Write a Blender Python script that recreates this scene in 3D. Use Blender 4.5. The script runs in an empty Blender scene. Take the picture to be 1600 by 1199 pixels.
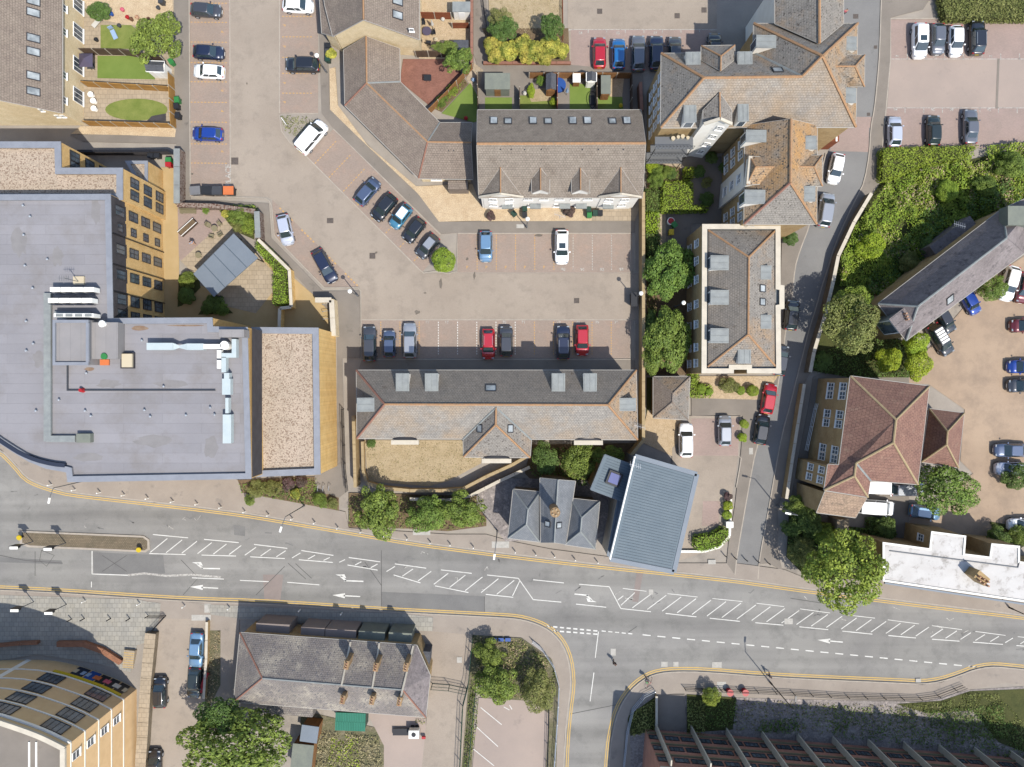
import bpy, math, random
import numpy as np
from mathutils import Vector, Matrix
R = math.radians
rng = np.random.default_rng(7)
rnd = random.Random(11)
SC = bpy.context.scene
COL = SC.collection
S, H = 0.085, 94.4            # metres per photo pixel on the ground, flying height
# ---------------------------------------------------------------- camera
cam = bpy.data.cameras.new('camera'); camo = bpy.data.objects.new('camera', cam); COL.objects.link(camo)
camo.location = (0, 0, H); camo.rotation_euler = (0, 0, 0)
cam.sensor_width = 36; cam.lens = 36 * (H / S) / 1600; cam.clip_end = 2000
SC.camera = camo
# ---------------------------------------------------------------- sky, sun, exposure
SUN_EL, SUN_AZ = 57.0, -51.0     # the sun stands to the lower right of the picture
w = bpy.data.worlds.new('World'); SC.world = w; w.use_nodes = True
nt = w.node_tree; bg = nt.nodes['Background']
sky = nt.nodes.new('ShaderNodeTexSky'); sky.sky_type = 'NISHITA'; sky.sun_disc = False
sky.sun_elevation = R(SUN_EL); sky.sun_rotation = R(90 - SUN_AZ)
nt.links.new(sky.outputs[0], bg.inputs[0]); bg.inputs[1].default_value = 0.15
sl = bpy.data.lights.new('sun', 'SUN'); sl.energy = 3.7; sl.angle = R(0.5); sl.color = (1, .955, .88)
so = bpy.data.objects.new('sun', sl); COL.objects.link(so); so.location = (60, -60, 120)
sd = Vector((math.cos(R(SUN_AZ)) * math.cos(R(SUN_EL)), math.sin(R(SUN_AZ)) * math.cos(R(SUN_EL)), math.sin(R(SUN_EL))))
so.rotation_euler = sd.to_track_quat('Z', 'Y').to_euler()
SC.view_settings.view_transform = 'Standard'; SC.view_settings.look = 'None'
SC.view_settings.exposure = 0.88; SC.view_settings.gamma = 1; SC.view_settings.use_curve_mapping = False
SC.cycles.max_bounces = 6; SC.cycles.diffuse_bounces = 3; SC.cycles.glossy_bounces = 3
SC.cycles.transparent_max_bounces = 6; SC.cycles.use_denoising = True

# ---------------------------------------------------------------- helpers
def W(x, y, z=0.0):
    k = S * (1 - z / H)
    return Vector(((x - 800) * k, (599.5 - y) * k, z))
def PP(pts, z=0.0): return [W(p[0], p[1], z) for p in pts]
def area2(pts): return sum(a.x * b.y - b.x * a.y for a, b in zip(pts, pts[1:] + pts[:1])) / 2
def ccw(pts): return pts if area2(pts) > 0 else pts[::-1]
ORG = {}
def link(o, parent=None):
    COL.objects.link(o)
    if parent is not None: o.parent = parent
    return o
def tag(o, label=None, cat=None, group=None, kind=None):
    if label: o['label'] = label
    if cat: o['category'] = cat
    if group: o['group'] = group
    if kind: o['kind'] = kind
    return o
def thing(name, loc, label, cat, group=None, rz=0.0):
    o = bpy.data.objects.new(name, None); o.empty_display_size = .3
    o.location = loc; o.rotation_euler = (0, 0, rz); link(o)
    ORG[o.name] = Vector(loc)
    return tag(o, label, cat, group)
class MB:
    def __init__(s): s.v = []; s.f = []
    def poly(s, pts, up=False):
        if up and len(pts) > 2:
            n = Vector((0, 0, 0))
            for a, b in zip(pts, pts[1:] + pts[:1]): n += Vector(a).cross(Vector(b))
            if n.z < 0: pts = pts[::-1]
        i = len(s.v); s.v += [tuple(p) for p in pts]; s.f.append(list(range(i, i + len(pts)))); return s
    def prism(s, pts, z0, z1, top=True, bot=False):
        pts = ccw(list(pts)); n = len(pts); i = len(s.v)
        s.v += [(p[0], p[1], z0) for p in pts] + [(p[0], p[1], z1) for p in pts]
        for k in range(n): s.f.append([i + k, i + (k + 1) % n, i + n + (k + 1) % n, i + n + k])
        if top: s.f.append([i + n + k for k in range(n)])
        if bot: s.f.append([i + k for k in range(n)][::-1])
        return s
    def slab(s, pts, t):           # a tilted polygon given thickness t downwards
        pts = [Vector(p) for p in pts]
        n = Vector((0, 0, 0))
        for a, b in zip(pts, pts[1:] + pts[:1]): n += a.cross(b)
        if n.z < 0: pts = pts[::-1]
        k = len(pts); i = len(s.v)
        s.v += [tuple(p) for p in pts] + [(p.x, p.y, p.z - t) for p in pts]
        s.f.append(list(range(i, i + k))); s.f.append([i + k + j for j in range(k)][::-1])
        for j in range(k): s.f.append([i + j, i + k + j, i + k + (j + 1) % k, i + (j + 1) % k])
        return s
    def box(s, c, d, rz=0.0, M=None):
        i = len(s.v); cr, sr = math.cos(rz), math.sin(rz)
        for X in (-.5, .5):
            for Y in (-.5, .5):
                for Z in (-.5, .5):
                    x, y, z = X * d[0], Y * d[1], Z * d[2]
                    p = Vector((x * cr - y * sr + c[0], x * sr + y * cr + c[1], z + c[2]))
                    if M is not None: p = M @ p
                    s.v.append(tuple(p))
        for q in ((0, 1, 3, 2), (4, 6, 7, 5), (0, 4, 5, 1), (2, 3, 7, 6), (0, 2, 6, 4), (1, 5, 7, 3)): s.f.append([i + k for k in q])
        return s
    def tube(s, p0, p1, r, n=6, r1=None, cap=True):
        p0, p1 = Vector(p0), Vector(p1); r1 = r if r1 is None else r1
        d = (p1 - p0).normalized() if (p1 - p0).length > 1e-6 else Vector((0, 0, 1))
        a = d.orthogonal().normalized(); b = d.cross(a); i = len(s.v)
        for p, q in ((p0, r), (p1, r1)):
            for k in range(n):
                t = 2 * math.pi * k / n; s.v.append(tuple(p + a * math.cos(t) * q + b * math.sin(t) * q))
        for k in range(n): s.f.append([i + k, i + (k + 1) % n, i + n + (k + 1) % n, i + n + k])
        if cap: s.f.append([i + k for k in range(n)][::-1]); s.f.append([i + n + k for k in range(n)])
        return s
    def strip(s, pts, w, z0, z1=None):     # flat (or raised) ribbon along a polyline of ground points
        n = len(pts); L, Rr = [], []
        for k in range(n):
            a = pts[max(k - 1, 0)]; b = pts[min(k + 1, n - 1)]; d = Vector((b[0] - a[0], b[1] - a[1], 0)).normalized()
            q = Vector((-d.y, d.x, 0)) * (w / 2); L.append(Vector((pts[k][0], pts[k][1], 0)) + q); Rr.append(Vector((pts[k][0], pts[k][1], 0)) - q)
        for k in range(n - 1):
            quad = [L[k], Rr[k], Rr[k + 1], L[k + 1]]
            if z1 is None: s.poly([Vector((p.x, p.y, z0)) for p in quad], up=True)
            else: s.prism(quad, z0, z1)
        return s
    def build(s, name, mat, parent=None, smooth=False, local=False, label=None):
        me = bpy.data.meshes.new(name); org = Vector((0, 0, 0))
        if parent is not None and not local: org = ORG.get(parent.name, Vector((0, 0, 0)))
        V = np.array(s.v, dtype=np.float64).reshape(-1, 3) - np.array(org)
        me.from_pydata([tuple(p) for p in V], [], s.f)
        setuv(me, V + np.array(org), s.f)
        me.materials.append(mat)
        if smooth: me.polygons.foreach_set('use_smooth', [True] * len(me.polygons))
        o = bpy.data.objects.new(name, me); link(o, parent); ORG[o.name] = org
        if label: o['label'] = label
        return o
def setuv(me, V, F):
    uv = me.uv_layers.new(name='uv'); out = []
    for f in F:
        a = np.zeros(3); P = V[f]
        nx = np.roll(P, -1, axis=0)
        a = np.cross(P, nx).sum(axis=0); L = np.linalg.norm(a)
        nrm = a / L if L > 1e-9 else np.array([0, 0, 1.])
        if abs(nrm[2]) > .985: t = np.array([1., 0, 0]); b = np.array([0, 1., 0])
        else:
            t = np.cross([0, 0, 1.], nrm); t /= np.linalg.norm(t); b = np.cross(nrm, t)
        out.append(np.stack([P @ t, P @ b], axis=1))
    if out: uv.data.foreach_set('uv', np.concatenate(out).ravel())
def solo(mb, name, mat, label, cat, group=None, smooth=False, kind=None):
    "a thing that is one mesh, its origin at its base"
    V = np.array(mb.v); c = Vector(((V[:, 0].min() + V[:, 0].max()) / 2, (V[:, 1].min() + V[:, 1].max()) / 2, V[:, 2].min()))
    mb.v = [tuple(Vector(p) - c) for p in mb.v]
    o = mb.build(name, mat, None, smooth=smooth); o.location = c; ORG[o.name] = c
    return tag(o, label, cat, group, kind)
def copy_tree(o, parent=None):
    c = o.copy(); COL.objects.link(c); c.parent = parent
    for ch in o.children: copy_tree(ch, c)
    return c

# ---------------------------------------------------------------- materials
def lin(c): c /= 255.0; return c / 12.92 if c <= .04045 else ((c + .055) / 1.055) ** 2.4
def A(r, g, b, k=.5): return (lin(r) * k, lin(g) * k, lin(b) * k)
def mat(name, c1, c2=None, s1=.35, c3=None, t3=.62, s3=.5, fine=30., famt=.25, bump=.3, rough=.9, brick=None, uv=False, metal=0., spec=.3, coat=0., var=0., island=0., w3=.06, speck=None, bdist=.02, streak=0):
    m = bpy.data.materials.new(name); m.use_nodes = True; n = m.node_tree.nodes; l = m.node_tree.links
    B = n['Principled BSDF']; B.inputs['Roughness'].default_value = rough; B.inputs['Metallic'].default_value = metal
    B.inputs['Specular IOR Level'].default_value = spec; B.inputs['Coat Weight'].default_value = coat
    if uv: co = n.new('ShaderNodeUVMap').outputs[0]
    else: co = n.new('ShaderNodeNewGeometry').outputs['Position']
    def noise(sc, det=4, rgh=.6, off=0):
        t = n.new('ShaderNodeTexNoise'); t.inputs['Scale'].default_value = sc; t.inputs['Detail'].default_value = det; t.inputs['Roughness'].default_value = rgh
        if uv:
            g = n.new('ShaderNodeNewGeometry').outputs['Position']; l.new(g, t.inputs['Vector'])
        else: l.new(co, t.inputs['Vector'])
        return t.outputs['Fac']
    def ramp(v, a, b):
        r = n.new('ShaderNodeMapRange'); r.inputs[1].default_value = a; r.inputs[2].default_value = b; l.new(v, r.inputs[0]); return r.outputs[0]
    def mix(f, a, b, t='MIX'):
        x = n.new('ShaderNodeMix'); x.data_type = 'RGBA'; x.blend_type = t
        if isinstance(f, float): x.inputs[0].default_value = f
        else: l.new(f, x.inputs[0])
        for i, q in ((6, a), (7, b)):
            if isinstance(q, tuple): x.inputs[i].default_value = (*q, 1)
            else: l.new(q, x.inputs[i])
        return x.outputs[2]
    col = c1; h = None
    if c2 is not None: col = mix(ramp(noise(s1, 5), .36, .64), c1, c2)
    if c3 is not None: col = mix(ramp(noise(s3, 6, .7), t3 - w3, t3 + w3), col, c3)
    if famt > 0:
        f = noise(fine, 3, .7); g = ramp(f, .3, .7); cm = n.new('ShaderNodeMapRange'); l.new(g, cm.inputs[0])
        cm.inputs[3].default_value = 1 - famt; cm.inputs[4].default_value = 1 + famt
        cc = n.new('ShaderNodeCombineColor')
        for i in range(3): l.new(cm.outputs[0], cc.inputs[i])
        col = mix(1., col, cc.outputs[0], 'MULTIPLY'); h = f
    if streak:
        mp = n.new('ShaderNodeMapping'); mp.inputs['Rotation'].default_value = (0, 0, R(5.5)); mp.inputs['Scale'].default_value = (.015, .42, 1); l.new(co, mp.inputs['Vector'])
        t = n.new('ShaderNodeTexNoise'); t.inputs['Scale'].default_value = 1; t.inputs['Detail'].default_value = 3; l.new(mp.outputs[0], t.inputs['Vector'])
        cm = n.new('ShaderNodeMapRange'); l.new(t.outputs['Fac'], cm.inputs[0]); cm.inputs[1].default_value = .3; cm.inputs[2].default_value = .7; cm.inputs[3].default_value = 1 - streak; cm.inputs[4].default_value = 1 + streak
        cc = n.new('ShaderNodeCombineColor')
        for i in range(3): l.new(cm.outputs[0], cc.inputs[i])
        col = mix(1., col, cc.outputs[0], 'MULTIPLY')
    if speck is not None:
        v = n.new('ShaderNodeTexVoronoi'); v.inputs['Scale'].default_value = speck[0]; l.new(co, v.inputs['Vector'])
        hs = n.new('ShaderNodeSeparateColor'); l.new(v.outputs['Color'], hs.inputs[0])
        col = mix(ramp(hs.outputs[0], speck[2], speck[2] + .03), col, speck[1])
    if brick is not None:
        bt = n.new('ShaderNodeTexBrick'); l.new(co, bt.inputs['Vector']); bt.inputs['Scale'].default_value = 1
        bt.inputs['Brick Width'].default_value = brick[0]; bt.inputs['Row Height'].default_value = brick[1]
        bt.inputs['Mortar Size'].default_value = brick[2]; bt.inputs['Mortar Smooth'].default_value = .3
        bt.inputs['Color1'].default_value = (.82, .82, .82, 1) if len(brick) < 5 else (brick[4],) * 3 + (1,)
        bt.inputs['Color2'].default_value = (1.05, 1.05, 1.05, 1); bt.inputs['Mortar'].default_value = (brick[3],) * 3 + (1,)
        col = mix(1., col, bt.outputs['Color'], 'MULTIPLY'); h = bt.outputs['Fac'] if h is None else h
        bp2 = n.new('ShaderNodeBump'); bp2.invert = True; bp2.inputs['Distance'].default_value = bdist; bp2.inputs['Strength'].default_value = .8
        l.new(bt.outputs['Fac'], bp2.inputs['Height'])
    if var or island:
        hv = n.new('ShaderNodeHueSaturation')
        src = n.new('ShaderNodeNewGeometry').outputs['Random Per Island'] if island else n.new('ShaderNodeObjectInfo').outputs['Random']
        mr = n.new('ShaderNodeMapRange'); l.new(src, mr.inputs[0]); a = island or var; mr.inputs[3].default_value = 1 - a; mr.inputs[4].default_value = 1 + a
        l.new(mr.outputs[0], hv.inputs['Value'])
        if isinstance(col, tuple): hv.inputs['Color'].default_value = (*col, 1)
        else: l.new(col, hv.inputs['Color'])
        if island:
            m2 = n.new('ShaderNodeMapRange'); l.new(n.new('ShaderNodeObjectInfo').outputs['Random'], m2.inputs[0]); m2.inputs[3].default_value = .485; m2.inputs[4].default_value = .512; l.new(m2.outputs[0], hv.inputs['Hue'])
        col = hv.outputs[0]
    if isinstance(col, tuple): B.inputs['Base Color'].default_value = (*col, 1)
    else: l.new(col, B.inputs['Base Color'])
    if h is not None and bump > 0:
        bp = n.new('ShaderNodeBump'); bp.inputs['Strength'].default_value = bump; bp.inputs['Distance'].default_value = .03; l.new(h, bp.inputs['Height'])
        if brick is not None: l.new(bp2.outputs[0], bp.inputs['Normal'])
        l.new(bp.outputs[0], B.inputs['Normal'])
    return m
def leafmat(name, c, dark=.0, isl=.38, c2=None):
    c = tuple(x * 2.05 for x in c); c2 = tuple(x * 2.05 for x in c2)
    m = mat(name, c, c2 or tuple(x * .72 for x in c), s1=.9, famt=0, bump=0, rough=.62, island=isl, spec=.25)
    n = m.node_tree.nodes; l = m.node_tree.links; B = n['Principled BSDF']; out = [x for x in n if x.type == 'OUTPUT_MATERIAL'][0]
    tr = n.new('ShaderNodeBsdfTranslucent'); ms = n.new('ShaderNodeMixShader'); ms.inputs[0].default_value = .3
    l.new(B.inputs['Base Color'].links[0].from_socket, tr.inputs[0]); l.new(B.outputs[0], ms.inputs[1]); l.new(tr.outputs[0], ms.inputs[2]); l.new(ms.outputs[0], out.inputs[0])
    return m
M = {}
M['ground'] = mat('pale_tarmac_ground', A(168, 158, 146), A(180, 170, 156), c3=A(148, 140, 130), t3=.66, famt=.14, s3=.15)
M['tarmac'] = mat('tan_tarmac', A(172, 158, 142), A(184, 170, 153), s1=.12, c3=A(158, 146, 132), t3=.62, s3=.45, w3=.12, famt=.15, fine=18)
M['path'] = mat('grey_brown_tarmac', A(142, 133, 122), A(154, 144, 132), s1=.3, c3=A(120, 113, 104), t3=.68, famt=.15)
M['asphalt'] = mat('main_road_asphalt', A(146, 143, 138), A(159, 156, 149), s1=.10, c3=A(128, 126, 121), t3=.64, s3=.35, w3=.14, famt=.16, fine=20, streak=.2)
M['asphalt_lane'] = mat('lane_asphalt', A(137, 135, 132), A(148, 146, 142), s1=.2, c3=A(118, 117, 115), t3=.68, s3=.3, famt=.13, fine=26)
M['patch'] = mat('reinstated_asphalt', A(128, 126, 123), A(137, 135, 131), s1=.5, famt=.16)
M['patch_pink'] = mat('reinstated_pink_asphalt', A(160, 146, 138), A(150, 138, 131), s1=.5, famt=.12)
M['bay'] = mat('block_paved_bay', A(186, 166, 150), A(176, 159, 145), s1=.35, c3=A(198, 170, 150), t3=.62, s3=.7, w3=.12, famt=.12, fine=14, brick=(.22, .11, .01, .86, .94))
M['bay2'] = mat('pink_block_paving', A(192, 168, 156), A(182, 161, 149), s1=.35, famt=.1, brick=(.22, .11, .01, .86, .94))
M['concrete_pink'] = mat('pale_concrete_yard', A(188, 170, 156), A(176, 160, 148), s1=.12, c3=A(160, 146, 135), t3=.66, s3=.3, famt=.08)
M['tan_yard'] = mat('sandy_yard', A(192, 168, 142), A(182, 158, 134), s1=.15, c3=A(164, 144, 124), t3=.6, s3=.3, w3=.14, famt=.12, streak=.05)
M['pave'] = mat('pavement_tarmac', A(166, 154, 141), A(177, 165, 151), s1=.3, c3=A(150, 141, 131), t3=.64, s3=.5, famt=.12)
M['slabs'] = mat('pale_paving_slabs', A(172, 168, 158), A(184, 178, 164), s1=.5, famt=.1, brick=(.62, .62, .025, .68, .88))
M['slabs_tan'] = mat('sandstone_slabs', A(196, 178, 152), A(186, 168, 142), s1=.6, famt=.1, brick=(.6, .6, .025, .78, .92))
M['resin'] = mat('golden_resin_path', A(196, 168, 118), A(204, 176, 128), s1=.6, famt=.1)
M['gravel'] = mat('tan_gravel', A(196, 172, 136), A(210, 186, 152), s1=2., famt=.35, fine=9, bump=.8)
M['chip'] = mat('pale_gravel', A(222, 198, 162), A(208, 182, 146), s1=1.2, famt=.3, fine=8, bump=.8)
M['roofgravel'] = mat('roof_gravel', A(204, 184, 162), A(192, 174, 152), s1=.4, famt=.34, fine=6, bump=.9, speck=(7., A(160, 138, 118), .8))
M['lawn'] = mat('green_lawn', A(124, 138, 62), A(144, 152, 78), s1=.8, famt=.22, fine=16, bump=.8)
M['turf'] = mat('artificial_turf', A(122, 144, 64), A(132, 152, 72), s1=.5, famt=.12, fine=24, bump=.5)
M['dry'] = mat('dry_grass', A(196, 176, 142), A(182, 162, 126), s1=.7, c3=A(128, 122, 70), t3=.66, s3=1.1, famt=.3, fine=10, bump=1.)
M['soil'] = mat('soil_bed', A(118, 98, 74), A(132, 112, 84), s1=.8, famt=.35, fine=9, bump=1.)
M['rough'] = mat('rough_weedy_ground', A(126, 118, 94), A(108, 108, 74), s1=.5, c3=A(160, 145, 122), t3=.62, s3=.9, famt=.35, fine=6, bump=1.)
M['undergrowth'] = mat('undergrowth_soil', A(72, 78, 34), A(86, 88, 42), s1=.5, famt=.3, fine=8, bump=1.)
M['mud'] = mat('derelict_ground', A(150, 142, 136, .65), A(124, 116, 112, .6), s1=.35, c3=A(176, 164, 156, .6), t3=.58, s3=.7, famt=.35, fine=4, bump=1.)
M['kerb'] = mat('concrete_kerb', A(196, 184, 168), A(180, 170, 156), s1=1.5, famt=.1)
M['white_line'] = mat('white_road_paint', A(226, 224, 216, .62), A(206, 203, 194, .62), s1=1.2, c3=A(160, 158, 152), t3=.67, s3=3., famt=.1, bump=.1)
M['worn_line'] = mat('worn_white_paint', A(204, 200, 190, .55), A(182, 178, 170, .55), s1=2., c3=A(156, 150, 142), t3=.55, s3=4., famt=.1, bump=.1)
M['yellow_line'] = mat('yellow_road_paint', A(222, 184, 104, .55), A(206, 176, 116, .55), s1=1.5, c3=A(165, 155, 130), t3=.68, s3=3., famt=.1, bump=.1)
M['orange_line'] = mat('faded_orange_blocks', A(214, 168, 98, .55), A(206, 170, 120, .55), s1=2.5, famt=.1, bump=.1)
M['iron'] = mat('iron_cover', A(132, 120, 112), A(118, 108, 100), s1=3, famt=.2, brick=(.1, .1, .02, .7))
M['cover_pale'] = mat('pale_concrete_cover', A(205, 200, 190), A(190, 186, 176), s1=3, famt=.15)
# roofs
def tile(name, c1, c2, c3=None, t3=.62, s3=.35, bw=.33, bh=.28, w3=.1, speck=None, famt=.2, rough=.88):
    speck = (6.5, speck[1], .9 + .5 * (speck[2] - .85)) if speck else None
    c1 = tuple(x * 1.16 for x in c1); c2 = tuple(x * 1.16 for x in c2)
    return mat(name, c1, c2, s1=.9, c3=c3, t3=t3, s3=s3, w3=w3, fine=5, famt=famt, bump=.3, brick=(bw, bh, .022, .68, .93), uv=True, rough=rough, speck=speck, bdist=.03)
OR = A(196, 158, 114)
M['t_brown'] = tile('grey_brown_tiles', A(140, 126, 114), A(152, 138, 124))
M['t_terr'] = tile('terrace_tiles', A(142, 130, 117), A(154, 142, 128), c3=A(126, 112, 98), t3=.66)
M['t_lich'] = tile('lichened_tiles', A(142, 136, 128), A(156, 149, 139), c3=OR, t3=.66, s3=.16, w3=.14, speck=(3.4, A(112, 104, 96), .9))
M['t_orange'] = tile('orange_lichen_tiles', A(150, 142, 130), A(166, 156, 142), c3=A(206, 160, 104), t3=.52, s3=.2, w3=.14, speck=(3.4, A(108, 98, 88), .86))
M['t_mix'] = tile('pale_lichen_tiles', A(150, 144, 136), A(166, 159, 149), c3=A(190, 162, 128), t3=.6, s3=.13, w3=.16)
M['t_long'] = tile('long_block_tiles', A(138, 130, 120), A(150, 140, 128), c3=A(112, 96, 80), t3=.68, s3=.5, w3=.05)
M['t_red'] = tile('brown_red_clay_tiles', A(150, 114, 98), A(134, 100, 88), c3=A(170, 140, 120), t3=.66, bw=.4, bh=.42, s3=1.2)
M['t_redlite'] = tile('weathered_clay_tiles', A(176, 150, 126), A(160, 136, 116), c3=A(110, 100, 86), t3=.62, bw=.4, bh=.42, s3=1.2)
M['slate'] = tile('grey_slates', A(126, 130, 134), A(138, 141, 144), bw=.3, bh=.24, famt=.1)
M['slate_old'] = tile('weathered_slates', A(142, 134, 128), A(130, 123, 118), c3=A(190, 180, 164), t3=.56, s3=.45, bw=.3, bh=.24, speck=(4., A(126, 122, 122), .84))
M['slate_pur'] = mat('purple_grey_slates', A(136, 126, 124), A(154, 144, 142), s1=.3, c3=A(112, 104, 104), t3=.6, s3=.9, fine=3, famt=.18, bump=.2, uv=True, brick=(.35, .25, .015, .8, .9), rough=.75)
M['ridge'] = mat('terracotta_ridge', A(194, 152, 112), A(182, 140, 102), s1=2.5, c3=A(160, 142, 118), t3=.6, s3=4, famt=.2, fine=12)
M['ridge_red'] = mat('red_ridge', A(170, 122, 102), A(156, 114, 98), s1=2., famt=.15)
M['ridge_buff'] = mat('buff_ridge', A(194, 172, 132), A(180, 158, 120), s1=2., famt=.15)
M['lead'] = mat('lead_sheet', A(148, 152, 150), A(164, 168, 164), s1=1.2, famt=.1, rough=.55)
M['membrane'] = mat('grey_roof_membrane', A(156, 153, 155), A(164, 161, 163), s1=.18, c3=A(146, 140, 136), t3=.62, s3=.28, w3=.14, famt=.08, streak=0, brick=(9., 1.15, .02, .84, .95), bdist=.01, rough=.8)
M['membrane2'] = mat('taupe_roof_membrane', A(158, 154, 152), A(166, 161, 158), s1=.5, famt=.06, brick=(1.2, 18., .02, .85, .98), bdist=.01, rough=.8)
M['coping'] = mat('blue_grey_coping', A(158, 161, 168), A(148, 151, 158), s1=1., famt=.05, rough=.5, spec=.5)
M['blue_metal'] = mat('blue_grey_metal_roof', A(116, 130, 138, .5), A(124, 137, 144, .5), s1=.5, famt=.04, rough=.7, spec=.2)
M['blue_seam'] = mat('dark_standing_seam', A(84, 100, 112), None, famt=0, bump=0, rough=.5)
M['zinc'] = mat('grey_zinc_sheet', A(128, 138, 148), A(136, 145, 154), s1=.4, famt=.05, rough=.55)
M['galv'] = mat('galvanised_duct', A(196, 206, 204, .6), A(186, 198, 198, .6), s1=1., famt=.05, rough=.42, spec=.6)
M['whitecap'] = mat('white_painted_metal', A(238, 236, 228, .75), None, famt=0, bump=0, rough=.5)
M['whiteroof'] = mat('white_coated_roof', A(228, 224, 218, .5), A(218, 213, 206, .5), s1=.5, c3=A(176, 170, 162), t3=.6, s3=.9, w3=.08, famt=.06)
M['navy'] = mat('dark_louvre', A(46, 54, 72), None, famt=0, bump=0, rough=.6)
M['green_sheet'] = mat('green_corrugated', A(60, 132, 108), A(70, 142, 118), famt=.06, uv=True, brick=(.22, 50., .03, .7, .95))
M['felt'] = mat('grey_roof_felt', A(142, 146, 132), A(130, 134, 124), s1=1., famt=.1)
M['felt_dk'] = mat('dark_shed_roof', A(96, 98, 104), A(106, 108, 114), s1=1., famt=.1, uv=True, brick=(.3, .2, .02, .8))
# walls
def brickm(name, c1, c2, fam=.12):
    c1 = tuple(min(x * 1.6, .8) for x in c1); c2 = tuple(min(x * 1.6, .8) for x in c2); return mat(name, c1, c2, s1=.8, famt=fam, fine=6, uv=True, brick=(.225, .075, .01, .86, .9), bump=.2)
M['w_cream'] = brickm('cream_brick', A(226, 206, 168), A(216, 194, 154))
M['w_yellow'] = brickm('golden_brick', A(218, 182, 124), A(206, 168, 108))
M['w_clad'] = mat('golden_timber_cladding', A(218, 182, 120, .9), A(206, 168, 104, .9), s1=1., famt=.12, uv=True, brick=(.14, 60., .01, .72, .9))
M['w_stock'] = brickm('stock_brick', A(176, 150, 108), A(158, 132, 92))
M['w_red'] = brickm('red_brown_brick', A(150, 104, 78), A(132, 92, 70))
M['w_white'] = mat('white_render', A(234, 230, 220, .72), A(226, 221, 210, .72), s1=.8, famt=.03)
M['w_cornice'] = mat('cream_stone_cornice', A(214, 204, 184, .6), A(200, 190, 172, .6), s1=1., famt=.06)
M['w_dark'] = mat('charcoal_panel', A(72, 68, 70), A(84, 80, 82), s1=1., famt=.08)
M['w_tan_shaded'] = mat('tan_wall_shaded', A(186, 158, 118, .85), A(194, 166, 126, .85), s1=.8, famt=.05)  # curved front turned from the sun: its shade is put into the colour
M['w_tan_sunlit'] = mat('tan_wall_sunlit', A(226, 190, 142, .75), A(216, 180, 132, .75), s1=.6, famt=.04)  # sunlit side of the curved building: same hue, sunlight painted in as a paler tone
M['w_brown'] = mat('brown_office_spandrel', A(168, 120, 102, .8), A(150, 108, 92, .8), s1=.8, famt=.1)
M['w_stone'] = mat('retaining_stone', A(160, 144, 120), A(142, 128, 106), s1=.8, famt=.2, uv=True, brick=(.4, .2, .02, .7))
M['w_flint'] = mat('rubble_wall', A(168, 150, 136), A(140, 124, 112), s1=2., famt=.3, speck=(6, A(110, 80, 66), .7))
M['frame'] = mat('white_window_frame', A(236, 234, 228, .75), None, famt=0, bump=0, rough=.4)
M['frame_dk'] = mat('dark_window_frame', A(66, 66, 70), None, famt=0, bump=0, rough=.4)
M['pane'] = mat('window_glass', (.035, .045, .055), (.08, .1, .12), s1=.7, famt=0, bump=0, rough=.08, spec=.9)
M['sky_pane'] = mat('rooflight_glass', (.13, .145, .15), (.3, .32, .32), s1=.7, famt=0, bump=0, rough=.3, spec=.35)
M['timber'] = mat('fence_timber', A(178, 128, 78), A(160, 112, 66), s1=1., famt=.15, uv=True, brick=(.14, 60., .012, .6, .86))
M['timber_red'] = mat('red_stained_timber', A(164, 92, 58), A(150, 84, 52), s1=1., famt=.12, uv=True, brick=(60., .12, .012, .6))
M['timber_gold'] = mat('golden_timber_fence', A(206, 156, 82), A(190, 140, 70), s1=1., famt=.12, uv=True, brick=(60., .14, .012, .7))
M['timber_dk'] = mat('dark_timber', A(98, 78, 62), A(112, 90, 72), s1=1., famt=.15, uv=True, brick=(.14, 60., .012, .6))
M['conc_post'] = mat('concrete_post', A(200, 190, 172), None, famt=.08)
M['black'] = mat('black_metal', (.012, .012, .014), None, famt=0, bump=0, rough=.45)
M['dkgreen'] = mat('dark_green_metal', (.012, .035, .024), None, famt=0, bump=0, rough=.5)
M['grey_metal'] = mat('grey_painted_metal', A(120, 122, 124), None, famt=0, bump=0, rough=.45)
M['gutter_grey'] = mat('weathered_gutter', A(196, 190, 180), None, famt=0, bump=0)
M['steel'] = mat('pale_steel', A(196, 200, 204, .6), None, famt=0, bump=0, rough=.35, metal=.4)
M['chimney_pot'] = mat('clay_pot', A(190, 120, 80), A(210, 180, 150), s1=5, famt=.1)
M['buff_brick'] = brickm('chimney_buff_brick', A(160, 134, 100), A(140, 114, 84))
M['bark'] = mat('bark', A(104, 90, 74), A(88, 76, 62), s1=4, famt=.3, fine=12)
def flat(name, rgb, rough=.5, k=.5, **kw): return mat(name, A(*rgb, k), None, famt=0, bump=0, rough=rough, **kw)
for nme, c in (('red', (190, 40, 46)), ('blue', (44, 90, 168)), ('green', (60, 140, 74)), ('yellow', (226, 196, 40)), ('orange', (230, 130, 76)), ('pink', (226, 110, 130)),
               ('grey', (130, 130, 132)), ('dkgrey', (76, 78, 82)), ('charcoal', (46, 48, 52)), ('offwhite', (224, 220, 210)), ('skin', (214, 168, 140)), ('hair', (60, 44, 34)),
               ('denim', (60, 76, 110)), ('cream', (224, 208, 176)), ('brown', (120, 84, 60)), ('khaki', (150, 140, 110)), ('paleblue', (170, 196, 226)), ('mauve', (92, 84, 104))):
    M[nme] = flat('plain_' + nme, c)
M['water'] = mat('dark_glossy_water', (.01, .05, .09), None, famt=0, bump=0, rough=.05, spec=.9)
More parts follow.
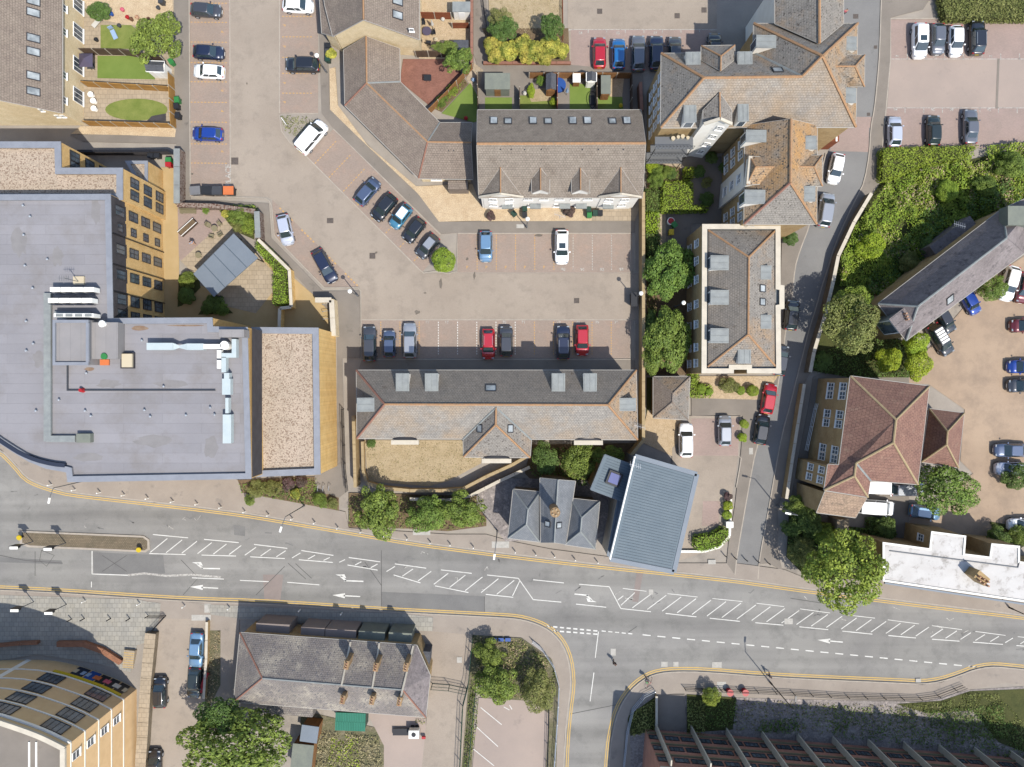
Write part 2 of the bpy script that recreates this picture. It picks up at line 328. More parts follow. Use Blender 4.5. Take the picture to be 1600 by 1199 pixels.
# leaves
L = {}
L['mid'] = leafmat('leaf_mid_green', A(118, 134, 58), c2=A(84, 102, 44), isl=.45)
L['dark'] = leafmat('leaf_dark_green', A(94, 114, 54), c2=A(74, 94, 44))
L['lime'] = leafmat('leaf_lime', A(140, 156, 44), c2=A(118, 140, 40))
L['yellow'] = leafmat('leaf_yellow_green', A(134, 148, 58), c2=A(96, 118, 46), isl=.5)
L['gold'] = leafmat('leaf_variegated_gold', A(176, 168, 76), c2=A(96, 110, 44), isl=.5)
L['olive'] = leafmat('leaf_olive', A(124, 126, 72), c2=A(98, 106, 54))
L['hedge'] = leafmat('leaf_hedge', A(132, 150, 52), c2=A(104, 126, 42), isl=.34)
L['round'] = leafmat('leaf_round_maple', A(106, 126, 54), c2=A(84, 108, 46), isl=.36)
L['purple'] = leafmat('leaf_purple', A(98, 74, 74), c2=A(80, 70, 60))
L['straw'] = leafmat('straw_stems', A(158, 144, 114), c2=A(138, 128, 92))
L['rust'] = leafmat('rusty_spikes', A(150, 110, 66), c2=A(120, 84, 54))
# ---------------------------------------------------------------- ground sheets
SHC = [0]
def sheet(name, m, pts, z, label=None, parent=None):
    SHC[0] += 1; z = z + (SHC[0] % 7) * .0006 + (.03 if .06 <= z < .2 else 0)
    o = MB().poly(PP(pts, 0), up=True)
    o.v = [(p[0], p[1], z) for p in o.v]
    b = o.build(name, M[m], parent); 
    if parent is None: b['kind'] = 'structure'
    if label: b['label'] = label
    return b
RC = [0]
def raised(name, m, pts, z, kind='structure', parent=None):
    RC[0] += 1; z = z + (RC[0] % 13) * .0032
    b = MB().prism(PP(pts), -.01, z).build(name, M[m], parent)
    if kind and parent is None: b['kind'] = kind
    return b
def kerb(parent, pts, w=.14, z=.12, m='kerb', name='kerb'): return MB().strip(PP(pts), w, 0, z).build(name, M[m], parent)
g = MB().poly([Vector((-400, -400, -.02)), Vector((400, -400, -.02)), Vector((400, 400, -.02)), Vector((-400, 400, -.02))]).build('ground', M['ground']); g['kind'] = 'structure'
NE = [(-40,690),(0,702),(25,727),(40,746),(60,756),(85,764),(110,770),(160,776),(250,786),(350,798),(400,805),(500,822),(560,832),(640,846),(760,862),(860,874),(950,884),(1060,895),(1150,905),(1200,912),(1270,922),(1390,937),(1480,948),(1600,962),(1640,968)]
SE1 = [(-40,920),(0,921),(100,926),(200,933),(300,939),(400,942),(500,948),(600,955),(700,960),(780,964),(808,966),(830,971),(850,979),(866,990),(880,1007),(889,1030),(893,1060),(892,1080),(888,1110),(884,1150),(880,1240)]
SE2 = [(948,1240),(952,1170),(958,1135),(966,1108),(978,1087),(993,1070),(1012,1057),(1030,1051),(1055,1048.5),(1100,1049),(1200,1057),(1300,1062),(1400,1066),(1440,1068),(1470,1064),(1500,1054),(1520,1046),(1545,1041),(1570,1042),(1640,1050)]
road = sheet('road', 'asphalt', NE + SE2[::-1] + SE1[::-1], .008)
def off(pts, d):     # shift a pixel polyline sideways by d pixels
    out = []
    for k in range(len(pts)):
        a = pts[max(k - 1, 0)]; b = pts[min(k + 1, len(pts) - 1)]; dx, dy = b[0] - a[0], b[1] - a[1]; n = math.hypot(dx, dy)
        out.append((pts[k][0] - dy / n * d, pts[k][1] + dx / n * d))
    return out
def smooth(pts, it=2):
    for _ in range(it):
        o = [pts[0]]
        for a, b in zip(pts, pts[1:]): o += [(a[0] * .75 + b[0] * .25, a[1] * .75 + b[1] * .25), (a[0] * .25 + b[0] * .75, a[1] * .25 + b[1] * .75)]
        pts = o + [pts[-1]]
    return pts
def paint(parent, pts, w, z=.024, m='white_line', name='painted_line'): return MB().strip(PP(pts), w * S, z).build(name, M[m], parent)
def line(a, b, w=1.3, m='white_line', parent=None): return paint(parent or road, [a, b], w, m=m)
for P_, sg in ((NE, 1), (SE1, -1), (SE2, -1)):
    P_ = smooth(P_, 1)
    paint(road, off(P_, 2.6 * sg), 1.5, m='yellow_line', name='yellow_line'); paint(road, off(P_, 5.6 * sg), 1.5, m='yellow_line', name='yellow_line')
    kerb(road, off(P_, -1. * sg), w=.16)
sheet('road_patch', 'patch_pink', [(411,898),(443,898),(438,938),(413,938)], .014)
sheet('road_patch', 'patch_pink', [(995,893),(1005,894),(997,941),(988,940)], .014)
sheet('road_patch', 'patch', [(145,863),(255,868),(258,896),(147,898)], .013)
sheet('road_patch', 'patch', [(596,925),(757,932),(757,958),(596,951)], .013)
sheet('road_patch', 'patch', [(-20,870),(96,876),(98,882),(-20,878)], .014)
sheet('road_patch', 'patch', [(365,820),(383,823),(383,838),(366,836)], .013)
# hatched central reserve, drawn from its two edges
def interp(P_, x):
    for a, b in zip(P_, P_[1:]):
        if a[0] <= x <= b[0]: return a[1] + (b[1] - a[1]) * (x - a[0]) / (b[0] - a[0])
    return P_[-1][1]
T1 = [(235,835),(373,848),(449,857),(521,868),(594,878),(666,888),(737,896),(812,904)]
B1_ = [(230,865),(369,869),(445,873),(520,879),(590,891),(657,911),(732,926),(835,937)]
for a, b in ((239,294),(319,373),(397,449),(471,521),(545,594),(617,666),(689,737),(761,810)): line((a, interp(T1, a)), (b, interp(T1, b)))
for a, b in ((233,290),(315,369),(391,445),(467,520),(543,590),(615,657),(680,732),(759,802)): line((a, interp(B1_, a)), (b, interp(B1_, b)))
x = 235
while x < 812:
    yb = interp(B1_, x) - 2; hgt = yb - interp(T1, x); xt = min(x + hgt * .95, 812); 
    if hgt > 3: line((x, yb), (xt, interp(T1, xt) + 4))
    x += 24.6
line((810,904),(833,937)); line((833,937),(877,941)); line((833,906),(881,911)); line((905,913),(952,917)); line((952,917),(970,951)); line((970,951),(1017,956)); line((900,944),(947,949))
T2 = [(952,917),(1010,924),(1090,933),(1160,940),(1225,948),(1297,958),(1367,966),(1436,975),(1503,984),(1571,993),(1640,1000)]
B2_ = [(970,951),(1017,956),(1088,964),(1156,971),(1224,977),(1294,984),(1363,991),(1431,997),(1499,1002),(1567,1007),(1640,1013)]
for a, b in ((973,1010),(1043,1090),(1113,1160),(1182,1225),(1250,1297),(1320,1367),(1387,1436),(1456,1503),(1524,1571),(1590,1620)): line((a, interp(T2, a)), (b, interp(T2, b)), 1.)
for a, b in ((1040,1088),(1109,1156),(1180,1224),(1249,1294),(1316,1363),(1388,1431),(1456,1499),(1520,1567),(1588,1620)): line((a, interp(B2_, a)), (b, interp(B2_, b)))
x = 988
line((965,938),(974,931)); line((970,946),(992,926))
while x < 1600:
    yb = interp(B2_, x) - 3; h_ = yb - interp(T2, x); line((x, yb), (x + h_ * 1.05, interp(T2, x + h_) + 3)); x += 23.3
for k in range(23):
    x = 1004 + k * 23.15; y = 992 + (x - 1004) * .0965; line((x, y), (x + 12.5, y + 1.2), 1.7)
for k in range(8):
    x = 854 + k * 10.4; line((x, 978.5 + k * 1.0), (x + 6.5, 979.1 + k * 1.0), 2.2)
    if k: line((x, 985 + k * .8), (x + 6.5, 985.6 + k * .8), 2.2)
for k in range(5): x = 940 + k * 10.4; line((x, 986 + k), (x + 6.5, 986.6 + k), 1.6)
line((935,987),(930,1028)); line((928,1051),(922,1096))
line((144,861),(144,897), 1.4); line((144,897),(200,899), 1.4); line((300,903),(350,905)); line((375,907),(420,909)); line((449,910),(499,914)); line((143,909),(143,918))
paint(road, [(200,899),(225,896),(260,900),(300,898),(345,902)], 3.2, m='worn_line', name='worn_painted_line')
def arrow(x, y, ang, L_=44, bent=0):
    "lane arrow pointing left, turned by ang degrees, its tip at x, y"
    c, s_ = math.cos(R(ang)), math.sin(R(ang)); q = lambda u, v: (x + u * c - v * s_, y + u * s_ + v * c)
    m = MB()
    for P_ in ([(0, 0), (20, -4), (20, 4)], [(18, -1), (L_, -.8), (L_, .8), (18, 1)]) if not bent else ([(0, -5), (14, -6), (17, 0)], [(9, -4), (18, 3), (16, 5), (7, -2)], [(14, 3), (L_, 3), (L_, 5), (14, 5)]):
        p = PP([q(*t) for t in P_]); m.poly([Vector((t.x, t.y, .024)) for t in p], up=True)
    m.build('painted_arrow', M['white_line'], road)
arrow(519,930,3); arrow(524,903,2,44,1); arrow(300,884,1,44,1); arrow(297,917,3,44); arrow(1277,1000,5,40)
arrow(933,936,186,36,1)
# traffic island
isl = thing('traffic_island', W(130,847), 'long cobbled traffic island between the lanes with low kerb', 'traffic island')
ip = [(30,829),(225,837),(234,843),(235,858),(228,863),(45,855),(32,850)]
MB().prism(PP(ip), 0, .14).build('kerb', M['kerb'], isl)
ipp = [(36,832),(224,840),(231,845),(231,857),(226,860),(47,852),(36,848)]
MB().prism(PP(ipp), .1, .155).build('cobbled_top', mat('island_setts', A(150,134,110), A(132,120,98), s1=.6, famt=.25, brick=(.25,.2,.03,.6)), isl)
# northern pavement, southern pavements
raised('pavement', 'pave', [(x_, y_) for x_, y_ in off(NE, -2.)] + [(1640,945),(1390,905),(1262,905),(1225,890),(1150,880),(1060,880),(950,870),(860,858),(795,845),(760,835),(700,835),(545,825),(540,800),(395,765),(380,752),(-40,640)], .11)
raised('pavement', 'pave', [(x_, y_) for x_, y_ in off(SE1, 2.)][0:21] + [(868,1240),(872,1100),(872,1060),(862,1030),(840,1005),(815,995),(740,992),(660,985),(375,968),(235,966),(-40,975)], .11)
sheet('slab_paving', 'slabs', [(-20,929),(215,936),(232,940),(252,942),(250,966),(240,1000),(215,1008),(60,1018),(-20,1020)], .115)
sheet('slab_paving', 'slabs', [(300,943),(630,959),(677,964),(676,986),(560,982),(440,970),(374,966),(330,960),(325,945)], .115)
sheet('pale_paving', 'slabs', [(-20,1018),(215,1008),(205,1050),(150,1036),(60,1022),(-20,1035)], .117)
raised('pavement', 'pave', [(x_, y_) for x_, y_ in off(SE2, 2.)] + [(1640,1075),(1570,1066),(1510,1078),(1440,1096),(1200,1090),(1072,1084),(1068,1082),(1025,1086),(1024,1078),(1010,1084),(985,1108),(976,1140),(972,1240)], .11)
# the lane on the right
LL = [(1312,-20),(1314,60),(1316,130),(1318,180),(1318,200),(1290,240),(1275,300),(1265,352),(1250,390),(1241,420),(1238,465),(1228,510),(1222,560),(1212,620),(1196,660),(1181,700),(1168,770),(1151,869),(1148,898)]
LR = [(1377,-20),(1374,80),(1371,120),(1366,170),(1360,200),(1358,240),(1350,285),(1340,305),(1325,335),(1305,380),(1293,420),(1283,450),(1275,480),(1265,510),(1255,550),(1244,592),(1235,630),(1221,680),(1212,730),(1205,770),(1199,805),(1186,874),(1184,905)]
lane = sheet('lane', 'asphalt_lane', smooth(LL,1) + smooth(LR,1)[::-1], .012)
kerb(lane, smooth(LR,1)); kerb(lane, smooth(LL[5:],1))
raised('pavement', 'path', smooth(LR,1)[:-2] + [(1200,880),(1222,892),(1215,860),(1215,800),(1232,720),(1247,662),(1256,600),(1266,582),(1275,545),(1290,487),(1302,430),(1310,400),(1335,347),(1362,300),(1378,280),(1378,228),(1386,165),(1391,100),(1391,28),(1442,15),(1465,-20)], .1)
raised('pavement', 'path', LL[7:] + [(1135,880),(1138,850),(1148,790),(1158,700),(1160,650),(1150,648),(1080,650),(1080,590),(1215,590),(1222,350)], .1)
sheet('paved_crossing', 'bay2', [(1297,198),(1318,183),(1358,183),(1357,238),(1297,236)], .02)
sheet('block_paved_entrance', 'bay2', [(1338,183),(1362,183),(1362,200),(1340,200)], .024)
# top right car parks
sheet('parking_bays', 'bay2', [(1391,-20),(1441,-20),(1441,14),(1376,14),(1376,-20)], .02)
sheet('car_park', 'concrete_pink', [(1391,92),(1640,92),(1640,170),(1383,170)], .012)
pk = sheet('parking_bays', 'bay2', [(1391,30),(1640,30),(1640,92),(1391,92)], .018)
pk2 = sheet('parking_bays', 'bay2', [(1384,169),(1640,169),(1640,232),(1380,232)], .018)
kerb(pk, [(1640,30),(1391,30),(1391,92),(1384,170),(1378,230)]); kerb(pk2, [(1560,92),(1557,170)], w=.3, z=.03, m='path', name='drain')
line((1391,92.5),(1640,92.5), 1., 'worn_line', pk); line((1384,169),(1640,169), 1., 'worn_line', pk2)
for k in range(8):
    x = 1417.5 + k * 29.2; line((x, 84),(x, 94), 1.2, 'worn_line', pk)
    x = 1414 + k * 29.2; line((x, 168),(x, 177), 1.2, 'worn_line', pk2)
# central car park
cp = sheet('car_park', 'tarmac', [(360,-20),(437,-20),(437,178),(445,215),(478,244),(662,428),(715,427),(985,427),(1000,427),(1000,500),(565,500),(562,448),(425,312),(418,308),(360,305)], .010)
sheet('car_park', 'tarmac', [(887,-20),(1120,-20),(1120,100),(887,100)], .011)
b1 = sheet('parking_bays', 'bay', [(296,-20),(359,-20),(359,290),(360,308),(298,308)], .018)
b2 = sheet('parking_bays', 'bay', [(437,-20),(497,-20),(497,178),(437,178)], .018)
b3 = sheet('parking_bays', 'bay', [(478,243),(521,202),(535,215),(688,367),(682,400),(660,425)], .018)
b4 = sheet('parking_bays', 'bay', [(425,312),(562,448),(507,450),(440,381),(430,370)], .018)
b5 = sheet('parking_bays', 'bay', [(715,365),(987,365),(987,426),(715,426)], .018)
b6 = sheet('parking_bays', 'bay', [(565,500),(986,500),(986,560),(565,560)], .018)
b7 = sheet('parking_bays', 'bay2', [(892,47),(1110,47),(1110,112),(892,108)], .018)
b8 = sheet('parking_bays', 'bay2', [(1080,654),(1154,654),(1153,712),(1078,712)], .108)
sheet('car_park', 'tarmac', [(1066,650),(1158,650),(1150,735),(1140,790),(1135,850),(1050,880),(1050,700),(1062,690)], .104)
sheet('paved_bay', 'bay2', [(1098,783),(1125,783),(1122,822),(1096,822)], .108)
kerb(cp, [(296,-20),(298,308)]); kerb(cp, [(298,308),(415,310),(421,314),(425,322),(429,368),(440,381),(507,450),(560,450),(564,455),(565,562),(985,562)])
kerb(cp, [(359,-20),(360,290)], z=.03); kerb(cp, [(437,-20),(437,177),(497,178)], z=.04); kerb(cp, [(437,180),(440,205),(452,222),(478,244),(655,421)], z=.05)
kerb(cp, [(521,202),(535,215),(688,367)], z=.1); kerb(cp, [(655,421),(662,427),(680,424),(700,428),(714,424),(715,365),(985,365),(986,426),(992,423),(992,370)], z=.1)
kerb(cp, [(565,500),(985,500),(985,560)], z=.03); kerb(cp, [(986,500),(992,502),(992,560)], z=.1); kerb(b7, [(887,47),(1120,47)], z=.02, m='worn_line')
kerb(b8, [(1154,654),(1153,712),(1158,716),(1150,762)], z=.12)
def dashes(p, a, b, n, m='orange_line', w=1.3, fill=.55):
    mb = MB()
    for k in range(n):
        t0 = k / n; t1 = t0 + fill / n
        mb.strip(PP([(a[0] + (b[0]-a[0]) * t0, a[1] + (b[1]-a[1]) * t0), (a[0] + (b[0]-a[0]) * t1, a[1] + (b[1]-a[1]) * t1)]), w * S, .026)
    return mb.build('dashed_bay_line', M[m], p)
for y in (5,35,66,98,128,160,191,225,255): dashes(b1, (298,y),(357,y+.5), 11)
for y in (26,58,90,115,146): dashes(b2, (441,y),(490,y), 9)
for k in range(8):
    t = k / 7.0; x, y = 492 + 155 * t, 256 + 152 * t; dashes(b3, (x, y), (x + 35, y - 37), 9)
for k in range(4): x, y = 437 + k * 34, 325 + k * 34; dashes(b4, (x, y),(x + 22, y + 22), 5, w=2.)
for k in range(9): dashes(b5, (745.5 + k * 30, 367),(745.5 + k * 30, 424), 14, 'orange_line' if k < 5 else 'worn_line')
for k in range(13): dashes(b6, (595 + k * 30, 503),(595 + k * 30, 556), 13, 'white_line' if 2 < k < 8 else 'orange_line')
for k in range(7): line((919 + k * 29, 47),(919 + k * 29, 52), 1.2, 'worn_line', b7)
line((1087,708),(1087,712),1.2,'worn_line',b8); line((1118,708),(1118,712),1.2,'worn_line',b8); line((1080,711.5),(1152,711.5),1.,'worn_line',b8)
line((1098,783),(1124,783),1.,'worn_line'); line((1098,783),(1098,789),1.,'worn_line')
def ground_text(txt, x, y, size, parent, rz=0., m='worn_line', name='painted_number', z=.03):
    c = bpy.data.curves.new(name, 'FONT'); c.body = txt; c.size = size; c.extrude = .001; c.align_x = 'CENTER'; c.align_y = 'CENTER'; c.offset = .012
    o = bpy.data.objects.new(name, c); link(o, parent); p = W(x, y); o.location = (p.x, p.y, z); o.rotation_euler = (0, 0, rz)
    c.materials.append(M[m]); return o
for k, t in enumerate(('90','91','92','93')): ground_text(t, 880 + k * 30.3, 421.5, .55, b5)
for k, t in enumerate(('66','67','68','69','70','71','72','73','74','75','76','77')): ground_text(t, 668 + k * 30.0 - (k > 5) * 5, 504, .5, b6) if k not in (2,3,6) else None
for k, t in enumerate(('86','','85','','87','81')):
    if t: ground_text(t, 1402 + k * 29.2, 89, .5, pk)
for k, t in enumerate(('94','','95','99','','82')):
    if t: ground_text(t, 1399 + k * 29.2, 172, .5, pk2)
for k, t in enumerate(('54','','55','','53','')):
    if t: ground_text(t, 907 + k * 29.2, 52, .5, b7)
ground_text('42', 1102, 708.5, .5, b8, z=.115); ground_text('44', 1133, 708.5, .5, b8, z=.115); ground_text('24', 1111, 786, .5, b8, z=.115)
ground_text('PLACE', 357, 274, 1.0, b1, R(90)).name = 'painted_word'
for y in (22,52,83,113,144,176,208,239): ground_text('P', 348, y - 2, .5, b1, R(90), 'orange_line', 'painted_letter')
for y in (40,73,130,160): ground_text('P', 444, y, .5, b2, R(-90), 'orange_line', 'painted_letter')
for k in range(5): ground_text('P', 730 + k * 30, 418, .5, b5, 0, 'orange_line', 'painted_letter')
# footpaths
raised('footpath', 'path', [(272,-20),(296,-20),(298,312),(420,318),(424,372),(505,455),(562,455),(563,560),(535,560),(540,765),(500,780),(505,760),(528,720),(527,500),(470,440),(430,402),(404,376),(402,330),(275,318),(276,225),(130,222),(110,212),(275,205)], .09)
raised('footpath', 'path', [(497,-20),(503,178),(520,200),(690,366),(714,364),(992,364),(992,345),(700,347),(688,330),(640,292),(515,165),(512,60),(498,0)], .09)
raised('footpath', 'path', [(565,563),(992,563),(997,690),(985,690),(985,580),(560,580)], .05)
raised('footpath', 'path', [(736,-20),(760,-20),(762,80),(775,92),(892,102),(1000,112),(1005,118),(1010,335),(1004,335),(1004,175),(745,175),(745,100),(738,80)], .06)
raised('gravel_bed', 'chip', [(515,108),(524,106),(528,165),(548,192),(575,228),(690,325),(690,344),(650,300),(560,215),(516,172)], .1)
raised('gravel_bed', 'chip', [(645,292),(738,288),(760,345),(686,347)], .1)
raised('gravel_bed', 'chip', [(127,198),(276,200),(274,215),(200,212),(112,210)], .1)
raised('gravel_garden', 'chip', [(752,322),(925,322),(925,346),(752,346)], .105)
raised('lawn_patch', 'turf', [(957,331),(986,331),(985,345),(957,345)], .11)
sheet('pale_paving', 'slabs_tan', [(925,322),(1000,322),(992,346),(925,346)], .107)
# gardens, top left
raised('garden_paving', 'slabs_tan', [(132,-20),(272,-20),(272,203),(128,203)], .06)
def patch(name, m, pts, z=.08, lab=None): return sheet(name, m, pts, z, lab)
patch('garden_lawn', 'turf', [(153,88),(236,88),(243,125),(153,123)], .085)
patch('garden_lawn', 'lawn', [(158,40),(205,40),(225,55),(225,78),(158,76)], .085)
el = [(215 + 50 * math.cos(t) * (1 if math.cos(t) < 0 else .95), 172 + 17 * math.sin(t)) for t in np.linspace(0, 2 * math.pi, 24, endpoint=False)]
patch('garden_lawn', 'lawn', el, .085)
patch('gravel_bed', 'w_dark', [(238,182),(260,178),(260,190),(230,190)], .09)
patch('rough_ground', 'chip', [(130,0),(270,0),(272,40),(200,40),(150,30)], .08)
# gardens, top middle
patch('garden_gravel', 'gravel', [(655,-20),(737,-20),(737,95),(655,92)], .07)
patch('brick_patio', 'bay2', [(630,93),(712,93),(720,120),(670,165),(625,128)], .07)
bpy.data.objects['brick_patio'].data.materials[0] = mat('red_brick_paving', A(176,124,106), A(160,112,96), s1=.8, famt=.12, brick=(.22,.11,.012,.7))
patch('garden_lawn', 'turf', [(690,178),(735,130),(746,150),(746,190),(740,192)], .075)
patch('garden_paving', 'slabs_tan', [(735,95),(755,110),(746,150),(728,124),(735,112)], .072)
patch('garden_bed', 'soil', [(672,168),(722,118),(732,132),(690,176)], .074)
patch('dry_lawn', 'dry', [(763,-20),(878,-20),(880,60),(765,60)], .07)
patch('planting_soil', 'soil', [(753,45),(888,45),(890,98),(775,95)], .075)
raised('garden_paving', 'slabs_tan', [(757,113),(1000,113),(1000,175),(757,175)], .065)
patch('garden_lawn', 'turf', [(758,153),(800,153),(800,175),(758,175)], .075)
patch('garden_lawn', 'lawn', [(812,150),(868,150),(868,176),(812,176)], .075); patch('dry_lawn', 'dry', [(822,142),(858,138),(862,158),(830,160)], .08)
patch('garden_lawn', 'turf', [(890,132),(922,132),(922,176),(890,176)], .075); patch('garden_lawn', 'turf', [(934,150),(972,150),(974,176),(934,176)], .075)
patch('garden_gravel', 'gravel', [(955,118),(975,118),(972,152),(953,152)], .08)
# mansion gardens
raised('courtyard', 'path', [(1010,245),(1140,245),(1140,350),(1080,350),(1080,590),(1010,590)], .05)
patch('garden_path', 'slabs_tan', [(1022,335),(1040,335),(1040,380),(1030,400),(1032,470),(1040,490),(1020,490)], .07)
patch('patio', 'slabs_tan', [(1024,245),(1062,245),(1066,265),(1040,262)], .07)
patch('garden_bed', 'soil', [(1010,255),(1062,262),(1070,288),(1040,290),(1010,330)], .075); patch('garden_bed', 'soil', [(1010,400),(1080,400),(1080,586),(1010,586)], .075)
patch('garden_bed', 'gravel', [(1080,588),(1215,588),(1190,625),(1080,622)], .115)
patch('garden_bed', 'undergrowth', [(1010,590),(1030,590),(1030,640),(1010,650)], .08)
patch('gravel_yard', 'gravel', [(1012,640),(1066,655),(1066,720),(1000,690)], .08)
# dry lawn south of the long block
patch('dry_lawn', 'dry', [(570,688),(730,688),(752,700),(752,724),(700,752),(670,760),(575,752)], .06)
patch('planting_soil', 'soil', [(372,750),(495,745),(530,775),(530,798),(380,770)], .12); patch('cycle_parking_paving', 'path', [(492,742),(540,720),(540,770),(530,778),(515,772),(494,772)], .13)
patch('garden_bed', 'soil', [(830,695),(1000,692),(960,740),(930,765),(840,760),(820,740)], .06)
patch('planting_soil', 'soil', [(545,770),(760,775),(760,822),(700,830),(640,826),(545,824)], .12)
patch('yard', 'mud', [(745,745),(950,752),(950,840),(790,846),(745,790)], .12)
# courtyard, left
raised('courtyard', 'resin', [(250,262),(276,262),(280,330),(280,440),(330,450),(420,400),(500,470),(530,500),(530,520),(250,520)], .05)
patch('courtyard_patio', 'bay2', [(278,322),(345,322),(352,345),(283,408),(280,400)], .07)
patch('courtyard_paving', 'slabs_tan', [(345,330),(362,352),(440,440),(400,490),(350,478),(300,425),(283,408),(352,345)], .075)
patch('garden_bed', 'undergrowth', [(340,325),(398,325),(398,375),(375,365),(358,350)], .08); patch('planting_bed', 'undergrowth', [(280,430),(310,425),(314,450),(285,478),(278,480)], .08)
patch('planting_bed', 'undergrowth', [(330,465),(345,470),(365,490),(310,492)], .08)
# bank on the right and yard
sheet('bank', 'undergrowth', [(1378,282),(1600,230),(1640,230),(1640,300),(1560,330),(1375,470),(1370,520),(1450,545),(1420,590),(1330,590),(1270,580),(1280,520),(1302,435),(1310,400),(1335,347)], .06)
sheet('yard', 'tan_yard', [(1640,400),(1600,400),(1540,440),(1455,540),(1400,600),(1450,600),(1507,640),(1500,720),(1520,740),(1400,830),(1640,850)], .05)
raised('yard', 'path', [(1290,580),(1420,590),(1420,850),(1290,850),(1232,800),(1250,700),(1262,640),(1270,590)], .04)
patch('verge', 'undergrowth', [(1232,800),(1300,820),(1400,830),(1390,905),(1262,905),(1228,870)], .12)
patch('undergrowth_bed', 'undergrowth', [(1545,815),(1640,830),(1640,860),(1560,845)], .09)
# bottom left
raised('service_yard', 'tarmac', [(245,966),(325,962),(322,1040),(312,1240),(232,1240),(240,1050)], .03)
raised('yard', 'pave', [(325,962),(374,966),(372,1100),(362,1120),(320,1150),(312,1100)], .06)
sheet('rough_ground', 'rough', [(325,985),(345,985),(345,1070),(320,1120)], .075)
raised('driveway', 'tarmac', [(655,985),(740,990),(736,1095),(718,1240),(655,1240),(668,1110)], .05)
raised('yard', 'concrete_pink', [(572,1110),(665,1115),(668,1240),(600,1240),(600,1165)], .045)
sheet('rough_garden', 'rough', [(470,1110),(600,1140),(612,1240),(470,1240)], .05)
sheet('weedy_strip', 'rough', [(738,992),(815,997),(862,1030),(874,1060),(872,1240),(850,1240),(745,1050),(735,1240),(718,1240)], .06)
sc_ = raised('car_park', 'concrete_pink', [(748,1090),(830,1095),(858,1115),(850,1240),(735,1240),(744,1130)], .065)
for a in (((796,1101),(800,1108)),((751,1105),(784,1132)),((742,1133),(778,1166)),((740,1170),(772,1196)),((787,1104),(796,1109))): paint(sc_, list(a), 1.2, z=.125)
# derelict plot, bottom right
sheet('derelict_plot', 'mud', [(985,1110),(1026,1085),(1200,1092),(1440,1097),(1515,1078),(1640,1070),(1640,1240),(985,1240)], .02)
sheet('grass_bank', 'undergrowth', [(1400,1100),(1470,1095),(1515,1080),(1640,1075),(1640,1190),(1560,1160),(1520,1110),(1450,1115)], .05)
sheet('weedy_strip', 'undergrowth', [(980,1120),(1024,1088),(1024,1140),(985,1150)], .05); sheet('concrete_slab', 'path', [(1026,1085),(1070,1085),(1072,1140),(1026,1140)], .06)
sheet('weedy_strip', 'undergrowth', [(1073,1085),(1150,1090),(1145,1140),(1073,1145)], .05)
# iron covers in the road and yards
def cover(x, y, wx, wy, m='iron', z=.03, rz=0):
    p = W(x, y); MB().box((p.x, p.y, z), (wx * S, wy * S, .02)).build('utility_cover', M[m], g)
for a in ((367,252,11,11),(516,345,10,8,'iron'),(582,400,9,9),(901,470,8,8),(937,18,8,8),(1058,25,8,8),(1100,16,8,8),(174,762,10,9),(243,784,6,4),(160,960,9,9),(200,951,5,10),(268,1014,7,7),(261,1083,7,7),(267,1179,6,8),(1337,26,8,7),
          (1368,74,5,5),(1357,179,5,5),(30,988,10,8),(118,994,9,9),(6,967,8,9),(662,1032,0,0),(560,770,0,0)):
    if a[2]: cover(a[0], a[1], a[2], a[3], z=.03 if a[1] > 800 or a[0] < 1000 else .03)
for a in ((958,1019,8,11),(1038,1038,10,8),(1056,1038,8,8),(1120,1039,15,9),(1017,925,7,8),(1232,971,13,9),(659,831,27,10),(782,851,27,10),(1112,878,12,7),(813,354,12,6),(1173,705,6,10),(1434,1063,8,6),(198,984,10,12),(718,1031,8,9),(1127,1070,14,10),(1173,777,0,0),(315,965,30,9),(325,950,10,14)):
    if a[2]: cover(a[0], a[1], a[2], a[3], 'cover_pale', z=.118 if not (900 < a[0] < 1240 and 900 < a[1] < 1050) else .03)
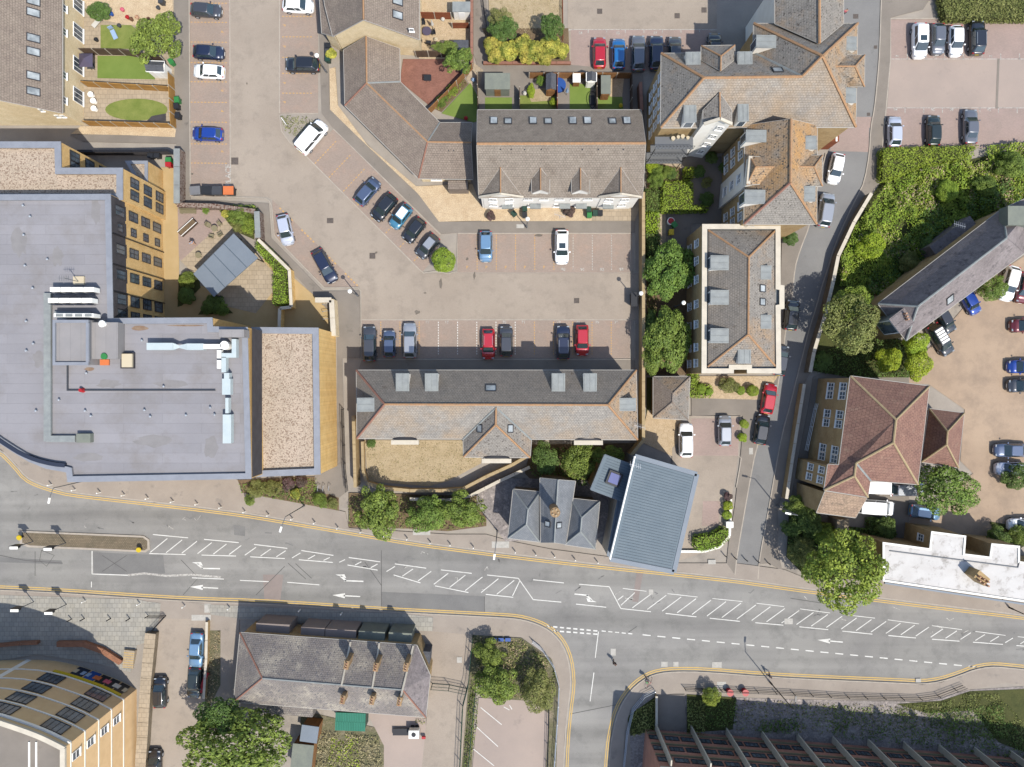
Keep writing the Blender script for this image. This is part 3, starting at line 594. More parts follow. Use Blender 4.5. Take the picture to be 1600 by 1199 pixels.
# ---------------------------------------------------------------- building kit
def inset(P_, d):
    "shrink a counter-clockwise ground polygon by d metres, keeping z"
    n = len(P_); out = []
    for i in range(n):
        p = P_[i]; a = P_[i - 1]; b = P_[(i + 1) % n]
        d1 = Vector((p.x - a.x, p.y - a.y)); d2 = Vector((b.x - p.x, b.y - p.y))
        if d1.length < 1e-6 or d2.length < 1e-6: out.append(p.copy()); continue
        d1.normalize(); d2.normalize(); n1 = Vector((-d1.y, d1.x)); n2 = Vector((-d2.y, d2.x)); m = n1 + n2
        if m.length < .3: m = n1
        else: m = m / max(m.dot(n1), .35)
        out.append(Vector((p.x + m.x * d, p.y + m.y * d, p.z)))
    return out
def roofset(b, V, F, m, ov=.3, wall='w_cream', z0=0., ridges=(), rm='ridge', rw=.11, t=.14, gut='gutter_grey', walls=True, wname='wall', drop=.1, rname='roof'):
    P_ = {k: W(*v) for k, v in V.items()}
    polys = []
    for f in F:
        keys, fm = (f, m) if isinstance(f[0], str) and not isinstance(f, tuple) else (f[0], f[1])
        polys.append((list(keys), fm))
    ed = {}; bym = {}
    for keys, fm in polys:
        pts = [P_[k] for k in keys]
        if area2(pts) < 0: keys = keys[::-1]; pts = pts[::-1]
        bym.setdefault(fm, MB()).slab(pts, t)
        for a, c in zip(keys, keys[1:] + keys[:1]): ed[(a, c)] = 1
    for fm, mb in bym.items(): mb.build(rname, M[fm], b)
    bd = {a: c for (a, c) in ed if (c, a) not in ed}
    info = {}
    gm = MB(); vm = MB(); wm = MB()
    while bd:
        s0 = next(iter(bd)); loop = [s0]; k = bd.pop(s0)
        while k != s0 and k in bd: loop.append(k); k = bd.pop(k)
        pts = [P_[k] for k in loop]; ins = inset(pts, ov)
        for i in range(len(loop)):
            j = (i + 1) % len(loop); a, c = pts[i], pts[j]; ia, ic = ins[i], ins[j]
            info[(loop[i], loop[j])] = (ia, ic)
            if walls: wm.poly([(ia.x, ia.y, z0), (ic.x, ic.y, z0), (ic.x, ic.y, ic.z - drop), (ia.x, ia.y, ia.z - drop)])
            if gut:
                dv = Vector((c.x - a.x, c.y - a.y, 0))
                if dv.length > .3:
                    dn = Vector((dv.y, -dv.x, 0)).normalized()
                    if abs(a.z - c.z) < .15: MB().tube(a + dn * .04 - Vector((0, 0, .07)), c + dn * .04 - Vector((0, 0, .07)), .055, 6).build('gutter', M[gut], b)
                    else: MB().tube(a + dn * .01 - Vector((0, 0, .05)), c + dn * .01 - Vector((0, 0, .05)), .05, 4).build('bargeboard', M[gut], b)
    if walls and wm.f: wm.build(wname, M[wall], b)
    for r in ridges:
        rr, rmm = (r, rm) if not isinstance(r, tuple) or len(r) == 2 and len(r[0]) <= 2 and not r[1] in M else (r[0], r[1])
        a, c = P_[rr[0]], P_[rr[1]]
        MB().tube(a + Vector((0, 0, .02)), c + Vector((0, 0, .02)), rw, 6).build('ridge', M[rmm], b)
    return P_, info
WC = {}
def win_mesh(w_, h_, st):
    key = (round(w_, 2), round(h_, 2), st)
    if key in WC: return WC[key]
    f = MB(); b = .07 if w_ > .5 else .05; fm = 'frame' if st[0] == 'w' else 'frame_dk'
    for x in (-w_ / 2 + b / 2, w_ / 2 - b / 2): f.box((x, .03, 0), (b, .1, h_))
    for z in (-h_ / 2 + b / 2, h_ / 2 - b / 2): f.box((0, .03, z), (w_ - 2 * b, .1, b))
    nx = int(st[1]) if len(st) > 1 else 1; nz = int(st[2]) if len(st) > 2 else 1
    for k in range(1, nx): f.box((-w_ / 2 + w_ * k / nx, .03, 0), (b * .7, .08, h_ - 2 * b))
    for k in range(1, nz): f.box((0, .028, -h_ / 2 + h_ * k / nz), (w_ - 2 * b, .076, b * .7))
    if st[0] == 'w': f.box((0, .07, -h_ / 2 - .04), (w_ + .12, .2, .06))
    fo = f.build('window', M[fm], None, local=True); p = MB().box((0, .012, 0), (w_ - b, .03, h_ - b)).build('pane', M['pane'], fo, local=True)
    WC[key] = (fo.data, p.data); bpy.data.objects.remove(p); bpy.data.objects.remove(fo)
    return WC[key]
def put_window(b, loc, nrm, w_, h_, st='w22'):
    fd, pd = win_mesh(w_, h_, st); o = bpy.data.objects.new('window', fd); link(o, b); o.location = Vector(loc) - ORG[b.name]
    o.rotation_euler = (0, 0, math.atan2(nrm.y, nrm.x) - math.pi / 2)
    q = bpy.data.objects.new('pane', pd); link(q, o); return o
def wins(b, seg, ts, zs, w_, h_, st='w22'):
    a, c = seg; d = Vector((c.x - a.x, c.y - a.y, 0)); n = Vector((d.y, -d.x, 0)).normalized()
    for t in ts:
        for z in zs: put_window(b, (a.x + d.x * t + n.x * .01, a.y + d.y * t + n.y * .01, z), n, w_, h_, st)
def hit(pl, x, y):
    "where the sight line of a pixel meets the plane of three roof points"
    a, b_, c = pl; n = (b_ - a).cross(c - a); o = Vector((0, 0, H)); d = W(x, y, 0) - o
    return o + d * (n.dot(a - o) / n.dot(d))
def basis(pl):
    a, b_, c = pl; n = (b_ - a).cross(c - a).normalized(); n = n if n.z > 0 else -n
    t = Vector((0, 0, 1)).cross(n); t = t.normalized() if t.length > 1e-4 else Vector((1, 0, 0)); return t, n.cross(t), n
SKC = {}
def skylight(b, pl, x, y, w_=.8, h_=1.1, open_=False):
    t, u, n = basis(pl); p = hit(pl, x, y) + n * .02; key = (w_, h_)
    if key not in SKC:
        f = MB()
        for X in (-w_ / 2, w_ / 2): f.box((X, 0, .05), (.09, h_ + .09, .12))
        for Y in (-h_ / 2, h_ / 2): f.box((0, Y, .05), (w_ - .09, .09, .12))
        fo = f.build('roof_window', M['frame_dk'], None, local=True); g_ = MB().box((0, 0, .04), (w_ - .08, h_ - .08, .04)).build('pane', M['sky_pane'], None, local=True)
        SKC[key] = (fo.data, g_.data); bpy.data.objects.remove(fo); bpy.data.objects.remove(g_)
    o = bpy.data.objects.new('roof_window', SKC[key][0]); link(o, b)
    mt = Matrix((t, u, n)).transposed().to_4x4(); mt.translation = p - ORG[b.name]; o.matrix_local = mt
    q = bpy.data.objects.new('pane', SKC[key][1]); link(q, o)
    if open_: q.rotation_euler = (R(-14), 0, 0); q.location = (0, 0, .1)
def dormer(b, pl, x, y, w_, l_, top='lead', front='pane', rise=.05, wm='w_white'):
    "flat roofed dormer: x, y is the middle of its uphill edge"
    t, u, n = basis(pl); p = hit(pl, x, y); dn = Vector((-u.x, -u.y, 0)); sl_ = dn.length; dn = dn.normalized()
    drop = l_ * math.sqrt(max(1 / max(sl_ * sl_, 1e-3) - 1, 0)); ang = math.atan2(dn.y, dn.x)
    c = p + dn * (l_ / 2); zt = p.z + rise
    d = MB().box((c.x, c.y, zt - drop / 2 - .15), (l_ - .06, w_ - .1, drop + .3 - .14), ang).build('dormer', M[wm], b)
    MB().box((c.x, c.y, zt - .06), (l_ + .1, w_ + .08, .12), ang).build('dormer_roof', M[top], d)
    rr = MB()
    for s_ in (-1, 0, 1): q = c + Vector((-dn.y, dn.x, 0)) * s_ * (w_ / 2 - .12) * (1 if s_ else .0); rr.box((q.x, q.y, zt + .015), (l_ - .15, .05, .05), ang)
    rr.build('lead_roll', M[top], d)
    f = p + dn * (l_ - .01); h_ = drop - .15
    if h_ > .3:
        MB().box((f.x + dn.x * -.0, f.y + dn.y * -.0, zt - .16 - h_ / 2), (.08, w_ - .3, h_), ang).build('window_frame', M['frame'], d)
        MB().box((f.x + dn.x * .035, f.y + dn.y * .035, zt - .16 - h_ / 2), (.03, w_ - .5, h_ - .16), ang).build('window_pane', M['pane'], d)
def flatblock(b, pts, z, roofm, wallm, pw=.55, ph=.35, cop='coping', z0=0., rname='roof', copn='coping'):
    P_ = ccw(PP(pts, z)); I = inset(P_, pw); n = len(P_)
    MB().prism(P_, z0, z - .1, top=False).build('wall', M[wallm], b)
    MB().poly([Vector((p.x, p.y, z - ph)) for p in I], up=True).build(rname, M[roofm], b)
    O = inset(P_, -.06)
    for i in range(n):
        j = (i + 1) % n
        MB().prism([O[i], O[j], I[j], I[i]], z - .12, z, bot=True).build(copn, M[cop], b)
    up = MB()
    for i in range(n): j = (i + 1) % n; up.poly([(I[j].x, I[j].y, z - ph), (I[i].x, I[i].y, z - ph), (I[i].x, I[i].y, z - .1), (I[j].x, I[j].y, z - .1)])
    up.build('parapet', M[roofm], b)
    return P_
def edge_of(P_, i): return (P_[i], P_[(i + 1) % len(P_)])
def pbox(b, x0, y0, x1, y1, z0, z1, m, name, rz=0):
    "box whose top face fills a pixel rectangle at height z1"
    a, c = W(x0, y0, z1), W(x1, y1, z1); mm = (a + c) / 2
    mb = MB().box((mm.x, mm.y, (z0 + z1) / 2), (abs(c.x - a.x), abs(a.y - c.y), z1 - z0), rz)
    return mb.build(name, M[m], b)
def bld(x, y, label, cat='building', name='building', group=None): return thing(name, W(x, y), label, cat, group)

# ---------------------------------------------------------------- terrace, top left corner
b = bld(40, 100, 'terraced houses with brown tiled roof and cream brick gable in the top left corner', 'house', 'terraced_house')
V = dict(a=(97,-40,5.1), b=(97,177,5.1), c=(-20,153,9.9), d=(-20,-40,9.9), e=(-150,177,5.1), f=(-150,-40,5.1))
P_, I = roofset(b, V, ['abcd', 'cdfe'], 't_brown', wall='w_cream', ridges=['cd'])
pl = [P_[k] for k in 'abc']
for y in (2, 20, 60, 81, 119, 143): skylight(b, pl, 52, y, .9, 1.35)
E = [v for k, v in I.items() if set(k) == {'a', 'b'}][0]
wins(b, E, (.29, .62, .80, .93, .1), (4.2,), .9, .8, 'w21'); wins(b, E, (.2, .44, .70, .92), (1.35,), 1.9, 2.1, 'w31')
E = [v for k, v in I.items() if set(k) == {'c', 'b'}][0]; wins(b, E, (.75, .88), (3.4,), .5, .7, 'w11'); wins(b, E, (.62,), (5.4,), .5, .7, 'w11')
# ---------------------------------------------------------------- gabled house, top
b = bld(590, 30, 'gabled house with cream brick end wall and small high window at the top edge', 'house', 'gabled_house')
V = dict(a=(655,-40,5.2), b=(655,62,5.2), c=(568,31,9.3), d=(567,-40,9.3), e=(520,57,5.2), f=(508,10,5.2), g=(500,-40,5.2))
P_, I = roofset(b, V, ['abcd', 'cdgfe'], 't_brown', wall='w_cream', ridges=['cd'])
pl = [P_[k] for k in 'abc']; skylight(b, pl, 621, 2, .9, 1.3); skylight(b, pl, 621, 24, .9, 1.3)
E = [v for k, v in I.items() if set(k) == {'c', 'b'}][0]; wins(b, E, (.93,), (7.0,), .6, .7, 'w11')
V = dict(a=(540,-20,5.6), b=(543,5,5.6), c=(522,57,5.25), d=(503,52,3.9), e=(498,-20,3.9))
roofset(b, V, ['abcde'], 't_brown', wall='w_cream')
# ---------------------------------------------------------------- L shaped bungalow
b = bld(620, 170, 'bent single storey house with brown tiled roof between the car park and red brick patio', 'house', 'bungalow')
V = dict(r0=(572,57,5.), r1=(573,130,5.), r2=(668,222,5.), r3=(736,223,5.), w0=(537,78,2.9), w1=(539,165,2.9), w2=(654,279,2.9), w3=(739,280,2.9), e0=(624,76,2.9), e1=(625,128,2.9), e2=(687,192,2.9), e3=(738,192,2.9))
P_, I = roofset(b, V, [(('r0','r1','w1','w0'),'t_brown'),(('r1','r2','w2','w1'),'t_brown'),(('r2','r3','w3','w2'),'t_brown'),(('r0','e0','e1','r1'),'t_brown'),(('r1','e1','e2','r2'),'t_brown'),(('r2','e2','e3','r3'),'t_brown')], 't_brown', ov=.4,
    ridges=[(('r0','r1'),'ridge'),(('r1','r2'),'ridge'),(('r2','r3'),'ridge'),(('r1','w1'),'ridge_red'),(('r2','w2'),'ridge_red'),(('r1','e1'),'lead'),(('r2','e2'),'lead')])
for k, v in I.items():
    if set(k) == {'w1', 'w2'}: wins(b, v, (.2, .42, .64, .86), (1.5,), 1.6, 1.2, 'w31')
    if set(k) == {'w2', 'w3'}: wins(b, v, (.3, .75), (1.5,), 1.4, 1.2, 'w21')
pl = [P_[k] for k in ('r2', 'w3', 'w2')]
for x in (701, 709): p = hit(pl, x, 236); MB().box(p + Vector((0, 0, .04)), (.12, .12, .1)).build('vent', M['dkgrey'], b)
pbox(b, 700, 282, 731, 296, 0, 2.3, 't_brown', 'porch')
# ---------------------------------------------------------------- terrace with white gables
b = bld(877, 250, 'terrace with white rendered gables, two small gabled dormers and a row of roof windows', 'house', 'terraced_house')
V = dict(a=(746,172,6.3), b=(1002,172,6.3), c=(1009,224,10.3), d=(745,225,10.3), e=(1004,309,6.3), f=(748,309,6.3))
P_, I = roofset(b, V, ['abcd', 'cdfe'], 't_terr', wall='w_white', ridges=['cd'], rw=.17, ov=.25)
pl = [P_[k] for k in 'abc']; ps = [P_[k] for k in 'cdf']
for i, x in enumerate((771.7, 794, 833, 856.4, 895, 918, 957, 979.6)): skylight(b, pl, x, 190, .85, 1.1, open_=i in (0, 2, 4, 5, 7))
for x in (782, 799, 820, 846, 910, 935, 974): p = hit(ps, x, 234); MB().box(p + Vector((0, 0, .03)), (.14, .14, .12)).build('vent', M['dkgrey'], b)
for x0, xa, x1 in ((749, 782, 817), (936, 970, 1001.5)):
    V = dict(B=(xa, 262, 8.6), F=(xa, 303, 8.6), L=(x0, 309, 6.35), R=(x1, 309, 6.35))
    P2, I2 = roofset(b, V, ['BFL', 'BRF'], 't_terr', wall='w_white', ridges=['BF'], rw=.09, ov=.2)
    for k, v in I2.items():
        if set(k) == {'F', 'L'}: wins(b, v, (.55,), (4.9, 2.4), 1.0, 1.1, 'w21')
        if set(k) == {'F', 'R'}: wins(b, v, (.45,), (4.9, 2.4), 1.0, 1.1, 'w21')
    a, c = W(x0, 308, 6.6), W(x1, 308, 6.6); ap = W(xa, 303, 8.75)
    MB().tube(a, ap, .16, 4).tube(ap, c, .16, 4).build('gable_coping', M['w_cornice'], b)
for xa in (844.5, 907):
    V = dict(B=(xa, 263, 8.6), F=(xa, 297, 8.6), L=(xa - 13.5, 302, 7.7), R=(xa + 14, 302, 7.7), l=(xa - 13.5, 280, 7.7), r=(xa + 14, 280, 7.7))
    P2, I2 = roofset(b, V, ['BFLl', 'BrRF'], 't_terr', wall='w_white', z0=6.6, ridges=['BF'], rw=.09, ov=.12)
for k, v in I.items():
    if set(k) == {'e', 'f'}: wins(b, v, (.30, .40, .5, .60, .68), (4.9,), 1.1, 1.1, 'w21'); wins(b, v, (.33, .5, .64), (1.6,), 1.2, 1.3, 'w21')
for x0 in (828, 874, 900, 784, 942): pbox(b, x0, 318.5, x0 + 17, 326, 2.2, 2.5, 'lead', 'porch_roof')
# ---------------------------------------------------------------- mansion block, top right
b = bld(1180, 150, 'large apartment block with hipped roofs orange with lichen, lead dormers and white tower', 'apartment block', 'apartment_block')
V = dict(A=(1285,88,16.1), j=(1253,120,14.5), w=(1100,122,14.5), nw=(1033.5,83.7,10.5), sw=(1032.5,199.5,10.5), se=(1337,198.5,10.5), ne=(1340,37,10.5), p=(1178,37,10.5), v=(1177,82.5,10.5))
F_ = [(('A','p','ne'),'t_lich'),(('A','ne','se'),'t_orange'),(('A','se','sw','w','j'),'t_mix'),(('A','j','v','p'),'t_lich'),(('j','w','nw','v'),'t_lich'),(('w','sw','nw'),'t_lich')]
P_, I = roofset(b, V, F_, 't_lich', wall='w_stock', ridges=[(('w','j'),'ridge'),(('j','A'),'ridge'),(('A','p'),'ridge'),(('A','ne'),'ridge'),(('A','se'),'ridge'),(('w','nw'),'ridge'),(('w','sw'),'ridge'),(('j','v'),'lead')], rw=.16)
for k, v in I.items():
    if set(k) == {'nw', 'sw'}: wins(b, v, (.2, .4, .6, .8), (3., 5.8, 8.6), 1., 1.4, 'w22')
    if set(k) == {'se', 'sw'}: wins(b, v, (.5, .58), (5., 8.), .9, 1.2, 'w22')
    if set(k) == {'ne', 'se'}: wins(b, v, (.2, .4, .6, .8), (5.8, 8.6), 1., 1.4, 'w22')
pn = [P_[k] for k in ('j','w','nw')]; pso = [P_[k] for k in ('w','j','se')]; pe = [P_[k] for k in ('A','ne','se')]; pw_ = [P_[k] for k in ('A','v','p')]
dormer(b, pn, 1083, 101, 1.65, 1.4); dormer(b, pn, 1164, 100.5, 1.65, 1.4)
dormer(b, pw_, 1212, 65.5, 1.4, 2.2); dormer(b, pe, 1323, 68, 1.5, 1.1); dormer(b, pe, 1322, 149, 1.7, 1.1)
dormer(b, pso, 1078, 165, 1.4, 1.9); dormer(b, pso, 1161, 163.5, 1.2, 1.9); skylight(b, pn, 1215, 110, 1.1, 1.)
V = dict(B=(1126,111,13.9), C=(1126.5,88,13.9), a=(1096,72,11.9), c=(1148,71,11.9), d=(1096,94,11.9), e=(1147.5,94,11.9))
roofset(b, V, ['Bda'+'C', 'BCce', 'Cac'], 't_lich', wall='w_stock', z0=9, ridges=['BC','Ca','Cc'], rw=.1)
V = dict(B=(1302,104,13.9), C=(1336,104,13.9), a=(1351,86.5,11.9), c=(1350.5,135.5,11.9), d=(1323,86,12.2), e=(1328,135,11.6))
roofset(b, V, ['BCad', 'BecC', 'Cca'], 't_orange', wall='w_stock', z0=9, ridges=['BC','Ca','Cc'], rw=.1)
V = dict(A=(1280.5,68,14.6), B=(1280,-40,14.6), c=(1318,-40,11.4), d=(1318,37,11.4), e=(1211,-40,11.4), f=(1211,37,11.4))
roofset(b, V, ['ABcd', 'ABef'], 't_lich', wall='w_white', ridges=['AB'], rw=.16)
# white south tower
V = dict(B=(1124.5,145,13.5), F=(1125,185,13.7), L=(1099,194,12.6), R=(1143,194,12.6), l=(1099,172,12.6), r=(1143,172,12.6))
P2, I2 = roofset(b, V, ['BFLl', 'BrRF'], 't_lich', wall='w_white', ridges=['BF'], rw=.11, ov=.05)
ap, a, c = W(1125,186,14.0), W(1100,194,13.2), W(1143,194,13.2); MB().tube(a, ap, .22, 4).tube(ap, c, .22, 4).build('gable_coping', M['w_cornice'], b)
for k, v in I2.items():
    if set(k) == {'F', 'R'} : wins(b, v, (.5,), (2.4, 5.2, 8., 10.8), .8, 1.1, 'w22')
# south wing
V = dict(A=(1236,186,14.), B=(1235,286,14.), sw=(1163,350,10.3), se=(1276,350,10.3), nw=(1164,196,10.3), ne=(1277,196,10.3))
P_, I = roofset(b, V, [(('A','B','sw','nw'),'t_orange'),(('A','ne','se','B'),'t_orange'),(('B','se','sw'),'t_lich')], 't_orange', wall='w_stock', ridges=[(('A','B'),'ridge'),(('B','sw'),'ridge_red'),(('B','se'),'ridge')], rw=.15)
plw = [P_[k] for k in ('A','B','sw')]; ple = [P_[k] for k in ('A','B','se')]
dormer(b, plw, 1197, 213, 1.35, 2.3); dormer(b, plw, 1195, 308, 1.55, 2.3); dormer(b, ple, 1259, 223, 1.5, 1.2); dormer(b, ple, 1257, 303, 1.7, 1.2)
for k, v in I.items():
    if set(k) == {'sw', 'nw'}: wins(b, v, (.1, .22, .78, .9), (2.2, 5., 8.), 1., 1.3, 'w22')
    if set(k) == {'se', 'ne'}: wins(b, v, (.2, .8), (5., 8.), 1., 1.3, 'w22')
V = dict(B=(1216,261,12.7), C=(1181,261,12.7), a=(1171,244.5,11.6), c=(1167,289,11.6), d=(1196,246,11.6), e=(1192,287,11.6))
P2, I2 = roofset(b, V, ['BCad', 'BecC', 'Cca'], 't_orange', wall='w_white', ridges=['BC','Ca','Cc'], rw=.09, ov=.05)
for k, v in I2.items():
    if set(k) == {'a', 'c'}: wins(b, v, (.5,), (2.6, 5.4, 8.2), 1.2, 1.2, 'w22'); MB().tube(v[0] + Vector((0,0,.1)), v[1] + Vector((0,0,.1)), .3, 4).build('cornice', M['w_cornice'], b)
V = dict(B=(1238,260,12.7), C=(1272,261,12.7), a=(1285,243,11.2), c=(1285,291,11.2), d=(1262,243,11.2), e=(1254,290,11.2))
roofset(b, V, ['BCad', 'BecC', 'Cca'], 't_orange', wall='w_stock', z0=9, ridges=['BC','Ca','Cc'], rw=.09)
pbox(b, 1277, 200, 1311, 221, 0, 3.2, 'timber_red', 'entrance_canopy')
for x_ in (1278, 1292, 1306): pbox(b, x_, 200, x_ + 2.5, 221, 3.2, 3.26, 'whitecap', 'canopy_band')
# parapet block
b = bld(1160, 465, 'rectangular apartment block with cream parapet round a hipped grey tiled roof beside the lane', 'apartment block', 'apartment_block')
Pb = flatblock(b, [(1098,351),(1219,351),(1219,446),(1225,447),(1225,482),(1219,483),(1220,583),(1168,583),(1168,577),(1146,577),(1146,583),(1097,583)], 8., 'lead', 'w_stock', pw=.55, ph=.5, cop='w_cornice')
V = dict(A=(1170,402,10.3), B=(1169,523,10.3), nw=(1107,360,7.7), ne=(1212,360,7.7), sw=(1106,573,7.7), se=(1212,573,7.7))
P_, I = roofset(b, V, [(('A','ne','nw'),'t_lich'),(('A','nw','sw','B'),'t_long'),(('A','B','se','ne'),'t_lich'),(('B','sw','se'),'t_lich')], 't_lich', walls=False, gut=None, ridges=[(('A','B'),'ridge'),(('A','nw'),'ridge'),(('A','ne'),'ridge'),(('B','sw'),'ridge'),(('B','se'),'ridge')], rw=.13)
plw = [P_[k] for k in ('A','B','sw')]; ple = [P_[k] for k in ('A','B','se')]; pls = [P_[k] for k in ('B','sw','se')]
for y in (411, 465, 525): dormer(b, plw, 1138, y, 1.7, 2.1, 'lead')
for y in (426, 503): dormer(b, ple, 1189, y, 1.6, 1.2, 'lead')
dormer(b, pls, 1163, 547, 1.5, 1.6, 'lead'); skylight(b, ple, 1191, 451, .8, .9); skylight(b, ple, 1191, 472, .8, .9)
E = [e for e in [edge_of(Pb, i) for i in range(len(Pb))]]
for e in E:
    if (e[1] - e[0]).length > 15: wins(b, e, (.1, .22, .35, .52, .66, .82, .93), (2., 5.4), 1., 1.5, 'w22')
    elif (e[1] - e[0]).length > 7: wins(b, e, (.2, .5, .8), (2., 5.4), 1., 1.5, 'w22')
# ---------------------------------------------------------------- long block in the middle
b = bld(777, 633, 'long apartment block with dark north slope, pale south slope and projecting hipped bay', 'apartment block', 'apartment_block')
V = dict(a=(557,579,6.4), b=(994,579,6.4), c=(996,687,6.4), d=(558,685,6.4), A=(601,632,10.2), B=(950,633,10.2))
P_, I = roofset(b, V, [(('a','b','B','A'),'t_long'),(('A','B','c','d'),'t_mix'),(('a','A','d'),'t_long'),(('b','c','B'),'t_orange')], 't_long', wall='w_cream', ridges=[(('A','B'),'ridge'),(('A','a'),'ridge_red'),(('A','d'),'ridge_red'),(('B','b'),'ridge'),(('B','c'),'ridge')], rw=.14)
pn = [P_[k] for k in 'abB']; pw_ = [P_[k] for k in 'aAd']; pe = [P_[k] for k in 'bcB']; ps = [P_[k] for k in 'ABc']
for x in (629, 674.5, 872.5, 922): dormer(b, pn, x, 611.5, 1.55, 2.1, 'lead')
dormer(b, pw_, 584.5, 632.5, 1.6, 2.0, 'lead'); dormer(b, pe, 968.5, 632.5, 1.5, 1.9, 'lead'); skylight(b, pn, 767, 607, 1.25, .95)
V = dict(A=(775,637,9.9), B=(774.5,664,9.9), w=(724,686,6.4), sw=(724.5,714,6.4), se=(828,715,6.4), e=(830,687,6.4))
P2, I2 = roofset(b, V, ['ABsw'] and [(('A','B','sw','w'),'t_lich'),(('A','e','se','B'),'t_lich'),(('B','sw','se'),'t_lich')], 't_lich', wall='w_cream', ridges=[(('A','B'),'ridge'),(('B','sw'),'ridge'),(('B','se'),'ridge'),(('A','w'),'lead'),(('A','e'),'lead')], rw=.13)
skylight(b, [P2[k] for k in ('A','B','sw')], 750, 670, .9, .8); skylight(b, [P2[k] for k in ('A','B','se')], 797, 670, .9, .8)
for x0, x1, y0 in ((611,654,684), (753,799,713), (897,942,684.5)):
    q = pbox(b, x0, y0 + 4, x1, y0 + 11, 5.4, 6.0, 'w_cornice', 'balcony'); mb = MB()
    for k in range(8):
        t0 = math.pi * k / 8; t1 = math.pi * (k + 1) / 8; xc, hw = (x0 + x1) / 2, (x1 - x0) / 2 - 3
        mb.tube(W(xc - hw * math.cos(t0), y0 + 4 - 5 * math.sin(t0), 6.5), W(xc - hw * math.cos(t1), y0 + 4 - 5 * math.sin(t1), 6.5), .09, 5)
        mb.poly([W(xc - hw * math.cos(t0), y0 + 4, 6.5), W(xc - hw * math.cos(t0), y0 + 4 - 5 * math.sin(t0), 6.5), W(xc - hw * math.cos(t1), y0 + 4 - 5 * math.sin(t1), 6.5), W(xc - hw * math.cos(t1), y0 + 4, 6.5)], up=True)
    mb.build('arched_hood', M['black'], b)
for k, v in I.items():
    if set(k) == {'c', 'd'}: wins(b, v, (.04, .2, .3, .68, .8, .95), (1.6, 4.4), 1.2, 1.3, 'w22')
# ---------------------------------------------------------------- slate cottage
b = bld(868, 805, 'slate roofed cottage with two hipped pavilions and a tall round buff chimney by the road', 'cottage', 'cottage')
z, r = 5., 7.
V = dict(a=(802,765,z), b=(844,769,z), A=(825,796,r), B=(822.5,820,r), c=(843,847,z), d=(794,841,z))
roofset(b, V, ['abA', 'bcBA', 'cdB', 'daAB'], 'slate', wall='w_stone', ridges=['AB','Aa','Ab','Bc','Bd'], rm='lead', rw=.1)
V = dict(a=(891,779,z), b=(937,784,z), A=(909,809,r), B=(907,831,r), c=(930,858,z), d=(882,851,z))
roofset(b, V, ['abA', 'bcBA', 'cdB', 'daAB'], 'slate', wall='w_stone', ridges=['AB','Aa','Ab','Bc','Bd'], rm='lead', rw=.1)
V = dict(a=(844,747,5.4), b=(899,752,5.4), A=(872,750,7.3), B=(866,848,7.3), c=(884,851,5.4), d=(845,848,5.4))
P_, I = roofset(b, V, ['aABd', 'AbcB'], 'slate', wall='w_stone', ridges=['AB'], rm='lead', rw=.09)
skylight(b, [P_[k] for k in 'aAB'], 856, 819, .65, .8); skylight(b, [P_[k] for k in 'AbB'], 873, 821, .65, .8)
p = W(867.5, 801, 10.); ch = MB().tube((p.x, p.y, 5.5), (p.x, p.y, 9.9), .54, 20).tube((p.x, p.y, 9.9), (p.x, p.y, 10.05), .6, 20).build('chimney', M['buff_brick'], b)
for k in range(5): MB().tube((p.x + .36 * math.cos(k * 1.257), p.y + .36 * math.sin(k * 1.257), 10.05), (p.x + .36 * math.cos(k * 1.257), p.y + .36 * math.sin(k * 1.257), 10.2), .1, 8).build('chimney_pot', M['gravel'], ch)
# ---------------------------------------------------------------- blue metal roof
b = bld(1010, 800, 'modern building with blue grey standing seam roof and lower annex with square rooflight', 'building', 'metal_roofed_building')
q = [(992,713,8.2),(1089,741,8.2),(1053,894,8.2),(953,874,8.2)]
P_, I = roofset(b, dict(zip('abcd', q)), ['abcd'], 'blue_metal', wall='zinc', ov=.25, gut='zinc', t=.2)
a, b2_, c, d = [Vector(W(*v)) for v in q]
for k in range(1, 37):
    t = k / 37; p0 = a.lerp(d, t) ; p1 = b2_.lerp(c, t); u = (p1 - p0).normalized()
    MB().tube(p0 + u * .5 + Vector((0, 0, .02)), p1 - u * .45 + Vector((0, 0, .02)), .035, 4).build('roof_seam', M['blue_seam'], b)
MB().tube(a + Vector((0, 0, .02)), d + Vector((0, 0, .02)), .12, 6).build('gutter', M['whitecap'], b)
for p0, p1 in ((a, b2_), (b2_, c), (c, d)):
    MB().strip([p0, p1], .55, 8.1, 8.26).build('roof_edge', M['zinc'], b)
q = [(945,711,6.2),(989,727,6.2),(974,784,6.2),(923,765,6.2)]
P_, I = roofset(b, dict(zip('abcd', q)), ['abcd'], 'blue_metal', wall='w_stock', ov=.2, gut='zinc', t=.2)
a, b2_, c, d = [Vector(W(*v)) for v in q]
for k in range(1, 14):
    t = k / 14; p0 = a.lerp(d, t); p1 = b2_.lerp(c, t); u = (p1 - p0).normalized()
    MB().tube(p0 + u * .4 + Vector((0, 0, .02)), p1 - u * .1 + Vector((0, 0, .02)), .035, 4).build('roof_seam', M['blue_seam'], b)
pl = [a, b2_, c]; p = W(959.5, 748, 6.4); MB().box(p, (1.75, 1.75, .3), R(-21)).build('rooflight', M['black'], b)
MB().box(p + Vector((0, 0, .16)), (1.25, 1.25, .06), R(-21)).build('rooflight_pane', flat('purple_glass', (120, 124, 170), .1, spec=.8), b)
flatblock(b, [(965,782),(988,785),(955,872),(949,868)], 5.5, 'zinc', 'w_cornice', pw=.15, ph=.1, cop='zinc')
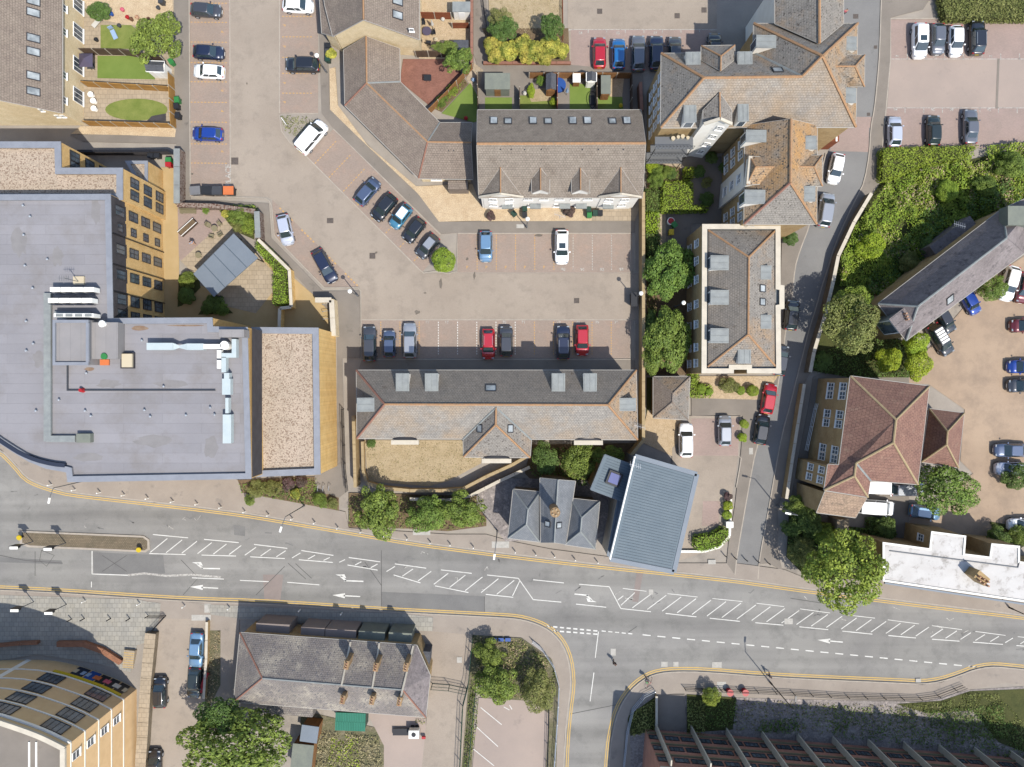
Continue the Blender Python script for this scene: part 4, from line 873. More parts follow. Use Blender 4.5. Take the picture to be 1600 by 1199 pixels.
# ---------------------------------------------------------------- small pyramid roof
b = bld(1049, 622, 'small bin store with hipped tiled roof between the trees and white estate car', 'outbuilding', 'outbuilding')
V = dict(a=(1021,589,2.9), b=(1078,589,2.9), c=(1075,656,2.9), d=(1021,653,2.9), A=(1051,615,4.6), B=(1050,629,4.6))
roofset(b, V, [(('a','b','A'),'t_lich'),(('b','c','B','A'),'t_lich'),(('c','d','B'),'t_lich'),(('d','a','A','B'),'t_brown')], 't_lich', wall='w_stock', ridges=['AB','Aa','Ab','Bc','Bd'], rm='t_brown', rw=.08)
# ---------------------------------------------------------------- slate hall on the right
b = bld(1500, 430, 'long hall with purple grey slate roof and pale lead ridge running diagonally beside green bank', 'hall', 'slate_roofed_hall')
z, r = 7., 10.2
V = dict(a=(1372.5,475,z), A=(1434,479,r), c=(1416,532,z), B=(1572.5,372.5,r), e=(1566,327,z), f=(1640,294,z), g=(1640,388,z), h=(1612,388,z), i=(1600,396,z))
P_, I = roofset(b, V, [(('a','A','c'),'slate_pur'),(('a','e','B','A'),'slate_pur'),(('A','B','i','c'),'slate_pur'),(('e','f','g','i','B'),'slate_pur')], 'slate_pur', wall='w_stock', ridges=['AB','Aa','Ac','Be'], rm='lead', rw=.13)
plh = [P_[k] for k in 'aAc']; skylight(b, [P_[k] for k in 'ABc'], 1484, 468, 1., 1.2)
dormer(b, plh, 1421, 493, 2.2, 2.2, 'slate_pur', wm='lead')
for k in range(3): p = W(1417 + k * 1.6, 490 + k * 4.5, 9.6); MB().tube((p.x, p.y, 8.7), p, .15, 8, .11).build('chimney_pot', M['chimney_pot'], b)
pbox(b, 1575, 322, 1640, 352, 8, 9.6, 'felt', 'flat_dormer')
dormer_p = pbox(b, 1450, 357, 1512, 372, 0, 2.6, 'felt_dk', 'lean_to', 0)
bpy.data.objects.remove(dormer_p)
MB().box(W(1478, 373, 1.6), (6.5, 1.6, 3.2), R(37)).build('lean_to', M['slate_pur'], b)
# ---------------------------------------------------------------- clay tiled mansion
b = bld(1375, 690, 'brick mansion with brown clay tiled hipped roof, arched white windows and a lower east wing', 'house', 'brick_mansion')
z, r = 9.4, 12.8
V = dict(nw=(1329,588,z), ne=(1452,604,z), A=(1400,656,r), B=(1396,692,r), se=(1434,757,z), v=(1337.5,724,10.9), k=(1360,751,z), C=(1335,744,10.9), m=(1356,777,z), sw=(1288,766,z), n=(1294,726,z), o=(1311,727,z))
P_, I = roofset(b, V, [(('nw','ne','A'),'t_red'),(('A','ne','se','B'),'t_red'),(('B','se','k','v'),'t_red'),(('v','k','m','C'),'t_red'),(('C','m','sw'),'t_red'),(('nw','A','B','v','C','sw','n','o'),'t_red')], 't_red', wall='w_stock',
   ridges=[(('A','B'),'ridge_buff'),(('A','nw'),'ridge_buff'),(('A','ne'),'ridge_buff'),(('B','se'),'ridge_buff'),(('B','v'),'ridge_buff'),(('v','C'),'ridge_buff'),(('C','sw'),'ridge_buff'),(('C','m'),'ridge_buff'),(('v','k'),'lead')], rw=.13, ov=.2)
for k_, v in I.items():
    if set(k_) == {'nw', 'o'}: wins(b, v, (.1, .2, .42, .53, .83, .93), (7.6, 4.2), 1., 1.6, 'w22')
    if set(k_) == {'n', 'sw'}: wins(b, v, (.25, .7), (7.6, 4.4), .9, 1.4, 'w22')
V = dict(a=(1452,639,5.5), b=(1506.5,646,5.5), A=(1480.5,674.5,8.), B=(1479,695,8.), c=(1497.5,731,5.5), d=(1440,722,5.5))
roofset(b, V, ['abA', 'bcBA', 'cdB', 'daAB'], 't_red', wall='w_red', ridges=['AB','Aa','Ab','Bc','Bd'], rm='ridge_buff', rw=.11, ov=.2)
V = dict(a=(1289,768,8.9), b=(1355,778,8.9), c=(1337,809,6.6), d=(1276,801,6.6))
roofset(b, V, ['abcd'], 't_redlite', wall='w_stock', ov=.15)
# ---------------------------------------------------------------- white flat roof
b = bld(1500, 880, 'brick building with weathered white coated flat roof and chimney stack along the main road', 'building', 'flat_roofed_building')
Pb = flatblock(b, [(1380,848),(1453,858),(1456,831),(1509,838),(1507,866),(1547,871),(1550,850),(1593,854),(1593,878),(1660,888),(1660,949),(1380,908)], 6., 'whiteroof', 'w_stock', pw=.18, ph=.12, cop='w_white')
for i in range(len(Pb)):
    e = edge_of(Pb, i)
    if 1.8 < (e[1] - e[0]).length < 2.6 and e[0].x > 50: wins(b, e, (.55,), (3.9,), .9, 1.1, 'w22')
MB().strip([W(1390,861,5.9), W(1590,887,5.9), W(1592,878,5.9)], .1, 5.86, 6.02).build('roof_cable', M['grey_metal'], b)
MB().strip([W(1382,911,5.8), W(1600,944,5.8)], .22, 5.7, 5.92).build('gutter', M['zinc'], b)
p = W(1533, 903, 7.6); ch = MB().box((p.x, p.y, 6.8), (1.7, 1.1, 2.0), R(-40)).build('chimney_stack', M['w_stock'], b)
for k in range(6): MB().tube((p.x - .5 + (k % 3) * .5, p.y - .25 + (k // 3) * .5 - (k % 3) * .3, 7.8), (p.x - .5 + (k % 3) * .5, p.y - .25 + (k // 3) * .5 - (k % 3) * .3, 8.3), .15, 8, .11).build('chimney_pot', M['chimney_pot'], ch)
# porch of the mansion beneath the tree
pbox(b, 1308, 812, 1326, 832, 0, 2.6, 'w_stone', 'side_porch')
# ---------------------------------------------------------------- bottom terrace
b = bld(515, 1050, 'terrace with weathered slate roof and two rows of brick chimney stacks south of the road', 'house', 'terraced_house')
z, r = 5., 7.8
V = dict(a=(375,989,z), b=(651,1009,z), g=(672,1056,z), c=(665,1121,z), d=(365,1097,z), A=(410,1060,r), B=(629,1078,r))
P_, I = roofset(b, V, [(('a','b','B','A'),'slate_old'),(('A','B','c','d'),'slate_old'),(('a','A','d'),'slate_old'),(('b','g','c','B'),'slate_pur')], 'slate_old', wall='w_stock', ridges=[(('A','B'),'lead'),(('A','a'),'ridge_red'),(('A','d'),'ridge_red'),(('B','c'),'ridge_red')], rw=.1, ov=.2)
for (x0, y0), (x1, y1) in (((548,1003),(534,1071)), ((593,1005),(582,1075)), ((646,1009),(629,1078)), ((629,1078),(625,1096))):
    q0 = hit([P_[k] for k in 'abB'], x0, y0); q1 = hit([P_[k] for k in 'abB'], x1, y1); MB().tube(q0 + Vector((0,0,.08)), q1 + Vector((0,0,.08)), .14, 4).build('party_wall_coping', M['w_cornice'], b)
for i, (x, y) in enumerate(((541,1040),(587,1043),(634,1043),(535,1094),(581,1095),(624,1097))):
    p = W(x, y, 8.6); ch = MB().box((p.x, p.y, 7.0), (.5, .95, 3.), R(-8)).box((p.x, p.y, 8.5), (.6, 1.05, .15), R(-8)).build('chimney_stack', M['buff_brick'], b)
    for k in (-1, 0, 1): MB().tube((p.x + k * .05, p.y + k * .3, 8.55), (p.x + k * .05, p.y + k * .3, 8.9), .1, 8, .08).build('chimney_pot', M['chimney_pot'], ch)
for x0, y0, x1, y1, m_ in ((400,975,452,990,'patch_pink'),(470,981,507,996,'patch_pink'),(508,984,556,1001,'patch_pink'),(560,987,601,1003,'felt'),(607,989,643,1006,'felt')):
    q = pbox(b, x0, y0, x1, y1, 0, 3.6, m_, 'shopfront_roof', R(-3)); 
pbox(b, 416, 1101, 489, 1118, 0, 3.4, 'slate_old', 'rear_extension', R(-5)); pbox(b, 651, 1018, 671, 1050, 0, 2.6, 'felt_dk', 'side_extension', R(-5))
for k, v in I.items():
    if set(k) == {'c', 'd'}: wins(b, v, (.2, .4, .6, .8), (3.6,), .9, 1.2, 'w22')
# ---------------------------------------------------------------- brown office, bottom right
b = bld(1300, 1190, 'brown office block with rows of windows and pale vertical fins at the bottom right', 'office block', 'office_block')
k8 = 1 - 8.6 / H
base = [(1008,1139),(1640,1188)]
top = [Vector(((x - 800) * S, (599.5 - y) * S, 0)) for x, y in base]
d = (top[1] - top[0]).normalized(); nn = Vector((-d.y, d.x, 0)); back = -nn * 14
if nn.y < 0: nn = -nn; back = -nn * 14
foot = [top[0], top[1], top[1] + back, top[0] + back]
MB().prism(foot, -.02, 9.6, top=True).build('wall', M['w_brown'], b)
for zc in (2.2, 4.9, 7.6):
    n_ = 26
    L_ = (top[1] - top[0]).length
    for k in range(n_): put_window(b, top[0] + d * (1. + k * (L_ - 2) / (n_ - 1)) + Vector((0, 0, zc)) + nn * .02, nn, 1.8, 1.0, 'd31')
    MB().strip([top[0] + nn * .12, top[1] + nn * .12], .22, zc - 1.05, zc - .88).build('sill_band', M['khaki'], b)
for k in range(11):
    p = top[0] + d * (1.3 + k * 4.72); MB().box((p.x + nn.x * .55, p.y + nn.y * .55, 4.8), (.17, .9, 9.6), math.atan2(d.y, d.x)).build('fin', M['w_cornice'], b)
MB().strip([top[0], top[0] + d * 30], .35, 9.5, 9.9).build('parapet', M['w_cornice'], b); MB().strip([top[0], top[0] + back], .35, 9.5, 9.9).build('parapet', M['w_cornice'], b)
# ---------------------------------------------------------------- curved building, bottom left
b = bld(60, 1120, 'tall curved apartment building with tan panels, white bands and shopfront posters in bottom left corner', 'apartment block', 'curved_building')
FT = smooth([(-60,1034),(20,1031),(75,1031),(115,1038),(155,1051),(184,1062),(213.5,1077)], 1)
gp = PP(FT); gp = [Vector((p.x, p.y, 0)) for p in gp]; ZT = 15.2
end = W(213.5, 1240); wl = MB()
for a, c in zip(gp, gp[1:]): wl.poly([(c.x, c.y, 0), (a.x, a.y, 0), (a.x, a.y, ZT - .3), (c.x, c.y, ZT - .3)])
wl.build('curved_wall', M['w_tan_shaded'], b)
MB().poly([(gp[-1].x, gp[-1].y, 0), (end.x, end.y, 0), (end.x, end.y, ZT - .3), (gp[-1].x, gp[-1].y, ZT - .3)]).build('side_wall', M['w_tan_sunlit'], b)
MB().poly([Vector((p.x, p.y, ZT - .6)) for p in gp] + [Vector((end.x, end.y, ZT - .6)), Vector((gp[0].x, end.y, ZT - .6))], up=True).build('roof', M['path'], b)
def shift(P_, dd): 
    out = []
    for i, p in enumerate(P_):
        a = P_[max(i - 1, 0)]; c = P_[min(i + 1, len(P_) - 1)]; t = (c - a).normalized(); out.append(p + Vector((-t.y, t.x, 0)) * dd)
    return out
MB().strip(shift(gp, -.2), .55, ZT - .3, ZT).build('parapet', M['w_cornice'], b); MB().strip([Vector((end.x - .25, end.y, 0)), Vector((end.x - .25, gp[-1].y - .1, 0))], .55, ZT - .3, ZT + .01).build('parapet', M['w_cornice'], b)
MB().strip(shift(gp, .12), .2, ZT - 1.1, ZT - .8).build('white_band', M['w_white'], b)
for zz in (3.2, 5.95, 8.7, 11.45): MB().strip(shift(gp, .04), .1, zz - .09, zz + .09).build('white_band', M['w_white'], b)
for yy in (1079.5, 1097, 1116, 1140):
    pass
for zz in (3.2, 5.95, 8.7, 11.45, 14.1): MB().box((gp[-1].x + .03, (gp[-1].y + end.y) / 2, zz), (.06, gp[-1].y - end.y, .16)).build('white_band', M['w_white'], b)
for (bx, by) in ((181,1061.5),(115,1038)):
    p = W(bx, by); i = min(range(len(gp) - 1), key=lambda k: ((gp[k] + gp[k + 1]) / 2 - p).length); t = (gp[i + 1] - gp[i]).normalized(); n = Vector((-t.y, t.x, 0)); m_ = (gp[i] + gp[i + 1]) / 2
    for zz in (4.55, 7.3, 10.1, 12.85): put_window(b, (m_.x + n.x * .03, m_.y + n.y * .03, zz), n, 2.6, 2.0, 'd41')
for zz in (4.9, 7.6, 10.4, 13.2):
    for yy in (1098, 1190): put_window(b, (gp[-1].x + .02, W(0, yy).y, zz), Vector((1, 0, 0)), .95, 1.4, 'w12')
pcols = ('navy', 'blue', 'charcoal', 'charcoal', 'black'); MB().strip(shift(gp[-8:-1], .12), .14, 2.6, 3.05).build('fascia', M['yellow'], b)
for k, i in enumerate(range(len(gp) - 7, len(gp) - 2)):
    t = (gp[i + 1] - gp[i]).normalized(); n = Vector((-t.y, t.x, 0)); m_ = (gp[i] + gp[i + 1]) / 2 + n * .08
    MB().box((m_.x, m_.y, 1.4), ((gp[i + 1] - gp[i]).length * .85, .08, 2.2), math.atan2(t.y, t.x)).build('shop_poster', M[pcols[k % 5]], b)
    for q in range(2): MB().box((m_.x + n.x * .06 + t.x * (q - .5), m_.y + n.y * .06 + t.y * (q - .5), 1.5), (.5, .03, .9), math.atan2(t.y, t.x)).build('poster_picture', M[('cream', 'paleblue', 'orange', 'pink', 'offwhite')[(k + q) % 5]], b)
pbox(b, 44, 1160, 46, 1240, 14.6, 14.75, 'whitecap', 'roof_pipe'); pbox(b, 55, 1160, 57, 1240, 14.6, 14.75, 'whitecap', 'roof_pipe')
for q_ in (-9, -8):
    t = (gp[q_ + 1] - gp[q_]).normalized(); n = Vector((-t.y, t.x, 0)); m_ = (gp[q_] + gp[q_ + 1]) / 2 + n * .06
    if q_ == -9: MB().box((m_.x - 3.5, m_.y + .1, 7.4), (1.9, .16, 14.6), math.atan2(t.y, t.x)).build('white_panel', M['w_white'], b)
# ---------------------------------------------------------------- flat roofed complex on the left
b = bld(150, 520, 'large block with grey flat roof carrying plant and ducts and a golden brick courtyard wall', 'apartment block', 'flat_roofed_block')
Pb = flatblock(b, [(-60,305),(172,304),(176,498),(331,497),(332,511),(386,512),(392,748),(106,753),(104,738),(100,737),(72,732),(45,721),(20,706),(0,693),(-60,650)], 12.4, 'membrane', 'w_yellow', pw=.62, ph=.35)
for i in range(len(Pb)):
    e = edge_of(Pb, i); L_ = (e[1] - e[0]).length; d_ = (e[1] - e[0]).normalized()
    if L_ > 12 and abs(d_.y) > .95 and e[0].x < -40 and e[0].x > -60:
        n = Vector((d_.y, -d_.x, 0))
        for t, w_ in ((.105, 1.2), (.24, 1.0), (.42, 1.15), (.63, 1.15), (.83, 1.3), (.95, 1.)):
            for zc, st in ((1.7, 'd21'), (4.6, 'd22'), (7.5, 'd22'), (10.5, 'd21')): put_window(b, (e[0].x + d_.x * L_ * (1 - t) + n.x * .02, e[0].y + d_.y * L_ * (1 - t) + n.y * .02, zc), n, w_, 2.0 if t not in (.24,) else 1.2, st)
            MB().box((e[0].x + d_.x * L_ * (1 - t) + n.x * .012, e[0].y + d_.y * L_ * (1 - t) + n.y * .012, 10.6), (w_ + .5, .02, 3.), math.atan2(d_.y, d_.x)).build('charcoal_panel', M['w_dark'], b)
        MB().box(((e[0].x + e[1].x) / 2 + n.x * .006, (e[0].y + e[1].y) / 2 + n.y * .006, 10.75), (L_ - .1, .012, 2.9), math.atan2(d_.y, d_.x)).build('charcoal_band', M['w_dark'], b)
        for t in (.31, .56, .78): MB().tube((e[0].x + d_.x * L_ * (1 - t) + n.x * .08, e[0].y + d_.y * L_ * (1 - t) + n.y * .08, 0), (e[0].x + d_.x * L_ * (1 - t) + n.x * .08, e[0].y + d_.y * L_ * (1 - t) + n.y * .08, 12.2), .06, 6).build('downpipe', M['black'], b)
# roof details
ZR = 12.05
def rb(x0, y0, x1, y1, z0, z1, m_, name, rz=0): return pbox(b, x0, y0, x1, y1, ZR + z0, ZR + z1, m_, name, rz)
rb(68,458,79,690,.1,.4,'lead','cable_tray_cover'); rb(72,681,117,691,.1,.401,'lead','cable_tray_cover'); rb(84,487,140,494.,.3,.5,'lead','cable_tray_cover')
rb(119,678,141,692,0,.7,'felt','roof_hatch')
pr = rb(82,500,138,570,0,2.2,'membrane2','plant_room')
for a in ((82,500,138,504.5),(82,566,138,571),(82,504.5,86,566),(134,504.5,138.5,566)): pbox(pr, a[0], a[1], a[2], a[3], ZR + 2.2, ZR + 2.45, 'coping', 'coping')
p2 = rb(140,504,184,561,0,1.5,'membrane2','stair_block'); 
for k in range(4):
    for (x0, y0) in ((78 + k * 17.5, 449), (75 + k * 17.5, 466)):
        u = pbox(b, x0, y0, x0 + 16, y0 + 7, ZR + .3, ZR + 1.5, 'whitecap', 'air_conditioner'); pbox(u, x0 + 1, y0 + 9.2, x0 + 15, y0 + 9.8, ZR + .35, ZR + 1.35, 'navy', 'fan_grille')
u = pbox(b, 84, 490, 146, 496, ZR + .3, ZR + 1.7, 'whitecap', 'air_handling_unit')
for k in range(4): pbox(u, 87 + k * 15, 491, 98 + k * 15, 495, ZR + 1.7, ZR + 1.76, 'lead', 'panel')
rb(114,432,131,445,0,.25,'cream','timber_base')
u = rb(188,551,208,576,0,.5,'w_dark','rooflight_kerb'); pbox(u, 190, 553, 206, 574, ZR + .5, ZR + .8, 'cream', 'rooflight')
for x in (145, 153): pass
for (x, y) in ((159,506),): p = W(x, y, ZR + 2); MB().tube((p.x, p.y, ZR), p, .28, 10).tube(p, p + Vector((0, 0, .15)), .4, 10, .1).build('vent_cowl', M['whitecap'], b)
for (x0, y0, x1, y1) in ((229,536,270,547),(292,537,318,547),(318,538,345,545),(339,547,345,560),(339,563,345,576)):
    rb(x0, y0, x1, y1, .5, 1.3, 'galv' if x0 < 318 else 'whitecap', 'air_duct')
MB().poly([W(270,536,ZR+1.2),W(280,540,ZR+1.1),W(292,537,ZR+1.2),W(292,547,ZR+1.2),W(280,544,ZR+1.1),W(270,547,ZR+1.2)], up=True).build('duct_reducer', M['galv'], b)
p = W(352, 540, ZR + 1); MB().tube((p.x, p.y, ZR), (p.x, p.y, ZR + 1.3), .5, 12).build('duct_bend', M['whitecap'], b)
for (x0, y0, x1, y1) in ((362,530,369,555),(346,552,369,559),(346,558,353,582),(350,583,358,592),(347,592,360,617),(352,622,357,646),(348,648,361,693)): rb(x0, y0, x1, y1, .4, 1.15 + .003 * x0 % .05, 'galv', 'air_duct')
rb(342,515,381,527,0,1.7,'membrane2','lift_overrun')
u = rb(104,609,336,611,.1,.22,'dkgrey','roof_pipe'); rb(104,559,106,611,.1,.221,'dkgrey','roof_pipe')
for k, (x, y) in enumerate(((35,321),(46,338),(36,367),(73,405),(38,415),(50,450),(40,502),(51,537),(40,548),(55,642),(91,625),(132,642),(141,650),(225,641),(234,651),(290,649),(328,637),(335,648),(255,604),(221,532),(134,583))):
    p = W(x, y, ZR + .4); MB().tube((p.x, p.y, ZR), p, .07, 8).tube(p, p + Vector((0, 0, .08)), .13, 8, .05).build('roof_vent', M['steel'], b)
p = W(125, 610, ZR + .6); MB().tube((p.x, p.y, ZR), p, .3, 10, .2).build('red_vent', M['red'], b); p = W(162, 557, ZR + 1.7); MB().tube((p.x, p.y, ZR + 1.5), p, .36, 10).build('green_cable_reel', M['green'], b); rb(156,562,170,571,.1,.3,'orange','stacked_timber')
rb(103,752,107,752.5,0,.1,'coping','edge_strip')
mb = MB(); p = W(122, 440, ZR + .3); q = p + Vector((0, 0, 2.6)); mb.tube(p, q, .04, 6)
for k in range(5): mb.tube(q + Vector((-.5 + .25 * k, -.3, 0)), q + Vector((-.5 + .25 * k, .3, 0)), .02, 4)
mb.tube(q + Vector((-.7, 0, 0)), q + Vector((.6, 0, 0)), .025, 4).build('aerial', M['grey_metal'], b)
# curved raised roof edge (dark gutter behind the bowed front)
MB().strip(smooth(PP([(0,686),(18,697),(36,708),(60,718),(85,724),(104,727)], 12.1), 1) if False else PP(smooth([(0,686),(18,698),(36,709),(60,719),(85,725),(104,727)],1), 12.1), .45, 11.95, 12.5).build('bowed_upstand', M['navy'], b)
e_ = W(392, 512, 12.4); f_ = W(392, 748, 12.4); MB().box((e_.x + .01, (e_.y + f_.y) / 2, 10.4), (.04, e_.y - f_.y - .2, 3.2)).build('dark_cladding', M['w_dark'], b)
b2c = bld(445, 625, 'lower wing with pale gravel flat roof, blue grey coping and golden timber clad east wall', 'building', 'gravel_roofed_wing')
flatblock(b2c, [(393,512),(497,513),(500,741),(396,745)], 8.6, 'roofgravel', 'w_clad', pw=.7, ph=.45)
b2a = bld(95, 265, 'upper gravel roofed wing with wide blue grey coping stepping down to the main flat roof', 'building', 'gravel_roofed_wing')
Pn = flatblock(b2a, [(-60,222),(94,222),(95,263),(191,263),(191,312),(-60,312)], 10.6, 'roofgravel', 'w_yellow', pw=.7, ph=.45)
for i in range(len(Pn)):
    e = edge_of(Pn, i); n_ = Vector(((e[1]-e[0]).y, -(e[1]-e[0]).x, 0)).normalized()
    if n_.x > .9: wins(b2a, e, (.3, .7), (1.8, 4.8, 7.9), 1.2, 1.9, 'd22')
flatblock(b2a, [(196,252),(230,252),(230,285),(215,285)], 4.2, 'roofgravel', 'w_yellow', pw=.35, ph=.2)
# ---------------------------------------------------------------- foliage
def leaf_obj(name, C_, N_, size, m, parent=None, local=False, jit=.8, aspect=.62):
    n = len(C_); C_ = np.asarray(C_, dtype=np.float64); N_ = np.asarray(N_, dtype=np.float64)
    nn = N_ + rng.normal(0, jit, (n, 3)); nn /= np.linalg.norm(nn, axis=1)[:, None] + 1e-9
    a = np.cross(nn, rng.normal(0, 1, (n, 3))); a /= np.linalg.norm(a, axis=1)[:, None] + 1e-9; b_ = np.cross(nn, a)
    s_ = (size * rng.uniform(.6, 1.35, n))[:, None] / 2
    Vt = np.stack([C_ - a * s_, C_ - b_ * s_ * aspect, C_ + a * s_, C_ + b_ * s_ * aspect], axis=1).reshape(-1, 3)
    org = Vector((0, 0, 0))
    if parent is not None and not local: org = ORG.get(parent.name, Vector((0, 0, 0)))
    Vt = Vt - np.array(org)
    me = bpy.data.meshes.new(name); me.vertices.add(4 * n); me.vertices.foreach_set('co', Vt.astype(np.float32).ravel())
    me.loops.add(4 * n); me.loops.foreach_set('vertex_index', np.arange(4 * n, dtype=np.int32))
    me.polygons.add(n); me.polygons.foreach_set('loop_start', np.arange(0, 4 * n, 4, dtype=np.int32)); me.polygons.foreach_set('loop_total', np.full(n, 4, dtype=np.int32))
    me.update(calc_edges=True); me.materials.append(L[m] if m in L else M[m])
    o = bpy.data.objects.new(name, me); link(o, parent); ORG[o.name] = org; return o
def crown_pts(n, nl=26, lr=(.26, .42), spread=.66, low=-.35, flat_=1.):
    "points on a heap of lobes inside the unit ball"
    th = rng.uniform(0, 2 * math.pi, nl); cz = rng.uniform(low, 1, nl); rr = np.sqrt(np.clip(1 - cz ** 2, 0, 1)) * spread * rng.uniform(.75, 1.12, nl)
    c = np.stack([rr * np.cos(th), rr * np.sin(th), cz * spread * flat_], axis=1); r = rng.uniform(*lr, nl)
    c = np.vstack([c, [[0, 0, 0]]]); r = np.append(r, .6)
    k = rng.choice(nl + 1, n * 3, p=r ** 2 / (r ** 2).sum()); d_ = rng.normal(0, 1, (n * 3, 3)); d_ /= np.linalg.norm(d_, axis=1)[:, None]
    p = c[k] + d_ * (r[k] * rng.uniform(.82, 1.06, n * 3))[:, None]
    ok = np.ones(len(p), bool)
    for i in range(nl + 1): ok &= ~((np.linalg.norm(p - c[i], axis=1) < r[i] * .8) & (k != i))
    p, d_ = p[ok][:n], d_[ok][:n]; return p, d_
def trunk_mb(h, r, cz, spread):
    m_ = MB().tube((0, 0, -.05), (0, 0, h), r, 8, r * .6); rr = random.Random(5)
    for k in range(7):
        t = k * 2.4; z0 = h * (.55 + .06 * k); m_.tube((0, 0, z0), (math.cos(t) * spread * .6, math.sin(t) * spread * .6, cz + rr.uniform(-.1, .4)), r * .42, 6, r * .12)
    return m_
TP = {}
def tree_proto(kind, n, leaf, m, **kw):
    p, d_ = crown_pts(n, **kw); TP[kind] = (p, d_, leaf, m)
    o = leaf_obj('crown', p, d_ + np.array([0, 0, .35]), leaf, m, local=True, jit=.55); me = o.data; bpy.data.objects.remove(o)
    t = trunk_mb(1.0, .06, 1.1, 1.).build('trunk', M['bark'], None, local=True); tm = t.data; bpy.data.objects.remove(t)
    TP[kind] = (me, tm)
tree_proto('round', 9000, .085, 'round', nl=46, lr=(.2, .3), spread=.78)
tree_proto('mid', 8500, .08, 'mid', nl=44, lr=(.13, .32), spread=.8)
tree_proto('dark', 8000, .085, 'dark', nl=40, lr=(.2, .32), spread=.74)
tree_proto('yellow', 9000, .07, 'yellow', nl=42, lr=(.17, .28), spread=.78)
tree_proto('olive', 8000, .07, 'olive', nl=38, lr=(.18, .32), spread=.74)
tree_proto('loose', 7000, .085, 'mid', nl=40, lr=(.12, .28), spread=.84)
tree_proto('lime', 6000, .09, 'lime', nl=20, lr=(.3, .42), spread=.6)
tree_proto('gold', 6000, .12, 'gold', nl=20, lr=(.3, .42), spread=.6)
tree_proto('purple', 3000, .13, 'purple', nl=16, lr=(.28, .4), spread=.6)
tree_proto('hedgeball', 6000, .09, 'hedge', nl=14, lr=(.4, .5), spread=.5)
def tree(x, y, rx, ry, kind, h, label, zs=None, cat='tree', name=None, group=None):
    "x, y, rx, ry as the crown shows in the photo; h is the crown's middle height"
    c = W(x, y, h); k = S * (1 - h / H); rx, ry = rx * k, ry * k; rz = zs or min(rx, ry) * .8
    o = thing(name or ('tree' if cat == 'tree' else 'bush'), (c.x, c.y, 0), label, cat, group)
    me, tm = TP[kind]
    cr = bpy.data.objects.new('crown', me); link(cr, o); cr.location = (0, 0, h); cr.scale = (rx, ry, rz); cr.rotation_euler = (0, 0, 0)
    if rx > 0 and abs(rx - ry) / max(rx, ry) < .25: cr.rotation_euler = (0, 0, rnd.uniform(0, 6.28))
    t = bpy.data.objects.new('trunk', tm); link(t, o); t.scale = (rx, rx, h * .95); return o
def inpoly(P_, pts):
    x, y = pts[:, 0], pts[:, 1]; ok = np.zeros(len(pts), bool); n = len(P_)
    for i in range(n):
        x0, y0, x1, y1 = P_[i][0], P_[i][1], P_[(i + 1) % n][0], P_[(i + 1) % n][1]
        with np.errstate(divide='ignore', invalid='ignore'): c = ((y0 > y) != (y1 > y)) & (x < (x1 - x0) * (y - y0) / (y1 - y0 + 1e-12) + x0)
        ok ^= c
    return ok
def sample(P_, n):
    A_ = np.array([(p[0], p[1]) for p in P_]); lo, hi = A_.min(0), A_.max(0); out = np.zeros((0, 2))
    while len(out) < n:
        q = rng.uniform(lo, hi, (n * 2, 2)); out = np.vstack([out, q[inpoly(A_, q)]])
    return out[:n]
from mathutils import noise as mn
def bumps(q, sc, amp, seed=0.):
    return np.array([mn.noise(Vector((p[0] * sc + seed, p[1] * sc, 7.))) for p in q]) * amp
def hedge(pts, h, label, m='hedge', leaf=.2, dens=75, name='hedge', cat='hedge', group=None, amp=.3, z0=.05):
    P_ = ccw(PP(pts, h)); P_ = [Vector((p.x, p.y, 0)) for p in P_]; ar = area2(P_); q = sample(P_, int(ar * dens)); hz = h + bumps(q, .9, amp)
    C1 = np.column_stack([q, hz]); N1 = np.tile([0, 0, 1.], (len(q), 1)); Cs, Ns = [C1], [N1]
    for a, c in zip(P_, P_[1:] + P_[:1]):
        L_ = (c - a).length; n = int(L_ * h * dens * .7)
        if n < 3: continue
        t = rng.uniform(0, 1, n); z = rng.uniform(.05, h, n); d_ = (c - a) / L_; nn = np.array([d_.y, -d_.x, .2])
        b_ = np.sin(z / h * 2.6) * .14 + rng.normal(0, .06, n); Cs.append(np.column_stack([a.x + (c.x - a.x) * t + nn[0] * b_, a.y + (c.y - a.y) * t + nn[1] * b_, z])); Ns.append(np.tile(nn, (n, 1)))
    ctr = sum(P_, Vector()) / len(P_); o = thing(name, (ctr.x, ctr.y, 0), label, cat, group)
    MB().prism(inset(P_, .15), z0, h - .2).build('stems', M['undergrowth'], o)
    leaf_obj('foliage', np.vstack(Cs), np.vstack(Ns), leaf, m, o, jit=.6); return o
def cover_stuff(name, pts, m, dens, leaf, zfun, label=None, cat=None, z0=0.06, up=1.):
    P_ = [Vector((p.x, p.y, 0)) for p in ccw(PP(pts))]; q = sample(P_, int(area2(P_) * dens)); z = z0 + zfun(q) * rng.uniform(.55, 1.1, len(q))
    o = leaf_obj(name, np.column_stack([q, z]), np.tile([0, 0, up], (len(q), 1)), leaf, m, jit=.75); o['kind'] = 'stuff'
    if label: o['label'] = label
    return o
T = tree
T(1046,424,37,48,'round',3.5,'dense round green tree by the apartment block, upper of the two matching trees', group='matching round trees beside the parapet block')
T(1043,530,35,52,'round',3.5,'dense round green tree by the apartment block, lower of the two matching trees', group='matching round trees beside the parapet block')
T(1018,560,13,26,'mid',2.6,'leafy bush at the foot of the lower round tree'); T(1016,505,12,22,'dark',2.,'dark bush in shade beside the garden wall between the round trees')
T(693,406,22,22,'hedgeball',2.2,'round clipped green bush at the corner of the parking bays','' and None,'bush') if False else T(693,406,22,22,'hedgeball',2.2,'round clipped green tree at the end of the diagonal parking bays')
T(1322,892,60,62,'yellow',7.,'big spreading yellow green tree hanging over the main road and lane corner', zs=4.)
